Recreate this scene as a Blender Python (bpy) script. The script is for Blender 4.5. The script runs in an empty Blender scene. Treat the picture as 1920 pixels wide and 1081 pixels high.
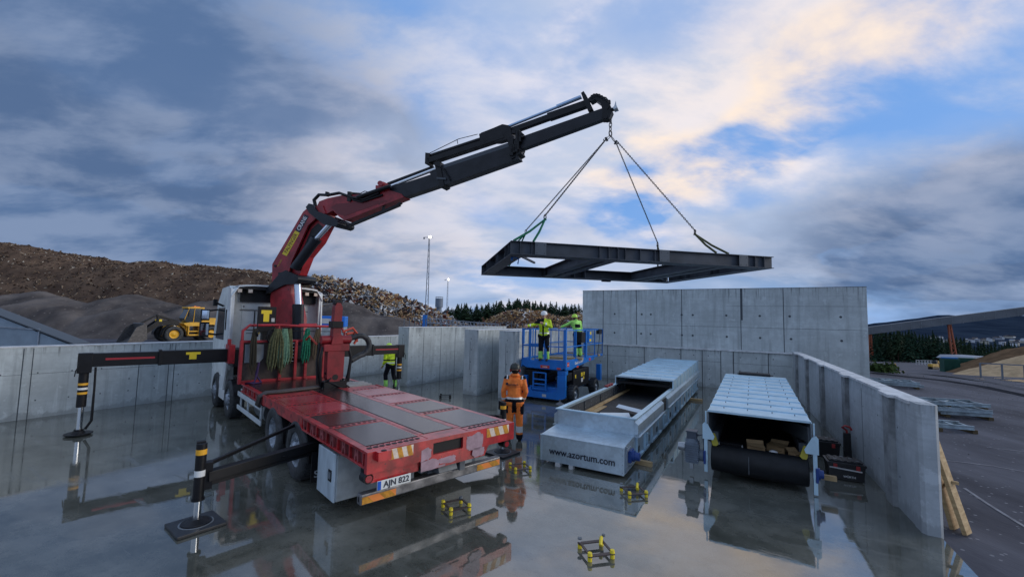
import bpy, bmesh, math, random
from mathutils import Vector, Matrix, Euler, noise
random.seed(7)
S = bpy.context.scene
col = S.collection
R_ = math.radians
# ---------------------------------------------------------------- camera
FP = 790.0; EYE = 2.8
PITCH = math.atan(58/FP); ROLL = math.atan(.023)
cf = Vector((0, math.cos(PITCH), math.sin(PITCH))); cu0 = Vector((0, -math.sin(PITCH), math.cos(PITCH))); cr0 = Vector((1, 0, 0))
cr = cr0*math.cos(ROLL)+cu0*math.sin(ROLL); cu = -cr0*math.sin(ROLL)+cu0*math.cos(ROLL)
cam = bpy.data.cameras.new('camera'); camo = bpy.data.objects.new('camera', cam); col.objects.link(camo)
cam.sensor_width = 36; cam.lens = 36*FP/1920; cam.clip_start = .05; cam.clip_end = 9000
M = Matrix((cr, cu, -cf)).transposed().to_4x4(); M.translation = Vector((0, 0, EYE)); camo.matrix_world = M
S.camera = camo
def sdir(x, y):                       # direction in the world of something seen in the sky
    return (cf+cr*((x-960)/FP)-cu*((y-540.5)/FP)).normalized()
# ---------------------------------------------------------------- view, world, sun
S.view_settings.view_transform = 'Standard'; S.view_settings.look = 'None'; S.view_settings.exposure = 0.08; S.view_settings.gamma = 1
SUN_AZ = 92.0; SUN_EL = 17.0          # azimuth from +Y towards +X
W = bpy.data.worlds.new("World"); S.world = W; W.use_nodes = True
nt = W.node_tree; N = nt.nodes; L = nt.links; N.clear()
def wn(t, **k):
    n = N.new(t)
    for a, v in k.items(): setattr(n, a, v)
    return n
def lk(a, b): L.new(a, b)
tc = wn('ShaderNodeTexCoord'); DIR = tc.outputs['Generated']
sky = wn('ShaderNodeTexSky', sky_type='NISHITA'); sky.sun_disc = False; sky.sun_elevation = R_(SUN_EL); sky.sun_rotation = R_(SUN_AZ); sky.dust_density = .6; sky.ozone_density = 2.5
def mathn(op, a, b=None, clamp=False):
    n = wn('ShaderNodeMath', operation=op, use_clamp=clamp)
    for i, v in enumerate((a, b)):
        if v is None: continue
        if isinstance(v, (int, float)): n.inputs[i].default_value = v
        else: lk(v, n.inputs[i])
    return n.outputs[0]
def mix(fac, a, b, bt='MIX'):
    n = wn('ShaderNodeMix', data_type='RGBA', blend_type=bt); n.clamp_factor = True
    for i, v in ((0, fac), (6, a), (7, b)):
        if isinstance(v, (int, float)): n.inputs[i].default_value = v
        elif isinstance(v, tuple): n.inputs[i].default_value = v+(1,) if len(v) == 3 else v
        else: lk(v, n.inputs[i])
    return n.outputs[2]
def ramp(v, lo, hi):
    n = wn('ShaderNodeMapRange', interpolation_type='SMOOTHSTEP'); lk(v, n.inputs[0]); n.inputs[1].default_value = lo; n.inputs[2].default_value = hi
    return n.outputs[0]
sep = wn('ShaderNodeSeparateXYZ'); lk(DIR, sep.inputs[0])
zc = mathn('MAXIMUM', sep.outputs[2], 0.0)
den = mathn('ADD', zc, .34)
px_ = mathn('DIVIDE', sep.outputs[0], den); py_ = mathn('DIVIDE', sep.outputs[1], den)
cmb = wn('ShaderNodeCombineXYZ'); lk(px_, cmb.inputs[0]); lk(py_, cmb.inputs[1])
def cloudnoise(scale, det, rough, dist=0, off=(0, 0, 0), rot=0, sc=(1, 1, 1)):
    mp = wn('ShaderNodeMapping'); lk(cmb.outputs[0], mp.inputs[0]); mp.inputs[1].default_value = off; mp.inputs[2].default_value = (0, 0, rot); mp.inputs[3].default_value = sc
    n = wn('ShaderNodeTexNoise'); lk(mp.outputs[0], n.inputs['Vector']); n.inputs['Scale'].default_value = scale; n.inputs['Detail'].default_value = det
    n.inputs['Roughness'].default_value = rough; n.inputs['Distortion'].default_value = dist
    return n.outputs[0]
def blob(x, y, rad, soft=1.0, sx=1.0):
    """soft mask round a direction of the sky; rad in degrees, sx stretches it sideways"""
    c = sdir(x, y)
    right = Vector((c.y, -c.x, 0)).normalized(); up = right.cross(c).normalized()
    def dot(v):
        n = wn('ShaderNodeVectorMath', operation='DOT_PRODUCT'); lk(DIR, n.inputs[0]); n.inputs[1].default_value = v; return n.outputs['Value']
    a = mathn('DIVIDE', dot(right), sx); b = dot(up); f = dot(c)
    d = mathn('SQRT', mathn('ADD', mathn('MULTIPLY', a, a), mathn('MULTIPLY', b, b)))
    d = mathn('ADD', d, mathn('MULTIPLY', mathn('SUBTRACT', NW, .5), .28*soft))
    r = math.sin(R_(rad))
    n = wn('ShaderNodeMapRange', interpolation_type='SMOOTHSTEP'); lk(d, n.inputs[0]); n.inputs[1].default_value = r*(1+.6*soft); n.inputs[2].default_value = r*(1-.75*min(soft, 1)); 
    return mathn('MULTIPLY', n.outputs[0], mathn('GREATER_THAN', f, 0.0))
NW = cloudnoise(2.2, 6, .52, .1, (3.1, 1.2, 0), R_(25))
NB = cloudnoise(1.0, 7, .52, .15, (7.3, 2.4, 0), R_(-35), (1, 1.6, 1))
NF = cloudnoise(2.7, 8, .56, .15, (1.3, 5.4, 0), R_(-38), (1, 1.7, 1))
# open sky: the Nishita sky, pulled a little towards evening blue
clear = mix(.72, mix(1.0, sky.outputs[0], (.085, .085, .085), 'MULTIPLY'), (.20, .43, .92))
low = ramp(sep.outputs[2], .30, .02)
clear = mix(mathn('MULTIPLY', low, .45), clear, (.28, .47, .82))
# cloud body colour: grey-lavender with lighter tops
cl = mix(ramp(NB, .35, .65), (.24, .36, .58), (.46, .56, .76))
cl = mix(mathn('MULTIPLY', ramp(NF, .45, .7), .45), cl, (.58, .63, .77))
def acc(lst):
    o = None
    for m, w in lst:
        v = mathn('MULTIPLY', m, w); o = v if o is None else mathn('ADD', o, v)
    return mathn('MINIMUM', o, 1.0)
dark = acc([(blob(100, 150, 18, 1, 1.7), .95), (blob(330, 300, 15, 1, 1.7), .9), (blob(40, 330, 11, 1, 1.8), .75), (blob(700, 290, 7, 1, 1.3), .35), (blob(80, 430, 2.2, .5, 3), .9),
            (blob(350, 480, 2.2, .5, 2.5), .6), (blob(1650, 415, 6.5, .8, 2.6), .6), (blob(1900, 420, 8, .8, 1.7), .5), (blob(1800, 540, 3.5, .6, 3), .5), (blob(820, 470, 3, .6, 2), .35)])
bright = acc([(blob(1080, 240, 15, 1, 1.8), .65), (blob(1450, 60, 10, 1, 1.7), .7), (blob(1380, 170, 11, 1, 1.8), .75), (blob(1300, 330, 6.5, 1, 1.8), .7), (blob(800, 430, 9, 1, 2), .45), (blob(1050, 570, 2.4, .7, 4), .75), (blob(1200, 60, 10, 1, 1.8), .35)])
warm = acc([(blob(1530, 190, 3.6, 1, 2.2), .95), (blob(1640, 50, 3.2, 1, 2.6), .95), (blob(1290, 330, 4.4, 1, 1.9), .9), (blob(1480, 110, 8, 1, 1.8), .45), (blob(1180, 290, 4, 1, 2), .4), (blob(1400, 240, 3, .9, 2), .5)])
hole = acc([(blob(1740, 150, 8, 1, 1.6), 1.0), (blob(1860, 30, 7, 1, 1.3), .9), (blob(1390, 268, 2.3, .8, 2.6), 1.0), (blob(1150, 395, 2.6, .9, 2.2), .8), (blob(1400, 380, 2.6, .7, 3), .7), (blob(850, 110, 8, 1, 1.6), .7), (blob(500, 40, 9, 1, 2), .4),
            (blob(60, 455, 3.4, .5, 4), .9), (blob(420, 450, 2.6, .6, 4), .5), (blob(1180, 420, 2, .7, 3), .7), (blob(1750, 590, 1.5, .5, 6), .9), (blob(1720, 470, 1.3, .6, 5), .5), (blob(1230, 30, 5, 1, 2), .6), (blob(1000, 520, 2, .7, 4), .7)])
cl = mix(dark, cl, mix(ramp(NF, .40, .62), (.088, .150, .285), (.20, .265, .405)))
cl = mix(bright, cl, mix(ramp(NF, .38, .62), (.52, .59, .75), (.80, .77, .83)))
cl = mix(mathn('MULTIPLY', warm, ramp(NF, .34, .62)), cl, (.98, .82, .69))
cover = mathn('SUBTRACT', ramp(NB, .22, .46), mathn('MULTIPLY', mathn('MULTIPLY', hole, 1.0), ramp(NF, .74, .34)), True)
cover = mathn('MAXIMUM', cover, mathn('MULTIPLY', dark, .93))
skyc = mix(cover, clear, cl)
bg = wn('ShaderNodeBackground'); lk(skyc, bg.inputs[0]); bg.inputs[1].default_value = 1.0
out = wn('ShaderNodeOutputWorld'); lk(bg.outputs[0], out.inputs[0])
sl = bpy.data.lights.new('sun', 'SUN'); sl.energy = 1.5; sl.angle = R_(38); sl.color = (1, .92, .80)
so = bpy.data.objects.new('sun', sl); col.objects.link(so)
sd = Vector((math.sin(R_(SUN_AZ))*math.cos(R_(SUN_EL)), math.cos(R_(SUN_AZ))*math.cos(R_(SUN_EL)), math.sin(R_(SUN_EL))))
so.rotation_euler = sd.to_track_quat('Z', 'Y').to_euler(); so.location = sd*50
# ---------------------------------------------------------------- materials
MATS = {}
def mat(name, c, rough=.5, metal=0, var=0, scale=6, bump=0, bscale=None, c2=None, emit=None, spec=None, ior=None, coat=0, stretch=(1, 1, 1), specks=None):
    if name in MATS: return MATS[name]
    m = bpy.data.materials.new(name); m.use_nodes = True; t = m.node_tree; n = t.nodes; l = t.links
    b = n['Principled BSDF']; b.inputs['Base Color'].default_value = (*c, 1); b.inputs['Roughness'].default_value = rough; b.inputs['Metallic'].default_value = metal
    if spec is None and rough >= .75: spec = .1 if rough < .9 else 0
    if spec is not None: b.inputs['Specular IOR Level'].default_value = spec
    if ior: b.inputs['IOR'].default_value = ior
    if coat: b.inputs['Coat Weight'].default_value = coat; b.inputs['Coat Roughness'].default_value = .12
    if emit: b.inputs['Emission Color'].default_value = (*emit[0], 1); b.inputs['Emission Strength'].default_value = emit[1]
    if var or bump or c2:
        tcn = n.new('ShaderNodeTexCoord'); mp = n.new('ShaderNodeMapping'); mp.inputs[3].default_value = stretch; l.new(tcn.outputs['Object'], mp.inputs[0])
        no = n.new('ShaderNodeTexNoise'); no.inputs['Scale'].default_value = scale; no.inputs['Detail'].default_value = 6; no.inputs['Roughness'].default_value = .62; l.new(mp.outputs[0], no.inputs['Vector'])
        if c2 is None: c2 = tuple(x*(1-var) for x in c); c1 = tuple(min(1, x*(1+var*.6)) for x in c)
        else: c1 = c
        r = n.new('ShaderNodeValToRGB'); r.color_ramp.elements[0].position = .36; r.color_ramp.elements[1].position = .64
        r.color_ramp.elements[0].color = (*c2, 1); r.color_ramp.elements[1].color = (*c1, 1); l.new(no.outputs[0], r.inputs[0])
        src = r.outputs[0]
        if specks:
            vo = n.new('ShaderNodeTexVoronoi'); vo.inputs['Scale'].default_value = specks[1]; l.new(tcn.outputs['Object'], vo.inputs['Vector'])
            sr = n.new('ShaderNodeMapRange'); sr.inputs[1].default_value = specks[2]; sr.inputs[2].default_value = specks[2]*.8; l.new(vo.outputs['Distance'], sr.inputs[0])
            wn2 = n.new('ShaderNodeTexWhiteNoise'); l.new(vo.outputs['Position'], wn2.inputs['Vector'])
            gt = n.new('ShaderNodeMath'); gt.operation = 'GREATER_THAN'; l.new(wn2.outputs['Value'], gt.inputs[0]); gt.inputs[1].default_value = specks[3]
            mu = n.new('ShaderNodeMath'); mu.operation = 'MULTIPLY'; l.new(sr.outputs[0], mu.inputs[0]); l.new(gt.outputs[0], mu.inputs[1])
            mx = n.new('ShaderNodeMix'); mx.data_type = 'RGBA'; l.new(mu.outputs[0], mx.inputs[0]); l.new(src, mx.inputs[6]); mx.inputs[7].default_value = (*specks[0], 1); src = mx.outputs[2]
        if metal > .75 and name.startswith('galv'):
            vo = n.new('ShaderNodeTexVoronoi'); vo.inputs['Scale'].default_value = 18; l.new(tcn.outputs['Object'], vo.inputs['Vector']); sc_ = n.new('ShaderNodeSeparateColor'); l.new(vo.outputs['Color'], sc_.inputs[0])
            mr_ = n.new('ShaderNodeMapRange'); mr_.inputs[3].default_value = .92; mr_.inputs[4].default_value = 1.05; l.new(sc_.outputs[0], mr_.inputs[0]); vm = n.new('ShaderNodeVectorMath'); vm.operation = 'SCALE'; l.new(src, vm.inputs[0]); l.new(mr_.outputs[0], vm.inputs['Scale']); src = vm.outputs[0]
        l.new(src, b.inputs['Base Color'])
        rr = n.new('ShaderNodeMapRange'); rr.inputs[3].default_value = min(1, rough*1.25+.02); rr.inputs[4].default_value = max(0, rough*.75); l.new(no.outputs[0], rr.inputs[0]); l.new(rr.outputs[0], b.inputs['Roughness'])
        if bump:
            nb = n.new('ShaderNodeTexNoise'); nb.inputs['Scale'].default_value = bscale or scale*3; nb.inputs['Detail'].default_value = 5; l.new(mp.outputs[0], nb.inputs['Vector'])
            bp = n.new('ShaderNodeBump'); bp.inputs['Strength'].default_value = bump; bp.inputs['Distance'].default_value = .02; l.new(nb.outputs[0], bp.inputs['Height']); l.new(bp.outputs[0], b.inputs['Normal'])
    MATS[name] = m
    return m
def concrete_mat(name, c, streak=.5):
    m = bpy.data.materials.new(name); m.use_nodes = True; t = m.node_tree; n = t.nodes; l = t.links; b = n['Principled BSDF']
    tcn = n.new('ShaderNodeTexCoord'); O = tcn.outputs['Object']
    def ns(sc, det, st, ro=.6):
        mp = n.new('ShaderNodeMapping'); mp.inputs[3].default_value = st; l.new(O, mp.inputs[0])
        a = n.new('ShaderNodeTexNoise'); a.inputs['Scale'].default_value = sc; a.inputs['Detail'].default_value = det; a.inputs['Roughness'].default_value = ro; l.new(mp.outputs[0], a.inputs['Vector']); return a.outputs[0]
    def rmp(v, a, bb, lo=0., hi=1.):
        r = n.new('ShaderNodeMapRange'); l.new(v, r.inputs[0]); r.inputs[1].default_value = a; r.inputs[2].default_value = bb; r.inputs[3].default_value = lo; r.inputs[4].default_value = hi; return r.outputs[0]
    def mx(f, a, bb, bt='MIX'):
        x = n.new('ShaderNodeMix'); x.data_type = 'RGBA'; x.blend_type = bt
        for i, v in ((0, f), (6, a), (7, bb)):
            if isinstance(v, tuple): x.inputs[i].default_value = (*v, 1)
            elif isinstance(v, float): x.inputs[i].default_value = v
            else: l.new(v, x.inputs[i])
        return x.outputs[2]
    big = ns(.7, 4, (1, 1, 1.3)); med = ns(3.2, 8, (1, 1, 1), .7); fine = ns(45, 3, (1, 1, 1)); drip = ns(5, 5, (1, 1, .07), .6); hor = ns(2.5, 3, (.15, .15, 5))
    base = mx(rmp(big, .35, .65), tuple(x*.82 for x in c), tuple(x*1.1 for x in c))
    base = mx(rmp(med, .42, .62, 0, .55), base, tuple(x*.66 for x in c))
    base = mx(rmp(med, .57, .63, 0, .35), base, tuple(min(1, x*1.5) for x in c))
    base = mx(rmp(hor, .55, .68, 0, .3), base, tuple(x*.6 for x in c))
    base = mx(rmp(drip, .53, .66, 0, streak), base, tuple(x*.5 for x in c))
    base = mx(rmp(drip, .40, .33, 0, streak*.5), base, tuple(min(1, x*1.5) for x in c))
    base = mx(rmp(fine, .62, .72, 0, .35), base, tuple(x*.5 for x in c))
    sx = n.new('ShaderNodeSeparateXYZ'); l.new(tcn.outputs['Generated'], sx.inputs[0]); so_ = n.new('ShaderNodeSeparateXYZ'); l.new(O, so_.inputs[0])
    def ml(a, bb):
        x = n.new('ShaderNodeMath'); x.operation = 'MULTIPLY'
        for i, v in ((0, a), (1, bb)):
            if isinstance(v, float): x.inputs[i].default_value = v
            else: l.new(v, x.inputs[i])
        return x.outputs[0]
    run = ns(14, 3, (1, 1, .05), .5); zj = n.new('ShaderNodeMath'); zj.operation = 'ADD'; l.new(sx.outputs[2], zj.inputs[0]); l.new(rmp(ns(6, 3, (1, 1, .1)), .3, .7, -.10, .06), zj.inputs[1])
    base = mx(ml(rmp(run, .52, .60), rmp(zj.outputs[0], .88, .99, 0, .7)), base, tuple(x*.28 for x in c))
    zf = n.new('ShaderNodeMath'); zf.operation = 'ADD'; l.new(so_.outputs[2], zf.inputs[0]); l.new(rmp(ns(2.6, 6, (1, 1, .4), .7), .3, .7, -.16, .16), zf.inputs[1])
    base = mx(rmp(zf.outputs[0], .16, .10, 0, .5), base, tuple(x*.42 for x in c))
    l.new(base, b.inputs['Base Color']); b.inputs['Roughness'].default_value = .72
    bp = n.new('ShaderNodeBump'); bp.inputs['Strength'].default_value = .25; bp.inputs['Distance'].default_value = .01; l.new(med, bp.inputs['Height']); l.new(bp.outputs[0], b.inputs['Normal'])
    MATS[name] = m; return m
CONC = concrete_mat('cast_concrete', (.50, .545, .55))
CONCD = concrete_mat('weathered_concrete', (.46, .495, .52), .3)
CONC_EDGE = mat('concrete_joint', (.09, .10, .11), .9)
COPING = mat('coping_concrete', (.60, .61, .62), .7, var=.25, scale=5)
RED = mat('red_paint', (.42, .018, .022), .36, var=.5, scale=4, coat=.35, specks=((.10, .02, .02), 16, .2, .7))
REDD = mat('dark_red_paint', (.13, .014, .016), .38, var=.4, scale=4, coat=.4)
REDC = mat('crane_red_paint', (.34, .018, .026), .42, var=.4, scale=2.5, specks=((.08, .02, .02), 7, .22, .75))
PRIMER = mat('worn_primer', (.40, .27, .31), .5, var=.25, scale=7)
DPLATE = mat('wet_dark_plywood', (.030, .017, .018), .15, var=.35, scale=9, bump=.12, bscale=60, spec=.7)
PINK = mat('wet_red_deck', (.42, .07, .085), .17, c2=(.30, .026, .032), scale=1.6, bump=.06, bscale=22, spec=.8)
BLACK = mat('black_paint', (.009, .009, .011), .45, var=.3, scale=4, spec=.3)
BSTEEL = mat('black_boom_steel', (.011, .013, .019), .42, spec=.35, var=.3, scale=3)
RUBBER = mat('tyre_rubber', (.035, .038, .042), .62, var=.5, scale=9)
HOLE = mat('dark_recess', (.006, .006, .007), .6)
CHROME = mat('hydraulic_chrome', (.75, .78, .82), .12, 1)
ALU = mat('bare_aluminium', (.42, .45, .48), .38, 1, var=.2, scale=5)
RIM = mat('dusty_rim', (.30, .34, .39), .5, .5, var=.5, scale=12)
WHITE = mat('white_cab_paint', (.76, .79, .80), .32, var=.1, scale=3, coat=.3)
CREAM = mat('cab_wall_paint', (.70, .73, .71), .5, var=.14, scale=3)
BOXW = mat('grey_box_paint', (.34, .38, .40), .45, var=.3, scale=3)
BROWN = mat('muddy_panel', (.06, .042, .035), .55, var=.5, scale=4)
GREYP = mat('grey_sheet', (.16, .18, .20), .5, var=.35, scale=3)
YEL = mat('yellow_decal', (.75, .55, .02), .5)
ORG = mat('orange_reflector', (.9, .28, .06), .45)
AMB = mat('amber_reflector', (.62, .28, .03), .45, var=.3, scale=20)
REFW = mat('white_reflector', (.78, .66, .55), .45, var=.2, scale=20)
GALV = mat('galvanised_sheet', (.56, .67, .75), .38, .78, var=.16, scale=2.2, bump=.03, bscale=8)
GALVL = mat('galvanised_cover', (.55, .74, .86), .40, .75, var=.12, scale=2.0, bump=.03, bscale=6)
GALVD = mat('dull_galvanised', (.27, .31, .36), .5, .6, var=.3, scale=4)
BELT = mat('black_rubber_belt', (.008, .009, .011), .5, spec=.3, var=.3, scale=8, bump=.2, bscale=50)
BLUE = mat('lift_blue', (.008, .16, .55), .36, var=.15, scale=3)
MOTOR = mat('gearmotor_blue', (.015, .05, .22), .4)
MGREY = mat('motor_grey', (.12, .15, .19), .45, var=.2, scale=6)
STEEL = mat('painted_girder_steel', (.055, .066, .085), .5, .0, spec=.35, var=.25, scale=2)
WOOD = mat('raw_timber', (.52, .37, .19), .7, c2=(.34, .22, .10), scale=5, stretch=(1, 1, 4), bump=.1)
CARD = mat('cardboard', (.42, .28, .15), .8, var=.1)
GLASS = mat('dark_glass', (.02, .03, .04), .05, spec=.9)
SLING = mat('green_sling', (.02, .15, .09), .8, var=.4, scale=20)
SLING2 = mat('olive_sling', (.10, .105, .055), .85, var=.4, scale=20)
SLING3 = mat('pale_green_sling', (.14, .25, .17), .85, var=.35, scale=20)
CHAINM = mat('chain_steel', (.03, .032, .036), .4, .6)
TXT = mat('black_lettering', (.012, .014, .03), .5)
TXTW = mat('white_lettering', (.8, .8, .8), .5)
# ---------------------------------------------------------------- mesh helper
class MB:
    def __init__(s, M=None): s.v = []; s.f = []; s.m = []; s.s = []; s.M = M or Matrix()
    def add(s, vs, fs, m=0, sm=False):
        o = len(s.v); s.v += [s.M @ Vector(v) for v in vs]
        for f in fs: s.f.append([i+o for i in f]); s.m.append(m); s.s.append(sm)
        return s
    def box(s, x0, x1, y0, y1, z0, z1, m=0, T=None):
        vs = [Vector((x, y, z)) for x in (x0, x1) for y in (y0, y1) for z in (z0, z1)]
        if T: vs = [T @ v for v in vs]
        return s.add(vs, [(0, 1, 3, 2), (4, 6, 7, 5), (0, 4, 5, 1), (2, 3, 7, 6), (0, 2, 6, 4), (1, 5, 7, 3)], m)
    def cyl(s, p0, p1, r0, r1=None, n=12, m=0, caps=True):
        p0 = Vector(p0); p1 = Vector(p1); r1 = r0 if r1 is None else r1
        d = (p1-p0); q = d.normalized().to_track_quat('Z', 'Y') if d.length > 1e-9 else Euler().to_quaternion()
        a = [p0+q @ Vector((math.cos(i*2*math.pi/n)*r0, math.sin(i*2*math.pi/n)*r0, 0)) for i in range(n)]
        b = [p1+q @ Vector((math.cos(i*2*math.pi/n)*r1, math.sin(i*2*math.pi/n)*r1, 0)) for i in range(n)]
        s.add(a+b, [(i, (i+1) % n, n+(i+1) % n, n+i) for i in range(n)], m, n > 6)
        if caps: s.add(a, [tuple(range(n))[::-1]], m); s.add(b, [tuple(range(n))], m)
        return s
    def beam(s, p0, p1, w, h, m=0, up=(0, 0, 1)):
        p0 = Vector(p0); p1 = Vector(p1); d = (p1-p0).normalized(); u = Vector(up)
        if abs(d.dot(u)) > .98: u = Vector((1, 0, 0))
        r = d.cross(u).normalized(); u = r.cross(d).normalized()
        vs = [p+r*a*w/2+u*b*h/2 for p in (p0, p1) for a in (-1, 1) for b in (-1, 1)]
        return s.add(vs, [(0, 1, 3, 2), (4, 6, 7, 5), (0, 4, 5, 1), (2, 3, 7, 6), (0, 2, 6, 4), (1, 5, 7, 3)], m)
    def tube(s, pts, r, n=8, m=0):
        pts = [Vector(p) for p in pts]; rings = []; rr = r if isinstance(r, (list, tuple)) else [r]*len(pts); pr = None
        for i, p in enumerate(pts):
            d = (pts[min(i+1, len(pts)-1)]-pts[max(i-1, 0)]).normalized()
            if pr is None: pr = d.orthogonal().normalized()
            pr = (pr-d*pr.dot(d)).normalized(); b = d.cross(pr)
            rings += [p+(pr*math.cos(k*2*math.pi/n)+b*math.sin(k*2*math.pi/n))*rr[i] for k in range(n)]
        fs = [(i*n+k, i*n+(k+1) % n, (i+1)*n+(k+1) % n, (i+1)*n+k) for i in range(len(pts)-1) for k in range(n)]
        s.add(rings, fs, m, True); s.add(rings[:n], [tuple(range(n))[::-1]], m); s.add(rings[-n:], [tuple(range(n))], m)
        return s
    def prism(s, poly, ax, a, b, m=0, mside=None):
        def P(u, v, w): return {'x': (w, u, v), 'y': (u, w, v), 'z': (u, v, w)}[ax]
        n = len(poly); vs = [P(u, v, a) for u, v in poly]+[P(u, v, b) for u, v in poly]
        s.add(vs, [tuple(range(n)), tuple(range(2*n-1, n-1, -1))], m); s.add(vs, [(i, (i+1) % n, n+(i+1) % n, n+i) for i in range(n)], m if mside is None else mside)
        return s
    def lathe(s, prof, axis_o, axis_d, n=24, m=0, close=False):
        o = Vector(axis_o); q = Vector(axis_d).normalized().to_track_quat('Z', 'Y'); vs = []
        for r, h in prof: vs += [o+q @ Vector((math.cos(k*2*math.pi/n)*r, math.sin(k*2*math.pi/n)*r, h)) for k in range(n)]
        k2 = len(prof); fs = [(i*n+k, i*n+(k+1) % n, ((i+1) % k2)*n+(k+1) % n, ((i+1) % k2)*n+k) for i in range(k2 if close else k2-1) for k in range(n)]
        return s.add(vs, fs, m, True)
    def sphere(s, c, r, n=12, m=0, sc=(1, 1, 1)):
        c = Vector(c); vs = []; k = n//2
        for i in range(1, k):
            t = math.pi*i/k
            vs += [c+Vector((math.sin(t)*math.cos(j*2*math.pi/n)*r*sc[0], math.sin(t)*math.sin(j*2*math.pi/n)*r*sc[1], math.cos(t)*r*sc[2])) for j in range(n)]
        top = len(vs); vs += [c+Vector((0, 0, r*sc[2])), c-Vector((0, 0, r*sc[2]))]
        fs = [(i*n+j, i*n+(j+1) % n, (i+1)*n+(j+1) % n, (i+1)*n+j) for i in range(k-2) for j in range(n)]
        fs += [(top, (j+1) % n, j) for j in range(n)]+[(top+1, (k-2)*n+j, (k-2)*n+(j+1) % n) for j in range(n)]
        return s.add(vs, fs, m, True)
    def disc(s, c, nrm, r, n=10, m=0):
        c = Vector(c); q = Vector(nrm).normalized().to_track_quat('Z', 'Y')
        return s.add([c+q @ Vector((math.cos(i*2*math.pi/n)*r, math.sin(i*2*math.pi/n)*r, 0)) for i in range(n)], [tuple(range(n))], m)
    def build(s, name, mats, parent=None, bevel=0, fix=True, seg=2):
        me = bpy.data.meshes.new(name); me.from_pydata([tuple(v) for v in s.v], [], s.f)
        if not isinstance(mats, (list, tuple)): mats = [mats]
        for m_ in mats: me.materials.append(m_)
        me.polygons.foreach_set('material_index', s.m); me.polygons.foreach_set('use_smooth', s.s)
        if fix:
            bm = bmesh.new(); bm.from_mesh(me); bmesh.ops.recalc_face_normals(bm, faces=bm.faces); bm.to_mesh(me); bm.free()
        o = bpy.data.objects.new(name, me); col.objects.link(o)
        if parent: o.parent = parent
        if bevel:
            b = o.modifiers.new('bevel', 'BEVEL'); b.width = bevel; b.segments = seg; b.limit_method = 'ANGLE'; b.angle_limit = R_(40)
        return o
def tag(o, label=None, cat=None, group=None, kind=None):
    if label: o['label'] = label
    if cat: o['category'] = cat
    if group: o['group'] = group
    if kind: o['kind'] = kind
    return o
def thing(name, loc, rz, label, cat, group=None):
    o = bpy.data.objects.new(name, None); o.empty_display_size = .2; col.objects.link(o); o.location = loc; o.rotation_euler = (0, 0, rz)
    return tag(o, label, cat, group)
def relabel(o, label): o['label'] = label; return o
def copy_tree(o, parent=None):
    c = o.copy(); col.objects.link(c); c.parent = parent
    for ch in o.children: copy_tree(ch, c)
    return c
def text(name, body, size, m, parent, T, ext=.002, sx=1.0, align='CENTER', bold=.012):
    cu_ = bpy.data.curves.new(name, 'FONT'); cu_.body = body; cu_.size = size; cu_.extrude = ext; cu_.align_x = align; cu_.align_y = 'CENTER'; cu_.resolution_u = 3; cu_.offset = size*bold
    to = bpy.data.objects.new(name, cu_); me = bpy.data.meshes.new_from_object(to); bpy.data.objects.remove(to)
    me.transform(T @ Matrix.Diagonal((sx, 1, 1, 1))); me.materials.clear(); me.materials.append(m)
    o = bpy.data.objects.new(name, me); col.objects.link(o); o.parent = parent; return o
def frame(o, x, y):                   # matrix for text: origin, reading direction, up direction
    x = Vector(x).normalized(); y = Vector(y); y = (y-x*y.dot(x)).normalized(); z = x.cross(y); Mx = Matrix((x, y, z)).transposed().to_4x4(); Mx.translation = Vector(o); return Mx
# yard frame: x' along the back wall (right), y' away from camera
YA = R_(29.7)
def yw(x, y, z=0): return Vector((x*math.cos(YA)+y*math.sin(YA), -x*math.sin(YA)+y*math.cos(YA), z))
YR = -YA
# ================================================================ SETTING
def sstep(a, b, x): t = max(0, min(1, (x-a)/(b-a))); return t*t*(3-2*t)
def terr(x, y):
    r = math.hypot(x, y)/1.28 if x > 0 else abs(y)
    t = max(y, .6*math.hypot(x, y))
    u = x*math.cos(YA)-y*math.sin(YA)
    k = sstep(3, 12, u)
    return -.022-.0714*max(0, min(t, 420)-25)*k
ASPH = mat('worn_asphalt', (.105, .105, .125), .8, spec=.12, c2=(.048, .048, .060), scale=.55, bump=.25, bscale=30, stretch=(1, .35, 1), specks=((.2, .2, .22), 9, .22, .72))
b = MB(); radii = [0, 2, 4, 6, 8, 10, 12, 14, 17, 20, 24, 28, 34, 42, 52, 65, 80, 100, 125, 160, 210, 300, 450, 800, 1500, 3000, 6000]; NA = 144
for r in radii[1:]:
    for k in range(NA):
        a = 2*math.pi*k/NA; x, y = r*math.sin(a), r*math.cos(a); b.v.append(Vector((x, y, terr(x, y))))
b.v.append(Vector((0, 0, -.022))); c0 = len(b.v)-1
for k in range(NA): b.f.append([c0, (k+1) % NA, k]); b.m.append(0); b.s.append(True)
for i in range(len(radii)-2):
    for k in range(NA): b.f.append([i*NA+k, i*NA+(k+1) % NA, (i+1)*NA+(k+1) % NA, (i+1)*NA+k]); b.m.append(0); b.s.append(True)
tag(b.build('ground', ASPH), kind='structure')
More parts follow.
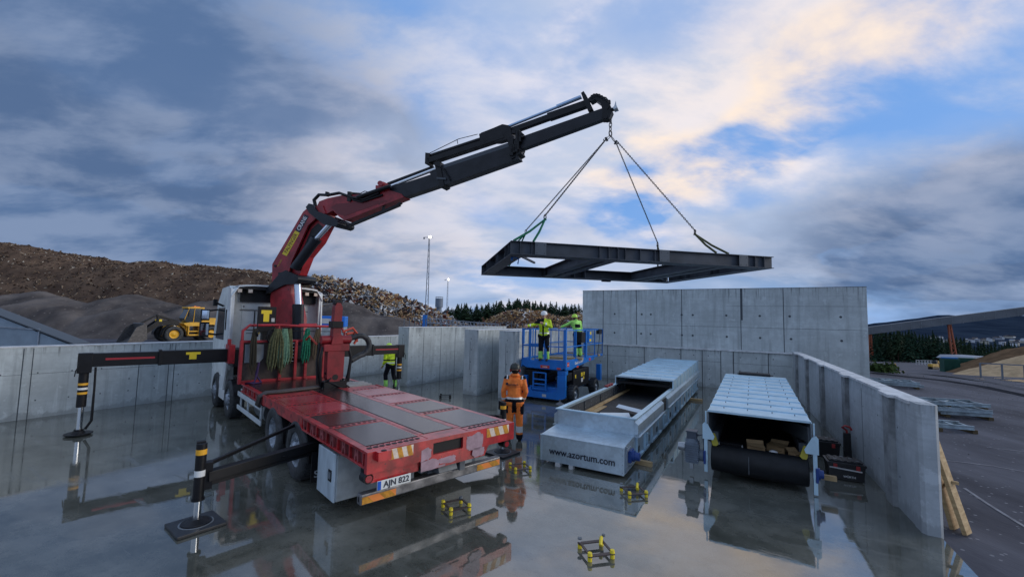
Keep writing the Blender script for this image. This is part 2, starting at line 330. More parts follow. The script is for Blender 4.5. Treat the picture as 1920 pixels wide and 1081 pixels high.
# wet concrete slab
def slab_mat():
    m = bpy.data.materials.new('wet_concrete_slab'); m.use_nodes = True; t = m.node_tree; n = t.nodes; l = t.links; b = n['Principled BSDF']
    tcn = n.new('ShaderNodeTexCoord'); O = tcn.outputs['Object']
    def ns(sc, det, st=(1, 1, 1), ro=.6, rot=0):
        mp = n.new('ShaderNodeMapping'); mp.inputs[3].default_value = st; mp.inputs[2].default_value = (0, 0, rot); l.new(O, mp.inputs[0])
        a = n.new('ShaderNodeTexNoise'); a.inputs['Scale'].default_value = sc; a.inputs['Detail'].default_value = det; a.inputs['Roughness'].default_value = ro; l.new(mp.outputs[0], a.inputs['Vector']); return a.outputs[0]
    def rmp(v, a, bb, lo=0., hi=1.):
        r = n.new('ShaderNodeMapRange'); l.new(v, r.inputs[0]); r.inputs[1].default_value = a; r.inputs[2].default_value = bb; r.inputs[3].default_value = lo; r.inputs[4].default_value = hi; return r.outputs[0]
    def mx(f, a, bb):
        x = n.new('ShaderNodeMix'); x.data_type = 'RGBA'
        for i, v in ((0, f), (6, a), (7, bb)):
            if isinstance(v, tuple): x.inputs[i].default_value = (*v, 1)
            elif isinstance(v, float): x.inputs[i].default_value = v
            else: l.new(v, x.inputs[i])
        return x.outputs[2]
    cloud = ns(.9, 7, ro=.68); sweep = ns(2.2, 5, (.35, 2.2, 1), .6, R_(20)); grit = ns(60, 2); deep = ns(.33, 4)
    c = mx(rmp(cloud, .36, .66), (.062, .066, .054), (.170, .172, .148))
    c = mx(rmp(sweep, .54, .70, 0, .55), c, (.15, .155, .14))
    c = mx(rmp(ns(3.7, 8, (1, 1, 1), .75), .55, .66, 0, .5), c, (.035, .04, .034))
    c = mx(rmp(grit, .62, .70, 0, .7), c, (.02, .02, .02))
    c = mx(rmp(ns(150, 2), .60, .72, 0, .5), c, (.24, .24, .22))
    vo = n.new('ShaderNodeTexVoronoi'); vo.inputs['Scale'].default_value = 2.3; l.new(O, vo.inputs['Vector']); c = mx(rmp(vo.outputs['Distance'], .035, .02, 0, .8), c, (.015, .015, .015))
    scr = ns(5, 4, (.18, 5, 1), .6, R_(62)); c = mx(rmp(scr, .66, .72, 0, .5), c, (.22, .22, .20))
    l.new(c, b.inputs['Base Color'])
    rg = n.new('ShaderNodeMath'); rg.operation = 'ADD'; l.new(rmp(deep, .42, .62, .008, .10), rg.inputs[0]); l.new(rmp(sweep, .56, .70, 0, .14), rg.inputs[1])
    l.new(rg.outputs[0], b.inputs['Roughness']); b.inputs['IOR'].default_value = 2.15; b.inputs['Specular IOR Level'].default_value = .62
    bp = n.new('ShaderNodeBump'); bp.inputs['Strength'].default_value = .035; bp.inputs['Distance'].default_value = .01; l.new(ns(7, 4), bp.inputs['Height']); l.new(bp.outputs[0], b.inputs['Normal'])
    return m
b = MB(); b.prism([(-17, -14), (2.55, -14), (2.18, 8.0), (1.95, 21.3), (-17, 21.3)], 'z', -.3, 0)
sl_ = b.build('wet_concrete_floor', slab_mat()); sl_.rotation_euler.z = YR; tag(sl_, kind='structure')

# ---------------------------------------------------------------- concrete walls
def holes(b, face, us, zs, r=.022, mi=1):
    for u in us:
        for z in zs: b.disc(face(u+random.uniform(-.02, .02), z), face.n, r, 8, mi)
class Face:
    def __init__(s, fn, n): s.fn = fn; s.n = n
    def __call__(s, u, z): return s.fn(u, z)
def wallthing(name, label, b, mats, loc=(0, 0, 0), group=None, bev=.012):
    o = b.build(name, mats, bevel=bev); o.location = yw(*loc); o.rotation_euler.z = YR; return tag(o, label, 'wall', group)
WM = [CONC, CONC_EDGE, COPING]
# left long wall
b = MB(); b.box(-.35, 0, -8, 12.95, -.2, 1.80); b.box(-.33, .0, 12.97, 20.9, -.2, 1.80); b.box(-.36, .012, -8, 20.9, 1.8, 1.835, 2)
f = Face(lambda u, z: (.003, u, z), (1, 0, 0))
for y in (-3.2, .1, 3.25, 3.42, 5.6, 6.35, 6.5, 8.9, 10.6, 15.6, 15.75): b.box(0, .004, y, y+.018, 0, 1.78, 1)
for y in (3.27, 6.37, 15.6): b.box(0, .008, y, y+.12, 0, 1.795, 0)
for y in [-7+.62*k for k in range(44)]: holes(b, f, [y], [.45, 1.15] if int(y*10) % 3 else [.45, .8, 1.4], .018)
b.box(0, .003, -8, 6, 1.12, 1.128, 1)
wallthing('concrete_wall', 'long low pale concrete retaining wall running behind the truck on the left', b, WM, (-16.05, 0, 0))
# three tall partition walls
def partition(x0, w, y0, h, label, seams, ln=7.9):
    b = MB(); b.box(0, w, 0, ln, -.2, h); b.box(-.008, w+.008, -.008, ln, h, h+.02, 2)
    fr = Face(lambda u, z: (w+.003, u, z), (1, 0, 0)); fe = Face(lambda u, z: (u, -.003, z), (0, -1, 0))
    for y in seams: b.box(w, w+.004, y, y+.02, 0, h-.02, 1)
    y = .22
    while y < ln: holes(b, fr, [y, y+.42], [.28, 1.16, 2.04], .018); y += 1.05
    holes(b, fe, [w*.5], [.3, .75, 1.2, 1.65, 2.05], .02)
    b.box(w*.42, w*.42+.015, -.004, 0, .9, 1.95, 1)
    wallthing('concrete_wall', label, b, WM, (x0, y0, 0), 'tall concrete partition walls')
partition(-12.80, .58, 13.0, 2.37, 'tall concrete partition wall nearest the truck, behind the yellow-jacketed man', (.9, 2.05, 3.1))
partition(-9.42, .62, 13.0, 2.37, 'tall concrete partition wall in the middle, between the two other partitions', (1.0, 2.6, 4))
partition(-7.95, .66, 13.1, 2.37, 'tall concrete partition wall directly left of the blue lift', (1.0, 2.6, 4.4))
# back low wall and high wall above/behind it
b = MB(); b.box(-7.8, 1.5, 0, .32, -.2, 1.63); b.box(-7.8, 1.55, -.05, .32, 1.63, 1.68, 2)
for x in (-6.35, -4.55, -4.25, -2.9, -2.0, -1.25, -.75, .55): b.box(x, x+.03, -.01, 0, 0, 1.62, 1)
for x in (-4.52, -1.22): b.box(x, x+.45, -.02, 0, 0, 1.628, 0)
b.box(-7.7, 1.4, -.004, 0, 1.12, 1.13, 1)
f = Face(lambda u, z: (u, -.004, z), (0, -1, 0)); holes(b, f, [-7.3+.62*k for k in range(14)], [.35, .8, 1.38], .022)
wallthing('concrete_wall', 'low concrete wall with dark joints closing the back of the yard', b, WM, (0, 20.95, 0))
b = MB(); b.box(-7.80, 3.94, 0, .45, -.4, 4.40); b.box(-7.81, 3.95, -.008, .46, 4.40, 4.415, 1)
for x, z0, z1 in ((-6.7, 1.7, 4.4), (-5.0, 1.7, 4.4), (-2.9, 1.7, 4.4), (-.45, 1.7, 4.4), (1.15, .2, 4.4)): b.box(x, x+.03, -.004, 0, z0, z1, 1)
b.box(-.42, -.36, -.006, 0, 3.0, 4.4, 1)
b.box(-7.7, 3.9, -.004, 0, 2.68, 2.69, 1); b.box(-1.0, 3.9, -.004, 0, 3.62, 3.628, 1)
f = Face(lambda u, z: (u, -.004, z), (0, -1, 0)); holes(b, f, [-6.1, -4.75, -4.3, -2.9, -2.4, -1.0, .3, 1.4, 3.1], [2.25, 3.2], .05)
wallthing('high_concrete_wall', 'high grey concrete wall standing behind the low back wall, under the hanging frame', b, WM, (0, 21.285, 0))
# right wall with pilasters
b = MB(); y0, y1 = 8.15, 20.9
def xr(y): return 2.0-(y-8)*(.55/12.9)
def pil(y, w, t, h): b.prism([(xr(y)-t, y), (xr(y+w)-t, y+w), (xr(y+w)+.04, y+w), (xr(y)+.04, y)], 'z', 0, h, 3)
b.prism([(xr(y0), y0), (xr(y1), y1), (xr(y1)+.20, y1), (xr(y0)+.20, y0)], 'z', -.2, 1.70)
b.prism([(xr(y0)-.035, y0+.2), (xr(y1)-.035, y1), (xr(y1)+.23, y1), (xr(y0)+.23, y0+.2)], 'z', 1.70, 1.745, 2)
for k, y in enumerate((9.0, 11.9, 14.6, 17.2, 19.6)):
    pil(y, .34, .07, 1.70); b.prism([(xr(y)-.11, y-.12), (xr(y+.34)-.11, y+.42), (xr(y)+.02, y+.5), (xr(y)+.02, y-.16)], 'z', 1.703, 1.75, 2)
b.prism([(1.99, 8.08), (2.03, 8.03), (2.17, 8.03), (2.21, 8.08), (2.21, 8.30), (1.975, 8.30)], 'z', -.2, 1.75, 0)
b.box(xr(8.3)-.006, xr(8.3), 8.26, 8.30, 0, 1.7, 1)
for y in (8.7, 10.3, 10.9, 13, 15.4): b.box(xr(y)-.004, xr(y), y, y+.012, 0.1, 1.6, 1) if y in (10.9,) else None
f = Face(lambda u, z: (xr(u)-.003, u, z), (-1, -.04, 0)); holes(b, f, [8.9, 9.9, 10.8, 11.4, 12.6, 13.5, 15, 15.9, 17.2], [.5, 1.25], .016)
wallthing('concrete_wall', 'low concrete wall with pilasters and a flat coping on the right side of the yard', b, [CONCD, CONC_EDGE, COPING, CONC_EDGE if False else mat('shaded_pilaster_concrete', (.25, .265, .275), .7, var=.4, scale=3)])  # pilasters darker than the wall: recess shade painted into their colour

# ---------------------------------------------------------------- stockpiles, heaps
BRN = mat('brown_mulch', (.15, .10, .070), .95, c2=(.062, .043, .034), scale=.35, bump=1.0, bscale=4, specks=((.06, .042, .033), 1.3, .35, .4))
GRV = mat('dark_gravel', (.15, .13, .12), .95, c2=(.060, .053, .052), scale=.22, bump=1.0, bscale=4, specks=((.15, .13, .12), 2.5, .25, .6))
def grid(name, x0, x1, nx, y0, y1, ny, fn, m, kind='structure'):
    b = MB()
    for j in range(ny+1):
        for i in range(nx+1):
            x = x0+(x1-x0)*i/nx; y = y0+(y1-y0)*j/ny; b.v.append(Vector((x, y, fn(x, y))))
    for j in range(ny):
        for i in range(nx):
            a = j*(nx+1)+i; b.f.append([a, a+1, a+nx+2, a+nx+1]); b.m.append(0); b.s.append(True)
    return tag(b.build(name, m), kind=kind)
def lerp_tab(t, x):
    if x <= t[0][0]: return t[0][1]
    for (a, u), (b_, v) in zip(t, t[1:]):
        if x <= b_: return u+(v-u)*(x-a)/(b_-a)
    return t[-1][1]
RIDGE = [(-130, 13.5), (-86, 13.1), (-79, 12.9), (-72, 11.7), (-66, 10.4), (-58, 10.6), (-50, 10.1), (-41, 9.6), (-36, 8.8), (-32, 8.4), (-28, 7.7), (-19, 5.2), (-12, 2.7), (-7, .3)]
def fbm(x, y, s, o=5): return noise.fractal(Vector((x*s, y*s, .3)), 1, 2, o)
def mound(x, y):
    h = lerp_tab(RIDGE, x); k = sstep(51, 70, y)*(1-sstep(78, 100, y)) ; w = math.sin(min(1, k)*math.pi/2)
    return max(-.3, h*w**1.15*(1+.0*x)+fbm(x, y, .12)*.55*min(1, k*3)+fbm(x, y, .5, 6)*.30*min(1, k*3)-.1)
grid('brown_mulch_hill', -115, -6, 330, 50, 96, 120, mound, BRN)
rb = random.Random(9); b = MB()
for k in range(7500):
    x = rb.uniform(-95, -26); y = 54+18*rb.random(); z = mound(x, y)
    if z < 4.0: continue
    e = .06+.15*rb.random()**3; T = Matrix.Translation((x, y, z)) @ Euler((rb.uniform(-1, 1), rb.uniform(-1, 1), rb.uniform(0, 6))).to_matrix().to_4x4(); b.box(-e*1.3, e*1.3, -e*.5, e*.5, -e*.25, e*.25, rb.choices((0, 1, 2, 3), (5, 2, 5, 1))[0], T)
mc_ = tag(b.build('mulch_chips', [mat('chip_brown', (.17, .12, .085), .9), mat('chip_tan', (.24, .18, .13), .9), mat('chip_dark', (.045, .03, .024), .9), mat('chip_pale', (.42, .38, .32), .9)], fix=False), 'loose brown and tan chips scattered over the long brown hill', 'wood chips', kind='stuff')
GM = [(-68, 50, 9, 5.0), (-60, 53, 8, 4.9), (-53, 49, 7, 4.4), (-46, 52, 7, 4.9), (-57, 46.5, 4.5, 3.2), (-42, 47, 4.5, 3.7), (-37, 52, 6, 4.5), (-31, 51, 6, 4.1), (-49, 46, 4, 3.3), (-26, 52, 6.5, 4.5), (-21, 53, 6, 4.6), (-16, 53, 5.5, 3.3), (-64, 47, 4, 2.6), (-34, 46.5, 4, 2.5), (-28, 47, 3.6, 2.1)]
def gravel(x, y):
    z = 0
    for cx, cy, r, h in GM:
        d = math.hypot((x-cx)*1.0, (y-cy)*1.15)/r
        z = max(z, h*(1-d**1.5*.5) if d < 1 else h*.5*max(0, 1-(d-1)*1.4))
    return max(-.2, z+fbm(x, y, .25, 7)*.42-.15)*sstep(40.5, 45, y)-.1
grid('gravel_stockpile', -84, -6, 300, 40, 62, 90, gravel, GRV)
def heap(name, fn, x0, x1, y0, y1, n, cols, smin, smax, seed, base=BRN, nm=60):
    """one tangled heap: a bumpy base and thousands of loose pieces lying on it"""
    rnd = random.Random(seed); b = MB()
    for j in range(nm+1):
        for i in range(nm+1):
            x = x0+(x1-x0)*i/nm; y = y0+(y1-y0)*j/nm; b.v.append(Vector((x, y, fn(x, y))))
    for j in range(nm):
        for i in range(nm): a = j*(nm+1)+i; b.f.append([a, a+1, a+nm+2, a+nm+1]); b.m.append(0); b.s.append(True)
    k = 0
    while k < n:
        x = rnd.uniform(x0, x1); y = y0+(y1-y0)*rnd.random()**1.3; z = fn(x, y)
        if z < .25: k += .2; continue
        k += 1; s_ = rnd.uniform(smin, smax)*(1.6 if rnd.random() < .06 else 1); cl_ = noise.noise(Vector((x*.35, y*.35, seed))); s_ *= 1+.8*max(0, noise.noise(Vector((x*.5, y*.5, seed+9)))); sx = s_*rnd.uniform(.5, 2.0); sy = s_*rnd.uniform(.10, .5); sz = s_*rnd.uniform(.04, .25)
        T = Matrix.Translation((x, y, z+rnd.uniform(0, .2))) @ Euler((rnd.uniform(-.9, .9), rnd.uniform(-.9, .9), rnd.uniform(0, 6.3))).to_matrix().to_4x4()
        wts = [c[1]*max(.05, 1+3.2*noise.noise(Vector((x*.30, y*.30, 7.1*q+seed)))) for q, c in enumerate(cols)]; b.box(-sx/2, sx/2, -sy/2, sy/2, -sz/2, sz/2, 1+rnd.choices(range(len(cols)), wts)[0], T)
    return tag(b.build(name, [base]+[c[0] for c in cols], fix=False), kind='stuff')
SW = mat('scrap_pale', (.55, .55, .55), .7, var=.3, scale=1); SB = mat('scrap_board', (.36, .22, .10), .8, var=.3, scale=1); SD = mat('scrap_dark', (.04, .035, .04), .8); SR = mat('scrap_rust', (.15, .06, .045), .8); SG = mat('scrap_grey', (.17, .175, .19), .7); SO = mat('scrap_light_wood', (.48, .34, .2), .8, var=.3, scale=2); SM = mat('scrap_brown', (.16, .10, .065), .85)
def scrapfn(x, y):
    t = [(-34, 0), (-31, 8.2), (-28, 8.0), (-19, 5.5), (-12, 3.0), (-6, .0)]
    return lerp_tab(t, x)*math.sin(sstep(54, 68, y)*math.pi/2)**1.1*(1-sstep(76, 90, y))+fbm(x, y, .5)*.35+.25*sstep(54, 60, y)
heap('scrap_heap', scrapfn, -33, -6, 57, 74, 11000, [(SW, 26), (SB, 14), (SD, 26), (SR, 14), (SG, 14), (SO, 14), (SM, 22)], .16, .85, 3, SD)
tag(bpy.data.objects['scrap_heap'], 'large tangled heap of mixed scrap and boards sloping down behind the crane', 'scrap heap')
def chipfn(x, y):
    d = math.hypot((x-2.6)/10.2, (y-70)/9); d2_ = math.hypot((x-12)/8, (y-70)/8)
    return max(4.3*max(0, 1-d*d), 3.9*max(0, 1-d2_**2))+fbm(x, y, .5)*.2-.1
heap('wood_heap', chipfn, -8, 21, 60, 76, 8000, [(SO, 30), (SM, 30), (SB, 22), (SW, 9), (SR, 8), (SD, 18)], .16, .6, 5, SM)
tag(bpy.data.objects['wood_heap'], 'rounded heap of broken waste wood in front of the forest', 'wood heap')
CHB = mat('brown_wood_chips', (.19, .12, .07), .95, c2=(.10, .065, .04), scale=1.2, bump=.8, bscale=9); CHP = mat('pale_wood_chips', (.46, .33, .20), .95, var=.25, scale=2, bump=.5, bscale=12)
def pile1(x, y): d = math.hypot((x-52)/15, (y-34)/9.5); return terr(x, y)+5.4*max(0, 1-d)**.9+fbm(x, y, .5)*.22*(d < 1)-.08
grid('brown_chip_pile', 27, 66, 70, 23, 43, 50, pile1, CHB)
def pile2(x, y): d = math.hypot((x-43.2)/10.5, (y-30.2)/5.4); return terr(x, y)+3.3*max(0, 1-d)**.95+fbm(x, y, .8)*.07-.05
grid('pale_chip_pile', 29, 56, 80, 23, 37, 50, pile2, CHP)
# road edge, kerb bank, lower gravel yard
def onterr(px, row, z=0.0):
    d = cf+cr*((px-960)/FP)-cu*((row-540.5)/FP); t = 1.0
    for _ in range(4000):
        p = Vector((0, 0, EYE))+d*t
        if p.z <= terr(p.x, p.y)+z: return p
        t *= 1.004
    return p
def strip(name, pts, w0, w1, m, dz=.006):
    b = MB(); vs = []
    P = [onterr(*p) for p in pts]
    for i, p in enumerate(P):
        d = (P[min(i+1, len(P)-1)]-P[max(i-1, 0)]); d.z = 0; d.normalize(); nrm = Vector((-d.y, d.x, 0)); w = w0+(w1-w0)*i/(len(P)-1)
        for s_ in (-.5, .5): q = p+nrm*w*s_; vs.append((q.x, q.y, terr(q.x, q.y)+dz))
    b.add(vs, [(2*i, 2*i+1, 2*i+3, 2*i+2) for i in range(len(P)-1)]); return tag(b.build(name, m), kind='structure')
GRVL = mat('pale_gravel', (.12, .12, .13), .9, var=.35, scale=1, bump=.4, bscale=12); CHALK = mat('worn_line_paint', (.22, .22, .24), .7, c2=(.11, .11, .13), scale=3)
strip('road_edge', [(1636, 698), (1700, 706), (1770, 713), (1840, 724), (1920, 741), (2000, 760)], .9, .5, mat('dark_wet_gravel', (.035, .036, .042), .9, var=.3, scale=2))
strip('road_edge', [(1640, 693), (1720, 699), (1800, 707), (1880, 721), (1960, 738)], .7, .35, GRVL, .012)
strip('road_marking', [(1755, 862), (1800, 866), (1860, 874), (1920, 884), (2000, 897)], .05, .05, CHALK)
strip('road_marking', [(1808, 915), (1850, 943), (1890, 968), (1930, 992), (2000, 1035)], .05, .05, CHALK)
strip('road_marking', [(1850, 838), (1905, 845), (1960, 850)], .035, .035, CHALK)
# far hills
def hor(px): return 598.5+.0226*(px-960)
RT = [(1560, -6), (1640, 8), (1700, 17), (1760, 27), (1800, 25), (1850, 30), (1920, 29), (2050, 40), (2300, 46), (2700, 30)]
def hill_pt(px, t):
    rr = [(450, -44), (900, -22), (1200, -3), (1800, lerp_tab(RT, px)), (2200, lerp_tab(RT, px)-8)]
    h = lerp_tab(rr, t); x = (px-960)/790*t
    if t > 950: h += fbm(x*.01, t*.01, 1.0)*2.2
    return Vector((x, t, 2.8+h*t/790+noise.noise(Vector((x*.02, t*.02, 0)))*2.5))
HILL = mat('hazy_forested_hillside', (.030, .045, .070), .95, c2=(.016, .026, .045), scale=.012, bump=0)  # faint distance haze put into the forest colour as a bluish lift
b = MB(); pxs = [1560+20*k for k in range(58)]; ts = [450, 600, 750, 900, 1000, 1100, 1200, 1350, 1500, 1650, 1800, 2000, 2200]
for t in ts:
    for p in pxs: b.v.append(hill_pt(p, t))
n_ = len(pxs)
for j in range(len(ts)-1):
    for i in range(n_-1): a = j*n_+i; b.f.append([a, a+1, a+n_+1, a+n_]); b.m.append(0); b.s.append(True)
tag(b.build('far_hill', HILL), kind='structure')
# ---------------------------------------------------------------- conifers
NEEDLE = [mat('spruce_needles', (.018, .045, .026), .8, var=.5, scale=3), mat('pine_needles', (.028, .052, .026), .8, var=.5, scale=3)]
BARK = mat('bark', (.07, .05, .038), .9)
def conifer(seed, h, w, bare, mi, loc, label, group):
    rnd = random.Random(seed); root = thing('conifer_tree', loc, 0, label, 'tree', group)
    b = MB(); b.cyl((0, 0, -.5), (0, 0, h*.96), h*.016, h*.003, 6); b.build('trunk', BARK, root, fix=False)
    b = MB(); nl = 15
    for i in range(nl):
        f_ = i/(nl-1); z = h*(bare+(1-bare)*f_); rad = w*(1-f_)**.8*rnd.uniform(.75, 1.1)+.12
        for k in range(12):
            if rnd.random() < .10: continue
            a = rnd.uniform(0, 6.28); rr = rad*rnd.uniform(.55, 1.15); dr = rr*rnd.uniform(.15, .45); d = Vector((math.cos(a), math.sin(a), 0)); s_ = Vector((-d.y, d.x, 0)); z0 = z+rnd.uniform(-.3, .3)
            for q in range(3):
                t0 = q/3; t1 = t0+.5; ww = rr*.42*(1-t0*.6)+.08; p0 = d*rr*t0+Vector((0, 0, z0-dr*t0)); p1 = d*rr*t1+Vector((0, 0, z0-dr*t1+rnd.uniform(-.15, .1)))
                b.add([p0-s_*ww*.4+Vector((0, 0, .12)), p0+s_*ww*.4, p1+s_*ww*rnd.uniform(-.3, 1), p1-s_*ww*rnd.uniform(-.3, 1)+Vector((0, 0, -.2))], [(0, 1, 2, 3)])
    b.add([(-.1, 0, h*.93), (.1, 0, h*.93), (0, 0, h*1.04)], [(0, 1, 2)]); b.build('crown', NEEDLE[mi], root, fix=False)
    return root
protoC = [conifer(20+k, 10, [1.9, 1.5, 2.3, 1.7][k], [.10, .22, .12, .35][k], k % 2, (0, 0, -500), '', 'conifers of the forest beyond the heaps') for k in range(4)]
usedC = [False]*4
rt = random.Random(11)
def place_tree(x, y, z, h, w, label, group):
    k = rt.randrange(4)
    if usedC[k]: o = copy_tree(protoC[k])
    else: o = protoC[k]; usedC[k] = True
    s_ = h/10; o.location = (x, y, z); o.scale = (s_*w, s_*w, s_); o.rotation_euler.z = rt.uniform(0, 6.3); o['label'] = label; o['group'] = group
TOPC = [(815, 590), (840, 578), (870, 572), (900, 575), (930, 568), (970, 564), (985, 566), (1020, 569), (1060, 572), (1100, 575), (1140, 574)]
px = 812
while px < 1112:
    t = rt.uniform(185, 225); top = lerp_tab(TOPC, px)+rt.uniform(-5, 9); h = 2.8+(hor(px)-top)*t/790
    place_tree((px-960)/790*t, t, -.1, max(3, h), rt.uniform(1.3, 2.0), 'dark conifer in the forest line beyond the wood heap, left of the high concrete wall', 'conifers beyond the wood heap'); px += rt.uniform(2.0, 3.4)
TOPR = [(1630, 618), (1650, 612), (1690, 616), (1720, 618), (1760, 622), (1790, 632), (1830, 640), (1880, 640), (1930, 648)]
for row_, (ta, tb) in enumerate(((150, 170), (128, 145))):
    px = 1626
    while px < 1935:
        t = rt.uniform(ta, tb); x = (px-960)/790*t; z = terr(x, t); top = lerp_tab(TOPR, px)+rt.uniform(-3, 9)+row_*rt.uniform(2, 14); h = 2.8-z+(hor(px)-top)*t/790
        place_tree(x, t, z, max(3, h), rt.uniform(.8, 1.2), 'dark conifer in the forest under the far hill, right of the high concrete wall', 'conifers under the far hill'); px += rt.uniform(5, 8.5)
for o, u in zip(protoC, usedC):
    if not u: print('unused conifer')
BUSHG = mat('bush_leaves', (.045, .075, .02), .8, var=.5, scale=2)
def bush(x, y, z, r, h, label):
    rnd = random.Random(int(x*10)); root = thing('bush', (x, y, z), 0, label, 'bush'); b = MB()
    for k in range(900):
        v = Vector((rnd.gauss(0, .42), rnd.gauss(0, .42), abs(rnd.gauss(.35, .3)))); p = Vector((v.x*r, v.y*r, v.z*h)); s_ = r*.09*rnd.uniform(.6, 1.5)
        e = Euler((rnd.uniform(0, 6), rnd.uniform(0, 6), 0)).to_matrix(); b.add([p+e @ Vector(c)*s_ for c in ((-1, -.5, 0), (1, -.6, 0), (1, .6, 0), (-.8, .7, 0))], [(0, 1, 2, 3)])
    b.build('foliage', BUSHG, root, fix=False); b = MB()
    for k in range(5): b.tube([(0, 0, -.1), (rnd.uniform(-.3, .3)*r, rnd.uniform(-.3, .3)*r, h*.6)], [.05*r, .01], 5)
    b.build('stem', BARK, root, fix=False)
p = onterr(1686, 676); bush(p.x, p.y, p.z, 5, 6, 'light green leafy bush at the foot of the dark conifers')
p = onterr(1652, 696); bush(p.x, p.y, p.z, .9, .55, 'low green bush beside the right end of the high wall')
# ---------------------------------------------------------------- town on the hill
HW = [mat('house_white', (.55, .57, .6), .8), mat('house_cream', (.45, .42, .36), .8), mat('house_grey', (.3, .32, .36), .8)]; HR = mat('house_roof', (.07, .06, .065), .8); HRL = mat('house_roof_light', (.3, .32, .36), .6)
rh = random.Random(5)
HP = [(1668, 905, 7), (1745, 950, 9), (1752, 980, 12), (1762, 985, 10), (1738, 830, 6), (1764, 845, 12), (1770, 850, 8), (1788, 860, 9), (1794, 870, 8), (1812, 930, 9), (1820, 925, 14), (1826, 940, 12), (1832, 905, 11), (1838, 890, 8), (1845, 930, 14), (1852, 925, 13), (1858, 935, 10), (1868, 985, 16), (1875, 990, 12), (1888, 1030, 18), (1896, 1035, 14), (1896, 905, 12), (1903, 880, 13), (1907, 890, 9), (1914, 900, 12), (1876, 830, 9), (1848, 815, 7), (1880, 790, 8), (1898, 780, 10), (1905, 785, 8), (1918, 950, 14), (1810, 870, 9), (1778, 900, 9), (1822, 850, 7), (1840, 860, 9)]
for k, (px, t, w_) in enumerate(HP):
    w_ *= .72
    q = hill_pt(px, t); root = thing('house', q, rh.uniform(-.6, .6), 'tiny pale house in the far town on the hillside, right of the high wall', 'house', 'houses of the far town')
    d_ = w_*rh.uniform(.6, .9); h_ = rh.uniform(3.5, 6); b = MB(); b.box(-w_/2, w_/2, -d_/2, d_/2, -4, h_); b.build('wall', HW[k % 5 % 3], root, fix=False)
    b = MB(); b.prism([(-w_/2-.5, h_), (w_/2+.5, h_), (0, h_+w_*.22)], 'y', -d_/2-.4, d_/2+.4); b.build('roof', HRL if k % 3 == 0 else HR, root)
# ---------------------------------------------------------------- inclined conveyor bridge, its orange supports
def far(px, row, t): d = cf+cr*((px-960)/FP)-cu*((row-540.5)/FP); return Vector((0, 0, EYE))+d*(t/d.y)
BAND = mat('gallery_cladding', (.12, .13, .145), .7, var=.2, scale=.2); ORS = mat('orange_support_paint', (.32, .075, .03), .6, var=.2, scale=1)
a0, a1 = far(1560, 628, 140), far(2100, 560, 118)
root = thing('conveyor_bridge', (a0.x, a0.y, 0), 0, 'long grey inclined conveyor bridge crossing in front of the far hill', 'conveyor bridge')
b = MB(Matrix.Translation((-a0.x, -a0.y, 0))); b.beam(a0, a1, 2.2, 2.3); b.build('gallery', BAND, root)
b = MB(Matrix.Translation((-a0.x, -a0.y, 0)))
for k in range(28): q = a0.lerp(a1, k/27); b.beam(q+Vector((0, -1.15, -1.15)), q+Vector((0, -1.15, 1.15)), .12, .1)
b.build('cladding_joint', GREYP, root)
for px, row in ((1641, 671), (1801, 673)):
    q = onterr(px, row); top = a0.lerp(a1, (px-1560)/540); q = Vector((top.x, top.y, terr(top.x, top.y)))
    b = MB(Matrix.Translation((-a0.x, -a0.y, 0)))
    for s_ in (-.9, .9): b.beam(q+Vector((s_*.9+(1.2 if px > 1700 else 0), 0, 0)), top+Vector((s_*.35, 0, -1.1)), .38, .38)
    nst = 9
    for k in range(nst):
        f0_, f1_ = k/nst, (k+1)/nst; lo = q.lerp(top+Vector((0, 0, -1.1)), f0_); hi = q.lerp(top+Vector((0, 0, -1.1)), f1_); s_ = 1 if k % 2 else -1; wq = .8-.45*f0_; off = (1.2 if px > 1700 else 0)*(1-f0_)
        b.beam(lo+Vector((wq*s_+off, 0, 0)), hi+Vector((-wq*s_+off, 0, 0)), .16, .16)
    b.build('support_tower', ORS, root)
# ---------------------------------------------------------------- light masts, tower, far yard things
LAMP = mat('lit_floodlight', (1, .95, .85), .4, emit=((1, .86, .62), 14)); MAST = mat('mast_steel', (.16, .18, .21), .5, .5)
for (px, row, bpx, t, hw, lab) in ((805, 445, 798, 60, .16, 'nearer and taller slim lattice light mast, lit, behind the partition walls'), (840, 524, 837, 110, .16, 'smaller light mast with a lit lamp farther off above the forest edge')):
    tp = far(px, row, t); base = Vector((tp.x, tp.y, 0)); root = thing('light_mast', base, 0, lab, 'light mast', 'light masts')
    b = MB(); H_ = tp.z
    for sx in (-1, 1):
        for sy in (-1, 1): b.beam((sx*hw*1.5, sy*hw, 0), (sx*hw*.35, sy*hw*.35, H_), .05, .05)
    k = 0
    while k*.8 < H_-1: z0 = k*.8; w0 = hw*1.5-(hw*1.15)*z0/H_; b.beam((w0*(1 if k % 2 else -1), 0, z0), (w0*(-1 if k % 2 else 1), 0, z0+.8), .025, .025); k += 1
    b.build('mast', MAST, root, fix=False)
    b = MB(); b.beam((-.8, 0, H_), (.5, 0, H_), .07, .07); b.beam((-.75, 0, H_-.25), (-.75, 0, H_), .16, .18); b.build('crossbar', MAST, root)
    b = MB(); b.sphere((.12, -.1, H_+.05), .21 if t < 80 else .26, 10, 0, (1, .6, .8)); b.build('lamp', LAMP, root, fix=False)
q = far(823, 580, 250); root = thing('water_tower', (q.x, q.y, 0), 0, 'small grey-blue cylindrical tower far off beside the forest', 'tower')
b = MB(); b.cyl((0, 0, 0), (0, 0, 9), 1.6, n=16); b.cyl((0, 0, 9), (0, 0, 14.2), 2.3, n=20); b.build('tank', mat('tower_cladding', (.16, .20, .26), .6), root)
b = MB()
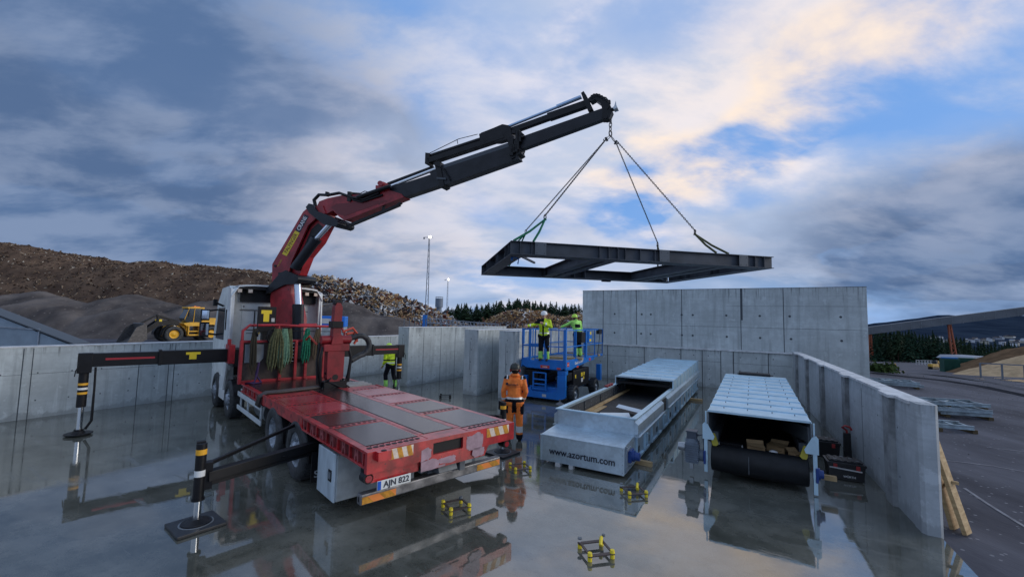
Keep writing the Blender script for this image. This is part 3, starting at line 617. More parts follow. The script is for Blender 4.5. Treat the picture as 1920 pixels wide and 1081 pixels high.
for k in range(12): a = k*.5236; b.cyl((2.2*math.cos(a), 2.2*math.sin(a), 14.2), (2.2*math.cos(a), 2.2*math.sin(a), 15.1), .05, n=4)
b.cyl((0, 0, 15), (0, 0, 15.15), 2.25, n=20); b.build('railing', MAST, root)
# truss walkway behind partition walls
t = 33; p0 = far(800, 604, t); p1 = far(935, 617, t-2); o_ = p0.copy(); root = thing('truss_conveyor', (p0.x, p0.y, 0), 0, 'pale grey truss conveyor lying level behind the tall partition walls', 'conveyor')
TM = Matrix.Translation((-p0.x, -p0.y, 0)); b = MB(TM); up = Vector((0, 0, .34))
for q in (Vector(), up): b.beam(p0+q, p1+q, .06, .05); b.beam(p0+q+Vector((0, .6, 0)), p1+q+Vector((0, .6, 0)), .05, .05)
for k in range(22): q = p0.lerp(p1, k/21); q2 = p0.lerp(p1, min(1, (k+.5)/21)); b.beam(q, q+up, .035, .035); b.beam(q+up, q2, .025, .025)
b.build('truss', MAST if False else mat('pale_truss_paint', (.30, .33, .38), .5, .3), root)
b = MB(TM)
for f_ in (.05, .3, .55, .8, .98): q = p0.lerp(p1, f_); b.beam((q.x, q.y, -.02), q, .08, .08)
b.build('leg', MAST, root)
b = MB(TM); hb0 = far(797, 590, t); b.beam(hb0, (hb0.x, hb0.y, -.05), .3, .3); b.build('blue_head', BLUE, root)
# post-and-wire fence
f0, f1 = far(758, 596, 30), far(1090, 611, 30); root = thing('wire_fence', (f0.x, f0.y, 0), 0, 'thin wire fence with slim posts just behind the partition walls', 'fence')
TM = Matrix.Translation((-f0.x, -f0.y, 0)); b = MB(TM)
for k in range(34): q = f0.lerp(f1, k/33); b.beam((q.x, q.y, -.02), (q.x, q.y, q.z+.02*(k % 3)), .045, .045)
b.build('post', MAST, root)
b = MB(TM)
for dz in (-.05, -.45, -.9): b.beam(f0+Vector((0, 0, dz)), f1+Vector((0, 0, dz)), .02, .02)
b.build('wire', MAST, root)
# distant low shed, green containers, excavators, blue-roofed shed on the left
def far_base(px, row): return onterr(px, row)
q = far_base(1838, 683); k_ = q.y/790
root = thing('warehouse', q, .15, 'long low warehouse with a pale sheet roof beyond the yard, below the far hill', 'warehouse')
b = MB(); b.box(-28*k_, 36*k_, 0, 6, 0, 9*k_); b.build('wall', mat('shed_wall', (.05, .04, .045), .8), root)
b = MB(); b.prism([(-32*k_, 8.6*k_), (38*k_, 8.6*k_), (30*k_, 14.5*k_), (-22*k_, 14.5*k_)], 'y', -1, 7); b.build('roof', mat('shed_roof', (.30, .32, .36), .5), root)
CG = mat('container_green', (.01, .075, .055), .6, var=.2, scale=1); CB = mat('tarp_blue', (.03, .16, .42), .6)
for k, (px, row, w_, h_, m_, lab) in enumerate(((1786, 697, 26, 24, CG, 'dark green container, left one of the pair beside the chip pile'), (1818, 696, 30, 22, CG, 'dark green container half behind the brown chip pile'))):
    q = far_base(px, row); s_ = q.y/790; root = thing('container', q, -.2, lab, 'container', 'green containers in the far yard'); b = MB(); w_ *= s_; h_ *= s_; b.box(-w_/2, w_/2, 0, w_*.4, 0, h_)
    n = 14
    for j in range(n): b.box(-w_/2+j*w_/n, -w_/2+(j+.5)*w_/n, -.04, 0, .1*h_, .92*h_)
    b.build('body', m_, root); b = MB(); b.box(-w_*.46, w_*.46, .1, w_*.36, h_, h_*1.12); b.build('tarpaulin' if k == 0 else 'lid', CB if k == 0 else CG, root, bevel=.05)
YM = mat('machine_yellow', (.55, .33, .04), .5, var=.2, scale=2)
for px, row, s_, lab in ((1674, 690, 14, 'small yellow excavator far off right of the high wall, in front of the bush'), (1752, 692, 24, 'yellow crusher machine parked left of the green containers')):
    q = far_base(px, row); k_ = q.y/790*s_/10; root = thing('excavator', q, .3, lab, 'excavator', 'yellow machines in the far yard')
    b = MB(); b.box(-4*k_, 4*k_, -1*k_, 2*k_, 0, 1.8*k_); b.build('track', BLACK, root, bevel=.3*k_); b = MB(); b.box(-3.5*k_, 3.5*k_, -1*k_, 2*k_, 1.9*k_, 4.2*k_); b.box(-4.6*k_, -2.5*k_, -.8*k_, 1.8*k_, 2*k_, 3.6*k_); b.build('body', YM, root, bevel=.2*k_)
    b = MB(); b.box(.2*k_, 2.4*k_, -1.05*k_, 1.2*k_, 4.2*k_, 6.8*k_); b.build('cab', GLASS, root, bevel=.1*k_); b = MB(); b.beam((2.6*k_, 0, 3*k_), (5*k_, 0, 6.4*k_), .7*k_, .7*k_); b.beam((5*k_, 0, 6.4*k_), (6.8*k_, 0, 2.6*k_), .5*k_, .6*k_); b.prism([(6.2*k_, 2.8*k_), (7.5*k_, 2.4*k_), (7.0*k_, 1*k_), (5.9*k_, 1.6*k_)], 'y', -.8*k_, .8*k_); b.build('boom', YM, root)
q = far_base(1718, 683); k_ = q.y/790
root = thing('barrier_row', q, -.1, 'low pale metal barrier in the far yard in front of the conifers', 'barrier')
b = MB()
for k in range(7): b.beam((k*5*k_, 0, 0), (k*5*k_, 0, 8*k_), .08, .08)
b.beam((0, 0, 8*k_), (30*k_, 0, 8*k_), .09, .09); b.beam((0, 0, 4*k_), (30*k_, 0, 4*k_), .07, .07); b.build('rail', SW, root)
q = onterr(1880, 711); root = thing('low_fence', q, -.5, 'low dark metal fence in front of the pale chip pile', 'fence'); b = MB()
for k in range(8): b.beam((-.9+k*.9, 0, 0), (-.9+k*.9, 0, .9), .07, .07)
b.beam((-.9, 0, .88), (5.4, 0, .88), .06, .06); b.build('rail', MAST, root)
# left shed gable
SH = mat('shed_sheet', (.30, .37, .43), .45, .3, var=.15, scale=1)
c = far(135, 645, 17.2); l_ = far(-120, 545, 17.2); root = thing('sheet_metal_shed', (c.x, c.y, 0), 0, 'pale blue-grey sheet metal shed with a sloping roof beyond the wall at the left edge', 'shed')
L0 = l_.x-c.x; b = MB(); b.add([(L0, 0, 0), (0, 0, 0), (0, 0, c.z-.05), (L0, 0, l_.z-.05), (L0, .5, 0), (0, .5, 0), (0, .5, c.z-.05), (L0, .5, l_.z-.05)], [(0, 1, 2, 3), (4, 7, 6, 5), (0, 4, 5, 1), (1, 5, 6, 2), (0, 3, 7, 4)]); b.build('wall', SH, root)
b = MB(); b.beam((L0, -.03, (c.z+l_.z)/2-.25), (L0+4.4, -.03, (c.z+l_.z)/2-.45), .05, .05); b.beam((L0+4.4, -.02, 0), (L0+4.4, -.02, 2.0), .03, .05); b.build('flashing', ALU, root)
b = MB(); b.add([(L0, -.08, l_.z), (.15, -.08, c.z-.02), (.15, .6, c.z-.02), (L0, .6, l_.z), (L0, -.08, l_.z+.05), (.15, -.08, c.z+.035), (.15, .6, c.z+.035), (L0, .6, l_.z+.05)], [(0, 1, 2, 3), (4, 7, 6, 5), (0, 4, 5, 1), (1, 5, 6, 2), (2, 6, 7, 3), (0, 3, 7, 4)]); b.build('roof', mat('shed_roof_grey', (.07, .08, .09), .5), root)
q = far(626, 600, 26); root = thing('blue_tank', (q.x, q.y, 0), .2, 'blue and white box tank beyond the long wall, seen beside the red jib', 'tank')
b = MB(); b.box(-.7, .7, -.4, .6, 0, 2.1); b.build('lower_body', BOXW, root, bevel=.03); b = MB(); b.box(-.72, .72, -.42, .62, 2.1, 2.75); b.build('upper_body', mat('tank_blue', (.01, .16, .62), .5), root, bevel=.04); b = MB(); b.box(-.74, -.1, -.45, -.42, 2.3, 2.6); b.build('panel', SW, root)
q = None; rb = random.Random(4); b = MB()
for k in range(420):
    p = onterr(rb.uniform(1640, 1990), 700+45*rb.random()+max(0, rb.gauss(0, 60))*rb.random()); e = rb.uniform(.006, .022); T = Matrix.Translation(p) @ Euler((rb.uniform(0, 3), rb.uniform(0, 3), rb.uniform(0, 3))).to_matrix().to_4x4(); b.box(-e, e, -e*.7, e*.7, -e*.5, e*.5, 0, T)
tag(b.build('loose_stones', mat('stone_grey', (.16, .16, .17), .9, var=.4, scale=1), fix=False), 'loose grey stones scattered over the asphalt by the road edge', 'stones', kind='stuff')
# ================================================================ TRUCK
TA = R_(133.5); TO = Vector((-.85, 6.29, 0)); TX = Vector((math.cos(TA), math.sin(TA), 0)); TY = Vector((-TX.y, TX.x, 0))
def tw(x, y, z=0): return TO+TX*x+TY*y+Vector((0, 0, z))
truck = thing('crane_truck', TO, TA, 'red flatbed truck with white cab, raised crane and outriggers spread on the wet floor', 'truck')
def B(): return MB()
# chassis
b = B(); b.box(.35, 11.0, .32, .42, .55, .82); b.box(.35, 11.0, -.42, -.32, .55, .82)
for x in (.6, 1.9, 3.4, 5.2, 6.6, 8.0, 9.6): b.box(x, x+.12, -.32, .32, .58, .8)
b.box(5.3, 6.6, .45, 1.0, .38, .86); b.box(4.9, 7.0, -1.05, -.45, .34, .86); b.cyl((7.0, .75, .62), (7.7, .75, .62), .22, n=14); b.box(.5, 4.8, -.9, .9, .80, .87)
b.build('chassis', BLACK, truck, bevel=.01)
# deck (front and rear sections), with rim pockets
def deckrim(b, x0, x1, y, s, zt, zb):
    b.box(x0, x1, min(y, y-s*.10), max(y, y-s*.10), zt-.035, zt, 0); b.box(x0, x1, min(y, y-s*.07), max(y, y-s*.07), zb, zb+.03, 0)
    b.box(x0, x1, min(y-s*.035, y-s*.06), max(y-s*.035, y-s*.06), zb, zt-.03, 2)
    x = x0+.06
    while x < x1-.1:
        b.box(x, x+.03, min(y-s*.004, y-s*.05), max(y-s*.004, y-s*.05), zb+.03, zt-.035, 0)
        b.prism([(x+.17, zb+.03), (x+.20, zb+.03), (x+.215, zb+.10), (x+.245, zb+.10), (x+.26, zb+.03), (x+.29, zb+.03), (x+.27, zt-.035), (x+.245, zt-.035), (x+.24, zt-.09), (x+.22, zt-.09), (x+.215, zt-.035), (x+.19, zt-.035)], 'y', y-s*.045, y-s*.012, 4)
        x += .42
b = B(); ZD = 1.10
b.box(.04, 4.95, -1.2, 1.2, ZD-.05, ZD-.012, 0); b.box(4.95, 7.15, -1.2, 1.2, ZD-.09, ZD-.05, 3)
deckrim(b, .04, 2.45, 1.27, 1, ZD, ZD-.22); deckrim(b, .04, 2.45, -1.27, -1, ZD, ZD-.22)
b.box(2.45, 4.98, 1.235, 1.27, ZD-.20, ZD-.002, 0); b.box(2.45, 4.98, -1.27, -1.235, ZD-.20, ZD-.002, 0)
for k in range(6): b.box(2.6+k*.42, 2.64+k*.42, 1.267, 1.274, ZD-.12, ZD-.06, 2)
deckrim(b, 4.98, 7.15, 1.24, 1, ZD-.04, ZD-.24); deckrim(b, 4.98, 7.15, -1.24, -1, ZD-.04, ZD-.24)
b.build('deck', [RED, PRIMER, REDD, DPLATE, mat('worn_pocket_red', (.30, .07, .075), .5, var=.4, scale=8)], truck, bevel=.006)
# transverse perforated strips + panels
xs = [.05, 1.38, 2.42, 3.42, 4.40]
for sd_ in (1, -1):
    for k, x in enumerate(xs):
        b = B(); w = .17 if k == 0 else .13
        b.box(x, x+w, min(sd_*.36, sd_*1.235), max(sd_*.36, sd_*1.235), ZD-.03, ZD+.001, 0)
        for j in range(9): b.cyl((x+w*.5, sd_*(.47+.088*j), ZD-.01), (x+w*.5, sd_*(.47+.088*j), ZD+.005), .036 if k == 0 else .029, n=12, m=1)
        if k == 0:
            for j in range(8): b.cyl((x+w*.85, sd_*(.51+.088*j), ZD-.01), (x+w*.85, sd_*(.51+.088*j), ZD+.005), .008, n=6, m=1)
        b.build('perforated_strip', [RED, HOLE], truck)
    for k in range(4):
        x0, x1 = xs[k]+(.17 if k == 0 else .13)+.015, xs[k+1]-.015
        b = B(); dk = k < 2
        b.box(x0+.02, x1-.02, min(sd_*.40, sd_*1.17), max(sd_*.40, sd_*1.17), ZD-.03, ZD+.003)
        b.build('deck_panel', DPLATE if dk else PINK, truck)
        b = B()
        for (xa, xb, ya, yb_) in ((x0, x1, .35, .392), (x0, x1, 1.178, 1.235)): b.box(xa, xb, min(sd_*ya, sd_*yb_), max(sd_*ya, sd_*yb_), ZD-.03, ZD-.001)
        b.build('panel_frame', RED if dk else PINK, truck)
b = B(); b.box(.30, 4.95, -.26, .26, ZD-.03, ZD+.006, 0); b.box(.28, 4.95, .265, .28, ZD-.03, ZD+.001, 1); b.box(.28, 4.95, -.28, -.265, ZD-.03, ZD+.001, 1)
b.box(.05, .29, -.34, .34, ZD-.03, ZD-.001, 2); b.box(.30, 4.95, .28, .345, ZD-.03, ZD+.002, 2); b.box(.30, 4.95, -.345, -.28, ZD-.03, ZD+.002, 2)
b.build('center_panel', [DPLATE, HOLE, RED], truck)
b = B(); b.box(5.0, 7.1, -1.15, 1.15, ZD-.06, ZD-.04); b.build('front_deck_plate', mat('wet_brown_deck', (.055, .022, .02), .2, c2=(.03, .016, .016), scale=2, spec=.7, bump=.05), truck)
b = B()
for k in range(3): b.box(5.1+k*.22, 5.16+k*.22, -1.2, -.45, ZD-.035, ZD+.01)
b.build('deck_rung', ALU, truck)
# rear beam
b = B()
b.box(-.02, .05, .30, 1.27, ZD-.27, ZD-.001, 0); b.box(-.02, .05, -1.27, -.22, ZD-.27, ZD-.001, 0); b.box(-.02, .05, -.22, .30, ZD-.06, ZD-.001, 0); b.box(-.02, .05, -.22, .30, ZD-.38, ZD-.22, 0)
b.box(0.02, .06, -.23, .31, ZD-.24, ZD-.05, 2); b.prism([(.50, ZD-.27), (-.75, ZD-.27), (-.66, ZD-.42), (.44, ZD-.42)], 'x', .0, .05, 0); b.box(.02, .05, .5, 1.2, ZD-.40, ZD-.27, 0)
b.box(-.10, -.02, .98, 1.16, ZD-.12, ZD-.002, 0); b.cyl((-.06, 1.07, ZD-.002), (-.06, 1.07, ZD+.004), .035, n=12, m=2)
def patch(seed, cy, cz, w, h, lo):
    rp = random.Random(seed); n = 26; pts = []
    for k in range(n): a = 6.283*k/n; pts.append((cy+(abs(math.cos(a))**.5*(1 if math.cos(a) > 0 else -1))*w*rp.uniform(.88, 1.05), max(lo, cz+(abs(math.sin(a))**.5*(1 if math.sin(a) > 0 else -1))*h*rp.uniform(.7, 1.1))))
    return pts
for sdd, cy, cz, w, h in ((1, .46, ZD-.19, .14, .09), (2, .38, ZD-.34, .20, .07), (4, -.44, ZD-.17, .17, .13), (5, .05, ZD-.33, .15, .05), (6, -.52, ZD-.33, .12, .07)):
    b.prism([(max(-.66, min(.49, u)), max(ZD-.415, min(ZD-.02, v_))) for u, v_ in patch(sdd, cy, cz, w, h, 0)], 'x', -.023, -.019, 1)
b.prism([(.49, ZD-.275), (.02, ZD-.275), (.08, ZD-.415), (.43, ZD-.415)], 'x', -.003, 0, 1)
b.build('rear_beam', [RED, PRIMER, HOLE], truck, bevel=.005)
def hazard(name, y0, y1, z0, z1, x, ma, mb, n, T=None):
    b = B(); w = (y1-y0)/n; b.box(x-.004, x, y0, y1, z0, z1, 0); s_ = w*.55
    for k in range(n):
        if k % 2 == 0:
            a_ = y0+k*w; q = [(max(y0, min(y1, u)), v_) for u, v_ in ((a_, z0), (a_+w, z0), (a_+w+s_, z1), (a_+s_, z1))]; b.prism(q, 'x', x-.006, x-.0035, 1)
    b.build(name, [ma, mb], truck)
hazard('hazard_plate', .62, .97, ZD-.15, ZD-.015, -.02, REFW, AMB, 5); hazard('hazard_plate', -1.15, -.68, ZD-.15, ZD-.015, -.02, REFW, AMB, 5)
# underride bumper
b = B(); b.box(.22, .34, -1.2, 1.22, .36, .50); b.box(.25, .31, -1.205, 1.225, .39, .47, 1); b.build('underride_bar', [mat('dull_bumper_steel', (.20, .20, .21), .45, .6, var=.4, scale=6), HOLE], truck, bevel=.018)
hazard('hazard_plate', .72, 1.2, .375, .465, .22, ORG, AMB, 3); hazard('hazard_plate', -1.18, -.7, .375, .465, .22, ORG, AMB, 3)
b = B()
for y in (.45, -.45): b.prism([(.3, .5), (.42, .5), (.55, .85), (.3, .85)], 'y', y-.05, y+.05)
b.box(.30, .5, -.2, .16, .50, .74); b.prism([(.1, .55), (.3, .52), (.3, .64), (.14, .64)], 'y', -.22, .10); b.tube([(.1, .3, .66), (.05, .3, .7), (.02, .36, .69), (.08, .42, .64), (.3, .42, .66)], .018, 6); b.box(.12, .4, -.38, -.28, .5, .8)
b.build('tow_coupling', GREYP, truck, bevel=.008)
b = B()
for y in (1.19,): b.cyl((.16, y+.03, .76), (.02, y+.03, .76), .065, n=16, m=0)
b.cyl((.02, 1.22, .76), (.012, 1.22, .76), .045, n=14, m=1); b.box(.05, .3, .9, 1.2, .72, .85, 0); b.cyl((.16, -1.15, .76), (.02, -1.15, .76), .065, n=16); b.cyl((.02, -1.15, .76), (.012, -1.15, .76), .045, n=14, m=1)
b.build('tail_lamp', [BLACK, mat('tail_lens', (.3, .02, .03), .2)], truck)
b = B(); b.box(-.02, -.01, .64, 1.12, .60, .715); pl = b.build('licence_plate', mat('plate_white', (.72, .74, .72), .4), truck, bevel=.004)
b = B(); b.box(-.026, -.02, 1.07, 1.115, .604, .711); b.build('blue_strip', mat('plate_blue', (.01, .10, .5), .4), pl)
text('plate_text', 'AJN 822', .108, TXT, pl, frame((-.024, .85, .657), (0, -1, 0), (0, 0, 1)), .002, .98)
# stowage box
b = B(); b.box(.98, 1.68, .10, 1.235, .17, .82); sb = b.build('stowage_box', BOXW, truck, bevel=.012)
b = B(); b.box(1.0, 1.66, 1.235, 1.262, .16, .83); sd2 = b.build('door', mat('box_door_paint', (.46, .54, .60), .4, var=.25, scale=4, stretch=(1, 1, .3)), sb, bevel=.01)
b = B(); b.box(1.10, 1.22, 1.262, 1.268, .42, .58, 0); b.box(1.12, 1.20, 1.268, 1.28, .46, .55, 1); b.build('latch', [HOLE, ALU], sb)
b = B(); b.box(.98, 1.7, -1.2, -.45, .2, .8); b.build('stowage_box', BOXW, truck, bevel=.012)
# wheels
def wheel(x, s, deep, wd=.30):
    yo = s*1.26; yi = yo-s*wd; Rw = .50
    b = B(); prof = [(.285, -.01), (.30, -.025), (.40, -.03), (.465, -.02), (.495, .02), (.50, .06), (.50, wd-.06), (.49, wd-.02), (.40, wd), (.285, wd-.01)]
    d = (0, -s, 0); b.lathe(prof, (x, yo, Rw), d, 36, close=True)
    for k in range(44):
        a = k*2*math.pi/44; T = Matrix.Translation((x, yo-s*wd/2, Rw)) @ Matrix.Rotation(a, 4, 'Y')
        b.box(-.018, .018, -wd/2+.02, wd/2-.02, .485, .507, 0, T)
    w_ = b.build('wheel', RUBBER, truck, fix=True)
    b = B()
    if deep: pr = [(.285, 0), (.275, .02), (.262, .03), (.25, .13), (.20, .15), (.10, .15), (.0, .15)]
    else: pr = [(.285, .0), (.27, .02), (.24, .015), (.20, .03), (.15, .0), (.13, -.05), (.10, -.07), (0, -.07)]
    b.lathe(pr, (x, yo, Rw), d, 30)
    for k in range(10):
        a = k*.6283; h = .12 if deep else -.005; r_ = .165 if deep else .17
        b.cyl((x+math.cos(a)*r_, yo-s*(h+.02), Rw+math.sin(a)*r_), (x+math.cos(a)*r_, yo-s*(h-.035), Rw+math.sin(a)*r_), .016, n=6, m=1)
        a += .31
        if deep: b.cyl((x+math.cos(a)*.215, yo-s*.142, Rw+math.sin(a)*.215), (x+math.cos(a)*.215, yo-s*.135, Rw+math.sin(a)*.215), .026, n=8, m=2)
    if deep: b.cyl((x, yo-s*.15, Rw), (x, yo-s*.03, Rw), .085, .07, 14, 1)
    b.build('rim', [RIM, ALU, HOLE], w_)
for s in (1, -1):
    wheel(2.72, s, False); wheel(4.12, s, True, .30); wheel(8.42, s, False); wheel(10.35, s, False)
b = B()
for s in (1, -1): wq = B()
for s in (1, -1): b.lathe([(.28, 0), (.49, .0), (.5, .04), (.5, .24), (.49, .28), (.28, .28)], (4.12, s*.92, .5), (0, -s, 0), 24, close=True)
b.build('inner_wheel', RUBBER, truck)
b = B()
for x in (2.72, 4.12, 8.42, 10.35): b.cyl((x, -1.0, .5), (x, 1.0, .5), .07, n=10)
b.build('axle', BLACK, truck)
# mudguards and flap
for (x, r_) in ((2.72, .6), (4.12, .6), (8.42, .58)):
    for s in (1, -1):
        b = B(); n = 12; pts = []
        a0, a1 = (-10, 190) if x != 8.42 else (5, 165)
        for k in range(n+1): a = R_(a0+(a1-a0)*k/n); pts.append((math.cos(a), math.sin(a)))
        vs = []
        for c_, s_ in pts:
            for (rr, yy) in ((r_, s*.9), (r_, s*1.25), (r_+.02, s*1.25), (r_+.02, s*.9)): vs.append((x+c_*rr, yy, .5+s_*rr*.86))
        b.add(vs, [(4*i+j, 4*i+(j+1) % 4, 4*i+4+(j+1) % 4, 4*i+4+j) for i in range(n) for j in range(4)]); b.build('mudguard', BLACK, truck)
b = B(); b.box(1.98, 2.0, .55, 1.24, .16, .62); fl = b.build('mud_flap', BLACK, truck)
text('flap_text', 'SCANIA', .15, mat('flap_lettering', (.38, .42, .45), .5), fl, frame((1.977, .895, .27), (0, -1, 0), (0, 0, 1)), .002, 1.15)
# side guard
for s in (1, -1):
    b = B(); b.box(5.2, 7.5, s*1.22-.015, s*1.22+.015, .72, .83); b.box(5.2, 7.5, s*1.22-.015, s*1.22+.015, .40, .50)
    for x in (5.4, 6.6, 7.35): b.box(x, x+.05, s*1.16-.01, s*1.16+.03, .36, .9)
    b.build('side_guard', mat('guard_white', (.55, .6, .63), .4, var=.15, scale=4), truck, bevel=.008)
b = B(); b.cyl((5.6, .78, .58), (6.5, .78, .58), .3, n=20); b.build('air_tank', ALU, truck)
# headboard
b = B()
for y in (1.24, -1.30): b.box(7.16, 7.28, min(y, y+.07), max(y, y+.07), ZD-.06, 2.12)
b.box(7.18, 7.26, -1.30, 1.30, 2.06, 2.12); b.box(7.18, 7.26, -1.3, 1.3, ZD-.05, ZD+.02)
for y in (-.28, -.02, .35, -.75): b.box(7.13, 7.2, y, y+.07, ZD-.03, 2.10)
b.tube([(7.22, 1.27, 2.1), (7.22, 1.27, 2.36), (7.22, 1.13, 2.50), (7.22, .4, 2.51), (7.2, 0, 2.49), (7.22, -1.0, 2.48), (7.22, -1.2, 2.45), (7.22, -1.3, 2.3), (7.22, -1.3, 2.1)], .035, 8)
b.tube([(7.22, .45, 2.5), (7.22, .45, 2.1)], .03); b.tube([(7.22, -.6, 2.49), (7.22, -.6, 2.1)], .03); b.tube([(7.24, -.05, 2.50), (7.24, -.5, 2.52)], .05)
b.build('headboard_frame', REDC, truck, bevel=.008)
b = B(); b.box(7.24, 7.27, .42, 1.24, ZD, 2.06); b.box(7.24, 7.27, -1.23, -.3, ZD, 2.06); b.box(7.24, 7.27, -.3, .42, ZD, 1.5); b.build('headboard_panel', BROWN, truck)
b = B(); b.prism([(1.20, 2.02), (.78, 2.02), (.78, 1.66), (.86, 1.56), (1.20, 1.56)], 'x', 7.19, 7.235); b.build('grey_plate', GREYP, truck, bevel=.005)
b = B()
for k in range(6): b.tube([(7.17, .06, 1.55+k*.095), (7.17, .34, 1.55+k*.095)], .011, 6)
b.tube([(7.16, .30, 2.1), (7.12, .28, 2.17), (7.12, .14, 2.17), (7.16, .12, 2.1)], .012, 6); b.build('ladder_rung', ALU, truck)
b = B(); b.tube([(7.22, 1.2, 2.38), (7.22, .5, 2.37)], .012); b.tube([(7.22, 1.2, 2.30), (7.22, .5, 2.29)], .008); b.tube([(7.22, .4, 2.36), (7.22, -1.25, 2.33)], .01); b.build('cross_wire', BLACK, truck)
# cab
b = B(); yw_ = 1.22
prof = [(9.42, .95), (11.2, .95), (11.55, 1.2), (11.6, 2.1), (11.2, 3.1), (10.6, 3.56), (9.42, 3.60)]
b.prism(prof, 'y', -yw_, yw_); cab = b.build('cab', CREAM, truck, bevel=.05)
b = B()
for s in (1, -1):
    b.prism([(9.42, .62), (9.42, 3.58), (9.06, 3.50), (8.98, 2.4), (9.02, 1.25), (9.3, .62)], 'y', s*1.24-.02, s*1.24+.02)
    b.prism([(9.05, 1.2), (9.05, 3.45), (9.1, 3.5), (9.12, 1.2)], 'y', s*1.16, s*1.26)
b.build('side_fairing', WHITE, cab, bevel=.015)
b = B(); n = 14; vs = []
for k in range(n+1):
    u = -1+2*k/n; y = u*1.25; z = 3.60-.10*abs(u)**5-.25*max(0, abs(u)-.93)/.07
    for dx, dz in ((0, 0), (0, .05), (.5, .05), (.5, 0)): vs.append((9.0+dx, y, z+dz))
b.add(vs, [(4*i+j, 4*i+(j+1) % 4, 4*i+4+(j+1) % 4, 4*i+4+j) for i in range(n) for j in range(4)]+[(0, 1, 2, 3), (4*n+3, 4*n+2, 4*n+1, 4*n)]); b.build('roof_edge', WHITE, cab)
b = B(); b.box(9.30, 9.42, -1.13, .96, 3.14, 3.58); b.box(9.05, 9.4, -1.1, 1.1, 3.5, 3.58); b.box(9.37, 9.43, -1.0, 1.0, 1.0, 1.5); b.build('roof_recess', BLACK, cab)
b = B()
for y in (1.05, .78, -.78, -1.05): b.box(9.04, 9.10, y-.055, y+.055, 3.40, 3.5)
b.build('work_lamp', REFW, cab, bevel=.01)
b = B(); b.box(9.395, 9.42, .15, .92, 2.92, 3.1); b.box(9.40, 9.42, .58, .9, 1.75, 2.86); b.box(9.40, 9.42, .02, .52, 1.95, 2.82); b.box(9.40, 9.42, -.9, -.1, 1.8, 3.05)
for y, z in ((.86, 3.0), (.3, 3.0)): b.cyl((9.40, y, z), (9.38, y, z), .02, n=8, m=1)
b.box(9.39, 9.42, .55, .57, 1.5, 2.9, 1); b.box(9.39, 9.42, -.95, .95, 2.885, 2.9, 1); b.build('rear_panel', [CREAM, HOLE], cab, bevel=.012)
b = B()
for s in (1, -1): b.prism([(9.9, 2.0), (11.15, 2.0), (10.95, 2.95), (9.95, 2.95)], 'y', s*1.221, s*1.232); b.prism([(9.5, 2.3), (9.8, 2.3), (9.8, 2.9), (9.5, 2.9)], 'y', s*1.221, s*1.230)
b.add([(11.62, -1.05, 2.15), (11.62, 1.05, 2.15), (11.28, 1.0, 3.02), (11.28, -1.0, 3.02)], [(0, 1, 2, 3)]); b.build('window', GLASS, cab)
b = B(); b.prism([(9.42, .45), (10.0, .45), (9.9, .95), (9.42, 1.0)], 'y', 1.0, 1.25); b.prism([(9.42, .45), (10.0, .45), (9.9, .95), (9.42, 1.0)], 'y', -1.25, -1.0); b.box(10.9, 11.6, -1.2, 1.2, .35, 1.0); b.box(9.15, 9.85, .95, 1.26, .35, .62); b.build('step_panel', WHITE, cab, bevel=.02)
b = B()
for s in (1, -1):
    b.box(10.95, 11.12, s*1.56-.11, s*1.56+.11, 2.55, 2.9); b.box(10.95, 11.1, s*1.56-.12, s*1.56+.12, 2.05, 2.5); b.tube([(11.1, s*1.2, 2.9), (11.05, s*1.5, 2.85)], .03); b.tube([(11.1, s*1.2, 2.1), (11.05, s*1.5, 2.15)], .03)
mr = b.build('mirror', BLACK, cab, bevel=.02)
b = B()
for s in (1, -1): b.box(10.94, 10.95, s*1.56-.09, s*1.56+.09, 2.6, 2.86); b.box(10.94, 10.95, s*1.56-.1, s*1.56+.1, 2.1, 2.45)
b.build('mirror_glass', mat('mirror_glass_m', (.7, .75, .8), .05, 1), mr)
b = B(); b.box(9.47, 9.475, 1.235, 1.25, 1.9, 2.05); b.cyl((9.55, 1.225, 1.85), (9.55, 1.235, 1.85), .06, n=12); b.cyl((9.85, 1.225, 1.55), (9.85, 1.235, 1.55), .07, n=12); b.cyl((10.1, 1.24, 3.0), (10.1, 1.45, 3.1), .03, n=8); b.box(10.1, 10.2, 1.40, 1.5, 3.0, 3.2); b.build('cab_fitting', BLACK, cab)
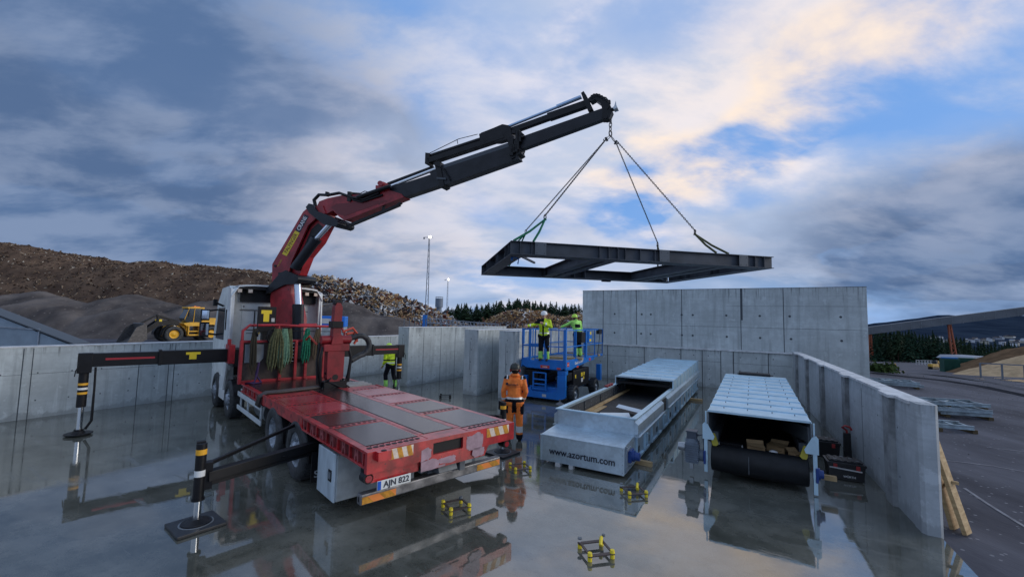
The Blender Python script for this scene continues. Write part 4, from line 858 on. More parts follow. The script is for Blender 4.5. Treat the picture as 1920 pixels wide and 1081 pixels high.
# crane base and front outriggers
b = B(); b.box(8.05, 8.85, -.55, .40, .82, 1.6); b.box(8.22, 8.85, -1.25, 1.25, 1.36, 1.84); b.build('crane_base', BLACK, truck, bevel=.02)
b = B(); b.box(8.12, 8.25, .3, .75, 2.28, 3.0); b.box(8.14, 8.34, .18, .62, 1.9, 2.3); b.box(8.2, 8.7, -.52, .22, 1.5, 2.3); b.box(8.1, 8.2, -.30, .1, 2.2, 2.42); cb = b.build('control_cabinet', BLACK, truck, bevel=.015)
b = B(); b.box(8.114, 8.12, .42, .68, 2.80, 2.90); b.box(8.114, 8.12, .48, .62, 2.58, 2.80); b.box(8.112, 8.12, .34, .42, 2.58, 2.68, 1); b.build('decal', [YEL, SW], cb)
for s, yl_, yo in ((1, 1.2, 4.02), (-1, 1.2, 3.78)):
    nm_ = 'outrigger_beam'; ya_, yb_ = (yl_, yo) if s > 0 else (-yo, -yl_)
    b = B(); ym = s*2.75
    b.box(8.36, 8.60, min(s*1.2, ym), max(s*1.2, ym), 1.49, 1.83); b.box(8.375, 8.585, min(ym, s*yo), max(ym, s*yo), 1.51, 1.81); b.box(8.34, 8.62, min(ym-s*.03, ym+s*.03), max(ym-s*.03, ym+s*.03), 1.48, 1.86)
    ob = b.build(nm_, BLACK, truck, bevel=.008)
    b = B(); b.box(8.37, 8.375, min(s*2.85, s*3.72), max(s*2.85, s*3.72), 1.655, 1.70, 0)
    if s > 0: b.box(8.352, 8.36, 1.95, 2.25, 1.72, 1.78, 1); b.box(8.352, 8.36, 2.03, 2.18, 1.60, 1.72, 1)
    b.build('decal', [mat('decal_red', (.35, .02, .03), .5), YEL], ob)
    yc = s*(yo+.03); b = B(); b.box(8.36, 8.60, yc-.12, yc+.12, 1.38, 1.82); b.cyl((8.48, yc, 1.45), (8.48, yc, .62), .085, n=18); b.tube([(8.42, yc-s*.18, 1.5), (8.42, yc-s*.19, 1.0), (8.45, yc-s*.19, .3), (8.47, yc-s*.1, .12)], [.022, .022, .028, .028], 8); b.tube([(8.33, yc+.09*s, 1.55), (8.3, yc+.13*s, 1.45), (8.3, yc+.14*s, 1.32)], .012, 6)
    lg = b.build('outrigger_leg', BLACK, truck, bevel=.006)
    b = B(); b.cyl((8.48, yc, .62), (8.48, yc, .08), .055, n=16); b.build('piston', CHROME, lg)
    b = B(); b.cyl((8.48, yc, .10), (8.48, yc, .05), .09, .12, n=16); b.cyl((8.48, yc, .05), (8.48, yc, .03), .24, n=20); b.cyl((8.48, yc, .13), (8.48, yc, .08), .08, n=12); b.build('foot', BLACK, lg)
    b = B()
    for z, mi in ((1.13, 0), (1.03, 1), (.93, 0)): b.cyl((8.48, yc, z+.025), (8.48, yc, z-.025), .087, n=18, m=mi, caps=False)
    b.build('reflective_band', [mat('band_amber', (.85, .42, .03), .4), mat('band_white', (.8, .8, .78), .4)], lg)
b = B(); b.box(8.2, 8.7, 1.22, 1.36, 1.45, 1.95); b.box(8.3, 8.4, 1.3, 1.38, 1.95, 2.1); b.build('beam_bracket', REDC, truck, bevel=.01)
# rear outriggers
def rear_out(px_, py_, s, x0=2.2):
    top = Vector((px_, py_, .66)); r = Vector((x0, s*.8, .70))
    b = B(); b.beam(r, (px_, py_-s*.08, .62), .14, .13); b.beam(r+Vector((0, 0, -.1)), (px_+(x0-px_)*.1, py_-s*.10, .52), .12, .05); b.beam(r+Vector((.9, 0, .25)), (px_+.04, py_-s*.07, .76), .05, .05)
    b.cyl(r.lerp(top, .45)+Vector((-.08, 0, -.05)), r.lerp(top, .45)+Vector((-.07, 0, -.04)), .04); b.box(x0-.14, x0+.16, min(s*.2, s*1.0), max(s*.2, s*1.0), .52, .78)
    ob = b.build('outrigger_beam', BLACK, truck, bevel=.006)
    b = B(); b.cyl((px_, py_, 1.06), (px_, py_, .34), .062, n=16); b.box(px_-.03, px_+.10, py_-.08-s*.06, py_+.08-s*.06, .45, .8); b.box(px_+.03, px_+.1, py_-.05, py_+.05, .9, 1.08); b.cyl((px_, py_, .36), (px_, py_, .33), .075, n=16); lg = b.build('outrigger_leg', BLACK, truck, bevel=.005)
    b = B(); b.cyl((px_, py_, .34), (px_, py_, .1), .045, n=16); b.build('piston', CHROME, lg)
    b = B(); b.cyl((px_, py_, .10), (px_, py_, .06), .06, .15, n=18); b.cyl((px_, py_, .06), (px_, py_, .045), .17, n=20); b.build('foot', BLACK, lg)
    b = B(); b.cyl((px_, py_, .99), (px_, py_, .92), .064, n=16, m=0, caps=False); b.cyl((px_, py_, .72), (px_, py_, .64), .064, n=16, m=1, caps=False); b.build('reflective_band', [mat('band_amber', (.85, .42, .03), .4), mat('band_white', (.8, .8, .78), .4)], lg)
rear_out(1.84, 2.71, 1); rear_out(1.50, -2.42, -1)
def mat_plate(p, rz, w, label):
    root = thing('ground_plate', (p.x, p.y, 0), rz, label, 'plate', 'plates under the outrigger feet'); b = MB(); b.box(-w, w, -w, w, .002, .042); b.build('plate', RUBBER if False else mat('black_plastic_plate', (.02, .021, .024), .4, var=.3, scale=8), root, bevel=.008)
    b = MB(); b.lathe([(w*.62, .042), (w*.62, .047), (w*.72, .047), (w*.72, .042)], (0, 0, 0), (0, 0, 1), 24, close=False); b.build('ring', GREYP, root)
mat_plate(tw(1.84, 2.71), TA+.15, .27, 'square black plate under the nearest outrigger foot, left of the rear wheel'); mat_plate(tw(1.50, -2.42), TA+.1, .27, 'square black plate under the outrigger foot behind the right end of the tail')
# the jib folded on the deck
JX, JY = 5.15, -.25
b = B(); w = .17
b.prism([(JY-.19, 1.33), (JY+.19, 1.33), (JY+.20, 2.02), (JY-.20, 2.02), ], 'x', JX-.10, JX+.12)
b.prism([(JY-.19, 1.33), (JY+.19, 1.33), (JY+.12, 1.22), (JY-.12, 1.22)], 'x', JX-.10, JX+.12); b.cyl((JX-.105, JY, 1.34), (JX-.10, JY, 1.34), .07, n=14, m=1)
b.box(JX-.12, JX+.15, JY-.30, JY+.30, 1.95, 2.12); b.prism([(JY-.14, 2.12), (JY+.14, 2.12), (JY+.10, 2.34), (JY-.10, 2.34)], 'x', JX-.14, JX+.1); b.cyl((JX, JY-.36, 2.22), (JX, JY+.34, 2.22), .10, n=16)
b.build('jib_bracket', [mat('jib_red', (.24, .014, .020), .45, var=.35, scale=3), HOLE], truck, bevel=.012)
b = B(); b.prism([(JY-.09, 2.3), (JY+.10, 2.3), (JY+.08, 3.0), (JY+.04, 3.1), (JY-.05, 3.1), (JY-.10, 3.0)], 'x', JX-.09, JX+.1); b.build('jib_arm', mat('jib_red', (.24, .014, .020), .45, var=.35, scale=3), truck, bevel=.015)
b = B(); b.box(JX-.11, JX+.12, JY-.13, JY+.14, 2.50, 2.66); b.box(JX-.07, JX+.07, JY-.09, JY+.09, 3.06, 3.16); b.build('jib_collar', BLACK, truck, bevel=.01)
b = B()
for s in (1, -1):
    b.tube([(JX-.05, JY+s*.30, 2.05), (JX-.1, JY+s*.36, 1.8), (JX-.05, JY+s*.33, 1.4), (JX, JY+s*.28, 1.1)], .035, 8); b.tube([(JX+.05, JY+s*.34, 2.15), (JX, JY+s*.4, 1.7), (JX, JY+s*.36, 1.2)], .03, 8)
b.box(JX-.15, JX+.2, JY-.26, JY+.26, 1.06, 1.24)
for k in range(10): b.tube([(JX+random.uniform(-.2, .1), JY+random.uniform(-.4, .4), 1.06), (JX+random.uniform(-.15, .1), JY+random.uniform(-.35, .35), 1.25), (JX, JY+random.uniform(-.25, .25), 1.45)], .018, 6)
b.build('hose_bundle', BLACK, truck)
b = B(); pts = [(JX+.1, JY-.42, 2.25)]
for k in range(9): a = R_(100-k*25); pts.append((JX+.05, JY-.62-math.sin(R_(k*22))*.26, 2.06+math.cos(R_(k*22))*.25))
pts.append((JX, JY-.40, 1.7)); b.tube(pts, .07, 10); b.build('corrugated_hose', RUBBER, truck)
b = B(); b.tube([(JX+.1, JY-.2, 2.4), (JX+.1, JY-.45, 2.5), (JX+.1, JY-.62, 2.3), (JX+.1, JY-.5, 2.1)], .03, 8); b.tube([(JX+.1, JY-.3, 2.35), (JX+.15, JY-.5, 2.38), (JX+.15, JY-.6, 2.15)], .035, 8); b.tube([(JX+.2, JY+.35, 2.1), (JX+.3, JY+.5, 2.3), (JX+.5, JY+.5, 2.2)], .025, 8)
b.build('red_hose', mat('hose_orange', (.5, .05, .02), .5), truck)
# hoses lying over deck edge
b = B()
for k in range(3): b.tube([(5.15+.07*k, .0, 1.12), (5.05+.08*k, .5, 1.12), (4.98+.09*k, .9, 1.12), (5.0+.08*k, 1.18, 1.12), (5.06+.08*k, 1.29, 1.04), (5.15+.09*k, 1.30, .85), (5.35+.1*k, 1.22, .78), (5.6, 1.0, .8)], .028, 8)
b.build('hydraulic_hose', mat('hose_brown', (.06, .045, .04), .5), truck)
TS, TZ, TAPER = 1.550664, .179782, .064208
# ---------------------------------------------------------------- crane boom (frame: s along heading, l towards camera, z up)
cw = tw(8.4, -.15); BD = (Vector((1.9876, 8.55, 0))-Vector((cw.x, cw.y, 0))).normalized(); BN = Vector((BD.y, -BD.x, 0))
MW = Matrix((BD, -BN, Vector((0, 0, 1)))).transposed().to_4x4(); MW.translation = Vector((cw.x, cw.y, 0))
TR = Matrix.Translation(TO) @ Matrix.Rotation(TA, 4, 'Z'); MT = TR.inverted() @ MW       # local (s, -l, z)
def taper(v):                          # the boom gets slimmer towards its tip (s along, y across, z up)
    k = 1/(1+TAPER*v[0]); return Vector((TS*v[0]*k, v[1]*k, (v[2]+TZ*v[0])*k))
class CB(MB):
    def add(s, vs, fs, m=0, sm=False): return MB.add(s, [taper(v) for v in vs], fs, m, sm)
def C(): return CB(MT)
def pz(b, poly, l0, l1, m=0): return b.prism(poly, 'y', -l1, -l0, m)
b = C(); pz(b, [(-.40, 2.1), (.34, 2.1), (.30, 2.7), (.12, 3.4), (.10, 3.75), (-.36, 3.75), (-.42, 3.3), (-.38, 2.6)], -.19, .19); b.build('crane_column', REDC, truck, bevel=.03)
b = C(); b.cyl((-.05, 0, 1.5), (-.05, 0, 2.2), .36, n=24); b.build('slewing_ring', BLACK, truck)
b = C(); b.cyl((.36, -.14, 1.9), (.31, -.14, 3.1), .125, n=20); b.build('lift_cylinder', BSTEEL, truck)
b = C(); b.cyl((.31, -.14, 3.08), (.24, -.14, 3.82), .075, n=18); b.build('lift_piston', mat('pale_piston', (.75, .82, .92), .22, .55), truck)
b = C(); pz(b, [(-.50, 3.38), (-.36, 3.44), (.0, 3.66), (.37, 3.70), (.42, 3.9), (.0, 4.08), (-.14, 4.0), (-.46, 3.56)], .16, .26); pz(b, [(-.50, 3.38), (-.36, 3.44), (.0, 3.66), (.37, 3.70), (.42, 3.9), (.0, 4.08), (-.14, 4.0), (-.46, 3.56)], -.26, -.16); b.cyl((.33, -.34, 3.84), (.33, .3, 3.84), .105, n=18); b.build('lower_linkage', BSTEEL, truck, bevel=.015)
b = C()
main = [(-.39, 3.62), (-.42, 4.25), (.34, 5.85), (.48, 6.0), (.88, 6.08), (.97, 5.85), (.74, 5.72), (.50, 5.45), (.10, 4.35), (.05, 4.05), (-.15, 3.75)]
pz(b, main, .15, .20); pz(b, main, -.20, -.15)
pz(b, [(-.40, 4.0), (-.42, 4.25), (.34, 5.85), (.48, 6.0), (.56, 5.9), (.44, 5.8), (-.32, 4.2), (-.3, 4.0)], -.15, .15)
pz(b, [(.05, 4.05), (.10, 3.98), (.26, 3.96), (.43, 4.52), (.75, 4.98), (.97, 5.5), (.97, 5.85), (.74, 5.72), (.50, 5.45), (.10, 4.35)], -.16, .10)
mb_ = b.build('main_boom', REDC, truck, bevel=.012)
b = C(); pz(b, [(.14, 4.25), (.30, 4.2), (.45, 4.55), (.70, 5.02), (.84, 5.45), (.70, 5.55), (.52, 5.35)], .095, .103); b.build('boom_recess', HOLE, mb_)
def btext(name, body, size, m, par, Tm, ext, sx=1.0):
    o = text(name, body, size, m, par, Tm, ext, sx)
    for v in o.data.vertices: v.co = MT @ taper(v.co)
    return o
def BF(s, z, ang, l=.203): # text frame on the near side of the boom
    a = R_(ang); return frame((s, -l, z), (math.cos(a), 0, math.sin(a)), (-math.sin(a), 0, math.cos(a)))
ang_ = math.degrees(math.atan2(5.64-4.71, .42)) 
a_ = R_(ang_); ux, uz = math.cos(a_), math.sin(a_)
def along(d, o=0): return (.045+ux*d-uz*o, 4.86+uz*d+ux*o)
def bar(b, d0, d1, w, m): p = [along(d0, -w), along(d1, -w), along(d1, w), along(d0, w)]; pz(b, p, .200, .2035, m)
b = C(); bar(b, -.36, .42, .072, 0); bar(b, .425, .98, .072, 1); b.build('name_plate', [YEL, TXT], mb_)
btext('name_text', 'PALFINGER', .140, mat('decal_red_text', (.10, .004, .004), .5), mb_, BF(*along(.03), ang_, .2045), .001, .90); btext('name_text', 'CRANE', .150, TXTW, mb_, BF(*along(.70), ang_, .2045), .001, .92)
btext('model_text', 'PK 92002', .06, mat('decal_gold', (.5, .3, .03), .5), mb_, BF(*along(-.62, .0), ang_, .2045), .001)
b = C()
for s_, z_ in ((-.33, 4.2), (-.2, 3.98), (.62, 5.93)): b.cyl((s_, -.2, z_), (s_, -.215, z_), .035, n=12)
b.build('pin', BLACK, mb_)
b = C(); b.cyl((.17, -.16, 4.15), (.70, -.16, 5.02), .12, n=18); b.cyl((.66, -.16, 4.96), (.73, -.16, 5.07), .135, n=18); b.build('knuckle_cylinder', BSTEEL, truck)
b = C(); b.cyl((.70, -.16, 5.02), (1.10, -.16, 5.55), .065, n=16); b.build('knuckle_piston', CHROME, truck)
b = C(); lk_ = [(.46, 5.98), (.54, 6.10), (.64, 6.08), (.78, 5.88), (1.03, 5.80), (1.39, 5.66), (1.47, 5.52), (1.38, 5.42), (.98, 5.50), (.82, 5.62), (.56, 5.82)]
pz(b, lk_, .20, .27); pz(b, lk_, -.27, -.2); b.cyl((1.36, -.36, 5.54), (1.36, .3, 5.54), .10, n=18); b.build('knuckle_linkage', BSTEEL, truck, bevel=.012)
b = C(); outer = [(.66, 5.95), (.75, 6.2), (.98, 6.31), (1.45, 6.45), (1.95, 6.50), (2.45, 6.70), (2.80, 6.68), (3.12, 6.60), (3.21, 6.50), (2.76, 6.28), (1.50, 5.66), (1.35, 5.76), (1.16, 5.95), (1.0, 5.85), (.85, 5.75)]
pz(b, outer, -.17, .17); oba = b.build('outer_boom', REDC, truck, bevel=.02)
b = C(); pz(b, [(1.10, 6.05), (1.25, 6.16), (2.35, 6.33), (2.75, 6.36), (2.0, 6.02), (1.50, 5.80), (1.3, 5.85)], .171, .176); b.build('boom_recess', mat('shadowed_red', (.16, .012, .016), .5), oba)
b = C(); b.tube([(.62, -.1, 5.98), (.55, -.1, 6.25), (.68, -.1, 6.42), (.95, -.12, 6.42), (1.3, -.15, 6.50), (1.7, -.2, 6.38), (2.05, -.2, 6.33), (2.5, -.2, 6.58)], .045, 8); b.tube([(1.6, -.19, 6.46), (1.75, -.2, 6.3), (2.0, -.2, 6.26), (2.6, -.2, 6.52)], .03, 8); b.tube([(.9, -.1, 6.38), (.92, -.1, 6.52)], .05, 8)
b.cyl((1.9, -.24, 6.38), (2.85, -.24, 6.80), .06, n=10); b.box(1.58, 1.68, -.22, .2, 6.25, 6.55); b.box(1.5, 1.85, -.1, .1, 6.45, 6.56); b.tube([(1.8, -.1, 6.5), (2.0, -.1, 6.62), (2.1, -.1, 6.6)], .012, 6); b.build('boom_hose', BLACK, oba)
b = C(); b.box(2.48, 2.62, -.22, .2, 6.62, 6.93); b.cyl((2.55, -.26, 6.86), (2.55, .22, 6.86), .08, n=14); b.box(2.4, 2.75, -.24, -.1, 6.68, 6.8); b.build('boom_clevis', REDC, oba, bevel=.015)
b = C(); b.beam((1.55, -.1, 5.50), (3.06, -.1, 6.26), .09, .075); b.beam((2.55, -.1, 6.0), (2.62, -.1, 6.3), .05, .05); b.beam((2.95, -.1, 6.2), (3.1, -.1, 6.33), .1, .05); b.build('stay_bar', BLACK, truck)
bs = Vector((1, 0, .40)).normalized()
def seg(name, t0, t1, b0, b1, l, m=BSTEEL, par=None, bev=.03):
    b = C(); pz(b, [t0, t1, b1, b0], -l, l); return b.build(name, m, par or truck, bevel=bev)
seg('boom_extension', (2.62, 6.72), (4.30, 7.42), (3.0, 6.43), (4.45, 7.04), .13)
e2 = seg('boom_extension', (3.95, 7.33), (6.62, 8.46), (4.30, 6.92), (6.80, 8.02), .155)
e3 = seg('boom_extension', (6.5, 8.62), (9.60, 10.02), (6.70, 8.30), (9.80, 9.72), .115)
b = C(); b.beam((4.18, .02, 7.50), (6.6, .02, 8.56), .2, .16); b.box(4.2, 4.5, -.2, -.16, 7.12, 7.2); b.build('ridge_plate', mat('boom_highlight_steel', (.05, .06, .075), .3, .3), e2, bevel=.02)
b = C()
for (s_, z0, z1, w_) in ((4.32, 6.9, 7.72, .18), (6.55, 8.0, 9.05, .19), (6.75, 8.15, 8.6, .2)):
    pz(b, [(s_-.10+.1, z0-.03), (s_+.12, z0+.05), (s_-.05, z1), (s_-.22, z1-.06)], -w_, w_)
for k in range(10): s_ = random.uniform(6.45, 6.9); b.box(s_, s_+.12, -.24, -.1, 8.1+(s_-6.45)*.4+random.uniform(-.1, .7), 8.2+(s_-6.45)*.4+random.uniform(.0, .7))
b.tube([(6.8, -.2, 8.3), (7.0, -.2, 8.25), (6.95, -.2, 8.15)], .03, 6); b.tube([(4.1, -.2, 7.6), (4.4, -.21, 7.5), (4.6, -.21, 7.2), (4.62, -.18, 7.12)], .022, 6)
b.build('boom_collar', BLACK, truck, bevel=.01)
b = C(); b.beam((3.86, .0, 7.74), (6.25, .0, 8.76), .24, .16); b.cyl((3.82, .05, 7.92), (6.3, .05, 9.0), .065, n=12); b.box(3.78, 3.9, -.12, .14, 7.62, 7.98); pz(b, [(5.5, 8.50), (5.45, 8.74), (6.2, 9.14), (6.42, 9.12), (6.5, 8.7), (6.1, 8.55)], -.11, .11)
b.tube([(3.85, -.1, 7.94), (4.8, -.1, 8.52), (5.4, -.1, 8.73)], .012, 6); b.tube([(4.75, -.1, 8.5), (4.78, -.1, 8.36)], .012, 6); b.beam((5.5, 0, 8.78), (5.9, 0, 8.98), .14, .05)
b.build('extension_cylinder', BLACK, truck, bevel=.01)
b = C(); b.cyl((2.62, -.06, 6.78), (4.1, -.06, 7.50), .05, n=12); b.build('extension_piston', CHROME, truck)
b = C(); b.cyl((2.58, .08, 6.93), (3.95, .08, 7.58), .065, n=12); b.build('extension_cylinder', BLACK, truck)
b = C(); b.cyl((6.35, -.03, 9.10), (8.05, -.03, 9.96), .045, n=12); b.cyl((8.0, -.03, 9.95), (8.84, -.03, 10.38), .065, n=14); b.build('extension_piston', mat('blue_steel_piston', (.35, .48, .66), .2, .8), truck)
b = C(); b.beam((6.45, .02, 8.98), (8.6, .02, 9.98), .16, .19); b.beam((7.7, .02, 9.57), (9.1, .02, 10.2), .18, .25); b.build('extension_cylinder', BLACK, truck, bevel=.02)
b = C(); pz(b, [(8.86, 10.46), (8.95, 10.54), (9.05, 10.40), (9.28, 9.95), (9.12, 9.85), (8.98, 10.15)], -.15, .15); pz(b, [(9.10, 10.30), (9.30, 10.50), (9.45, 10.50), (9.72, 10.40), (9.9, 10.15), (9.97, 9.95), (9.85, 9.66), (9.6, 9.62), (9.62, 9.95), (9.55, 10.18), (9.35, 10.30), (9.2, 10.2)], -.13, .13)
for k in range(8): s_ = 9.2+k*.09; b.box(s_, s_+.07, -.15, -.05, 10.42-abs(s_-9.4)*.5, 10.52-abs(s_-9.4)*.5+random.uniform(0, .05))
b.tube([(9.5, -.14, 10.42), (9.75, -.14, 10.40), (9.9, -.14, 10.2), (9.8, -.14, 10.0)], .02, 6); b.cyl((9.72, -.17, 9.72), (9.72, .16, 9.72), .08, n=12); b.cyl((9.9, -.1, 10.0), (10.1, -.1, 10.05), .06, n=10)
b.build('boom_head', BLACK, truck, bevel=.01)
b = C(); b.cyl((10.02, -.1, 10.02), (10.16, -.1, 10.08), .09, n=12); b.prism([(10.02, 10.1), (10.12, 10.1), (10.09, 10.34)], 'y', -.11, -.09); b.build('head_light', ALU, truck)
# ================================================================ LIFTING CHAINS, SLINGS, FRAME
def cwp(s, l, z): return MW @ taper((s, -l, z))
hook = cwp(9.88, 0, 9.70)
def link(b, p, d, r, ln, th, tw_=0):
    d = Vector(d).normalized(); u = d.orthogonal().normalized(); u = Matrix.Rotation(tw_, 3, d) @ u; n = 12; pts = []
    for k in range(n): a = 2*math.pi*k/n; pts.append(p+d*math.sin(a)*ln/2+u*math.cos(a)*r)
    w = d.cross(u); vs = []
    for k in range(n):
        c = pts[k]; rad = (c-p).normalized()
        for j in range(5): t = 2*math.pi*j/5; vs.append(c+rad*math.cos(t)*th+w*math.sin(t)*th)
    b.add(vs, [(5*k+j, 5*k+(j+1) % 5, 5*((k+1) % n)+(j+1) % 5, 5*((k+1) % n)+j) for k in range(n) for j in range(5)], 0, True)
def chain(b, p0, p1, r=.0125, th=.0052, pitch=.038):
    d = p1-p0; n = max(2, int(d.length/pitch))
    for k in range(n+1): link(b, p0+d*(k/n), d, r, pitch*1.55, th, (k % 2)*math.pi/2)
ring = Vector((hook.x, hook.y, 6.70)); cs = thing('chain_sling', ring, 0, 'four-leg chain sling hanging from the crane tip, its legs spread down to the frame', 'chain sling'); MR = Matrix.Translation(-ring)
b = MB(MR)
for k in range(3): link(b, Vector((hook.x, hook.y, hook.z-.03-.085*k)), (0, 0, 1), .032, .12, .010, (k % 2)*math.pi/2)
link(b, ring+Vector((0, 0, .02)), (0, 0, 1), .05, .13, .013); b.build('master_link', CHAINM, cs, fix=False)
ends = [far(1022, 404, 6.85), far(986, 432, 9.3), far(1233, 455, 9.5), far(1303, 432, 7.35)]
starts = [ring+Vector((-.085, 0, -.10)), ring+Vector((-.10, .03, -.11)), ring+Vector((.12, .03, -.15)), ring+Vector((.14, -.01, -.155))]
for st, en in zip(starts, ends):
    b = MB(MR); chain(b, st, en); b.build('chain_leg', CHAINM, cs, fix=False)
for sx, pp in ((-1, starts[0]), (1, starts[2])):
    b = MB(MR); link(b, (ring+pp)/2+Vector((0, 0, -.02)), pp-ring, .022, .14, .008); b.box(-.02, .02, -.012, .012, -.05, .04, 0, Matrix.Translation(pp) @ Euler((0, .5*sx, 0)).to_matrix().to_4x4()); b.tube([pp, pp+Vector((.03*sx, 0, -.04)), pp+Vector((.06*sx, 0, -.03)), pp+Vector((.05*sx, 0, 0))], .011, 6); b.build('coupling_hook', CHAINM, cs, fix=False)
for en in ends:
    b = MB(MR); link(b, en+Vector((0, 0, -.03)), (0, 0, 1), .028, .09, .009); b.build('end_hook', CHAINM, cs, fix=False)
# steel frame
HZ = 3.809; BH = .39; FS = .5333
A_ = Vector((-.0304, 6.4411, 0)); B_ = A_+Vector((math.cos(.2082), math.sin(.2082), 0))*4.78; C_ = Vector((6.07, 18.05, 0)); D_ = Vector((-1.95, 14.75, 0))
ex_ = (B_-A_).normalized(); LX = (B_-A_).length/FS; ey_ = Vector((-ex_.y, ex_.x, 0)); LY = 6.32
fa = math.atan2(ex_.y, ex_.x); fr_ = thing('steel_girder_frame', (A_.x, A_.y, HZ), fa, 'large dark grey rectangular frame of I-beams hanging from the crane chains', 'steel frame'); fr_.scale = (FS, FS, FS)
def ibeam(b, p0, p1, h=BH, w=.32, tf=.018, tw_=.014):
    p0 = Vector(p0); p1 = Vector(p1); b.beam(p0+Vector((0, 0, h-tf/2)), p1+Vector((0, 0, h-tf/2)), w, tf); b.beam(p0+Vector((0, 0, tf/2)), p1+Vector((0, 0, tf/2)), w, tf); b.beam(p0+Vector((0, 0, h/2)), p1+Vector((0, 0, h/2)), tw_, h-2*tf)
for y in (.27, LY-.27):
    b = MB(); yq = y+(-.17 if y < 1 else .17); b.beam((0, y, BH-.009), (LX, y, BH-.009), .54, .018); b.beam((0, y, .009), (LX, y, .009), .54, .018); b.beam((0, yq, BH/2), (LX, yq, BH/2), .014, BH-.036); g = b.build('long_girder', STEEL, fr_)
    b = MB(); s_ = -1 if y < 1 else 1
    for x in (.28, .62, 2.75, 3.05, 3.35, 3.6, 4.1, 4.6, 7.95, 8.25, 8.6): b.box(x, x+.014, y-.26, y+.26, .02, BH-.02)
    b.build('stiffener', STEEL, g)
    b = MB()
    for x, w_ in ((.72, .34), (4.75, .34), (7.62, .33)):
        yy = y+s_*.276; b.box(x, x+w_, yy-.008, yy+.008, .01, BH-.01, 0)
        for q in (.06, w_-.06):
            for z in (.06, .30): b.cyl((x+q, yy+s_*.008, z), (x+q, yy+s_*.013, z), .013, n=8, m=1)
    b.build('splice_plate', [mat('girder_plate', (.085, .10, .12), .42, .1), HOLE], g)
b = MB()
for x in (.23, LX-.23): 
    b2 = MB(); ibeam(b2, (x, .54, 0), (x, LY-.54, 0), BH, .46); g = b2.build('end_girder', STEEL, fr_)
    b2 = MB(); s_ = -1 if x < 1 else 1
    for y in (.5, 1.0, 2.4, 2.6, 4.2, 4.8): b2.box(x-.22, x+.22, y, y+.014, .02, BH-.02)
    b2.build('stiffener', STEEL, g)
for x in (2.85, 3.35, 6.9, 7.4): b2 = MB(); ibeam(b2, (x, .35, .006), (x, LY-.35, .006), BH-.03, .36); b2.build('cross_beam', STEEL, fr_)
b = MB()
for xa in (2.92, 6.97):
    for k in range(6): y = .7+k*.92; b.box(xa, xa+.36, y, y+.30, .03, .05)
b.build('batten_plate', STEEL, fr_)
b = MB(); b.beam((.17, .3, .08), (1.3, 2.2, .08), .06, .06); b.beam((LX-.2, 6.0, .08), (7.45, 4.6, .08), .06, .06); b.box(5.6, 6.0, LY-.2, LY-.02, -.06, 0); b.build('brace', STEEL, fr_)
b = MB(); b.box(.14, .2, .62, .68, -.1, .0); b.tube([(.2, .6, 0), (.35, .5, -.06), (.33, .52, -.22)], .02, 6); b.build('blue_tie', BLUE, fr_)
def fw(x, y, z=BH): return Vector((A_.x, A_.y, HZ))+ex_*x*FS+ey_*y*FS+Vector((0, 0, z*FS))
def sling(en, pa, pb, m, label):
    root = thing('round_sling', en, 0, label, 'sling', 'round slings holding the frame'); Mx = Matrix.Translation(-en); b = MB(Mx); top = en+Vector((0, 0, -.065))
    for p in (pa, pb): b.tube([top, top.lerp(p, .5)+Vector((0, 0, -.02)), p+Vector((0, 0, .01))], [.016, .019, .019], 7)
    b.tube([top+Vector((-.018, 0, -.012)), top+Vector((0, 0, .015)), top+Vector((.018, 0, -.012))], .016, 6); b.build('webbing', m, root)
sling(ends[0], fw(.10, .1), fw(.68, .05), SLING, 'green round sling at the near left corner of the hanging frame')
sling(ends[1], fw(.45, LY-.08), fw(1.2, LY-.08), SLING, 'green round sling at the far left corner of the hanging frame')
sling(ends[2], fw(8.45, LY-.08), fw(8.85, LY-.08), SLING2, 'short olive round sling at the far right part of the hanging frame')
sling(ends[3], fw(6.85, .08), fw(7.3, .08), SLING2, 'long olive round sling at the near right end of the hanging frame')
b = None
# slings hanging on the headboard
def hang(y, m, n, ln, w, label, x=7.08, z=2.42, seed=1):
    rnd = random.Random(seed); root = thing('lifting_sling', tw(x, y, z), TA, label, 'sling', 'slings hung on the headboard'); b = MB()
    for k in range(n):
        u = (k/(n-1)-.5)*w; u2 = u*1.05+rnd.uniform(-.03, .03); l2 = ln*rnd.uniform(.8, 1); dx = rnd.uniform(-.03, .02)
        b.tube([(0, u*.25, 0), (dx, u*.8, -l2*.3), (dx-.01, u2, -l2*.8), (dx, u2+.02, -l2), (dx+.02, u2+.06, -l2*.82), (dx+.01, u*.8+.05, -l2*.3), (.02, u*.25+.02, 0)], .028, 6)
    b.build('webbing', m, root)
hang(.50, SLING2, 5, 1.2, .30, 'bundle of olive slings hanging on the headboard, left of the pale green ones', seed=2)
hang(.33, SLING3, 6, 1.02, .20, 'bundle of pale green slings hanging in the middle of the headboard', seed=3)
hang(.21, SLING2, 3, 1.1, .10, 'thin olive sling hanging right of the pale green slings beside the ladder', seed=4)
hang(-.24, SLING, 4, .95, .13, 'dark green sling hanging right of the ladder on the headboard', seed=5)
hang(-.52, mat('brown_sling', (.10, .075, .05), .8), 3, .9, .14, 'brown sling hanging behind the folded red jib', seed=6)
hang(1.02, mat('dark_sling', (.045, .04, .03), .85), 2, 1.25, .06, 'dark webbing strap hanging in front of the grey plate', seed=7)
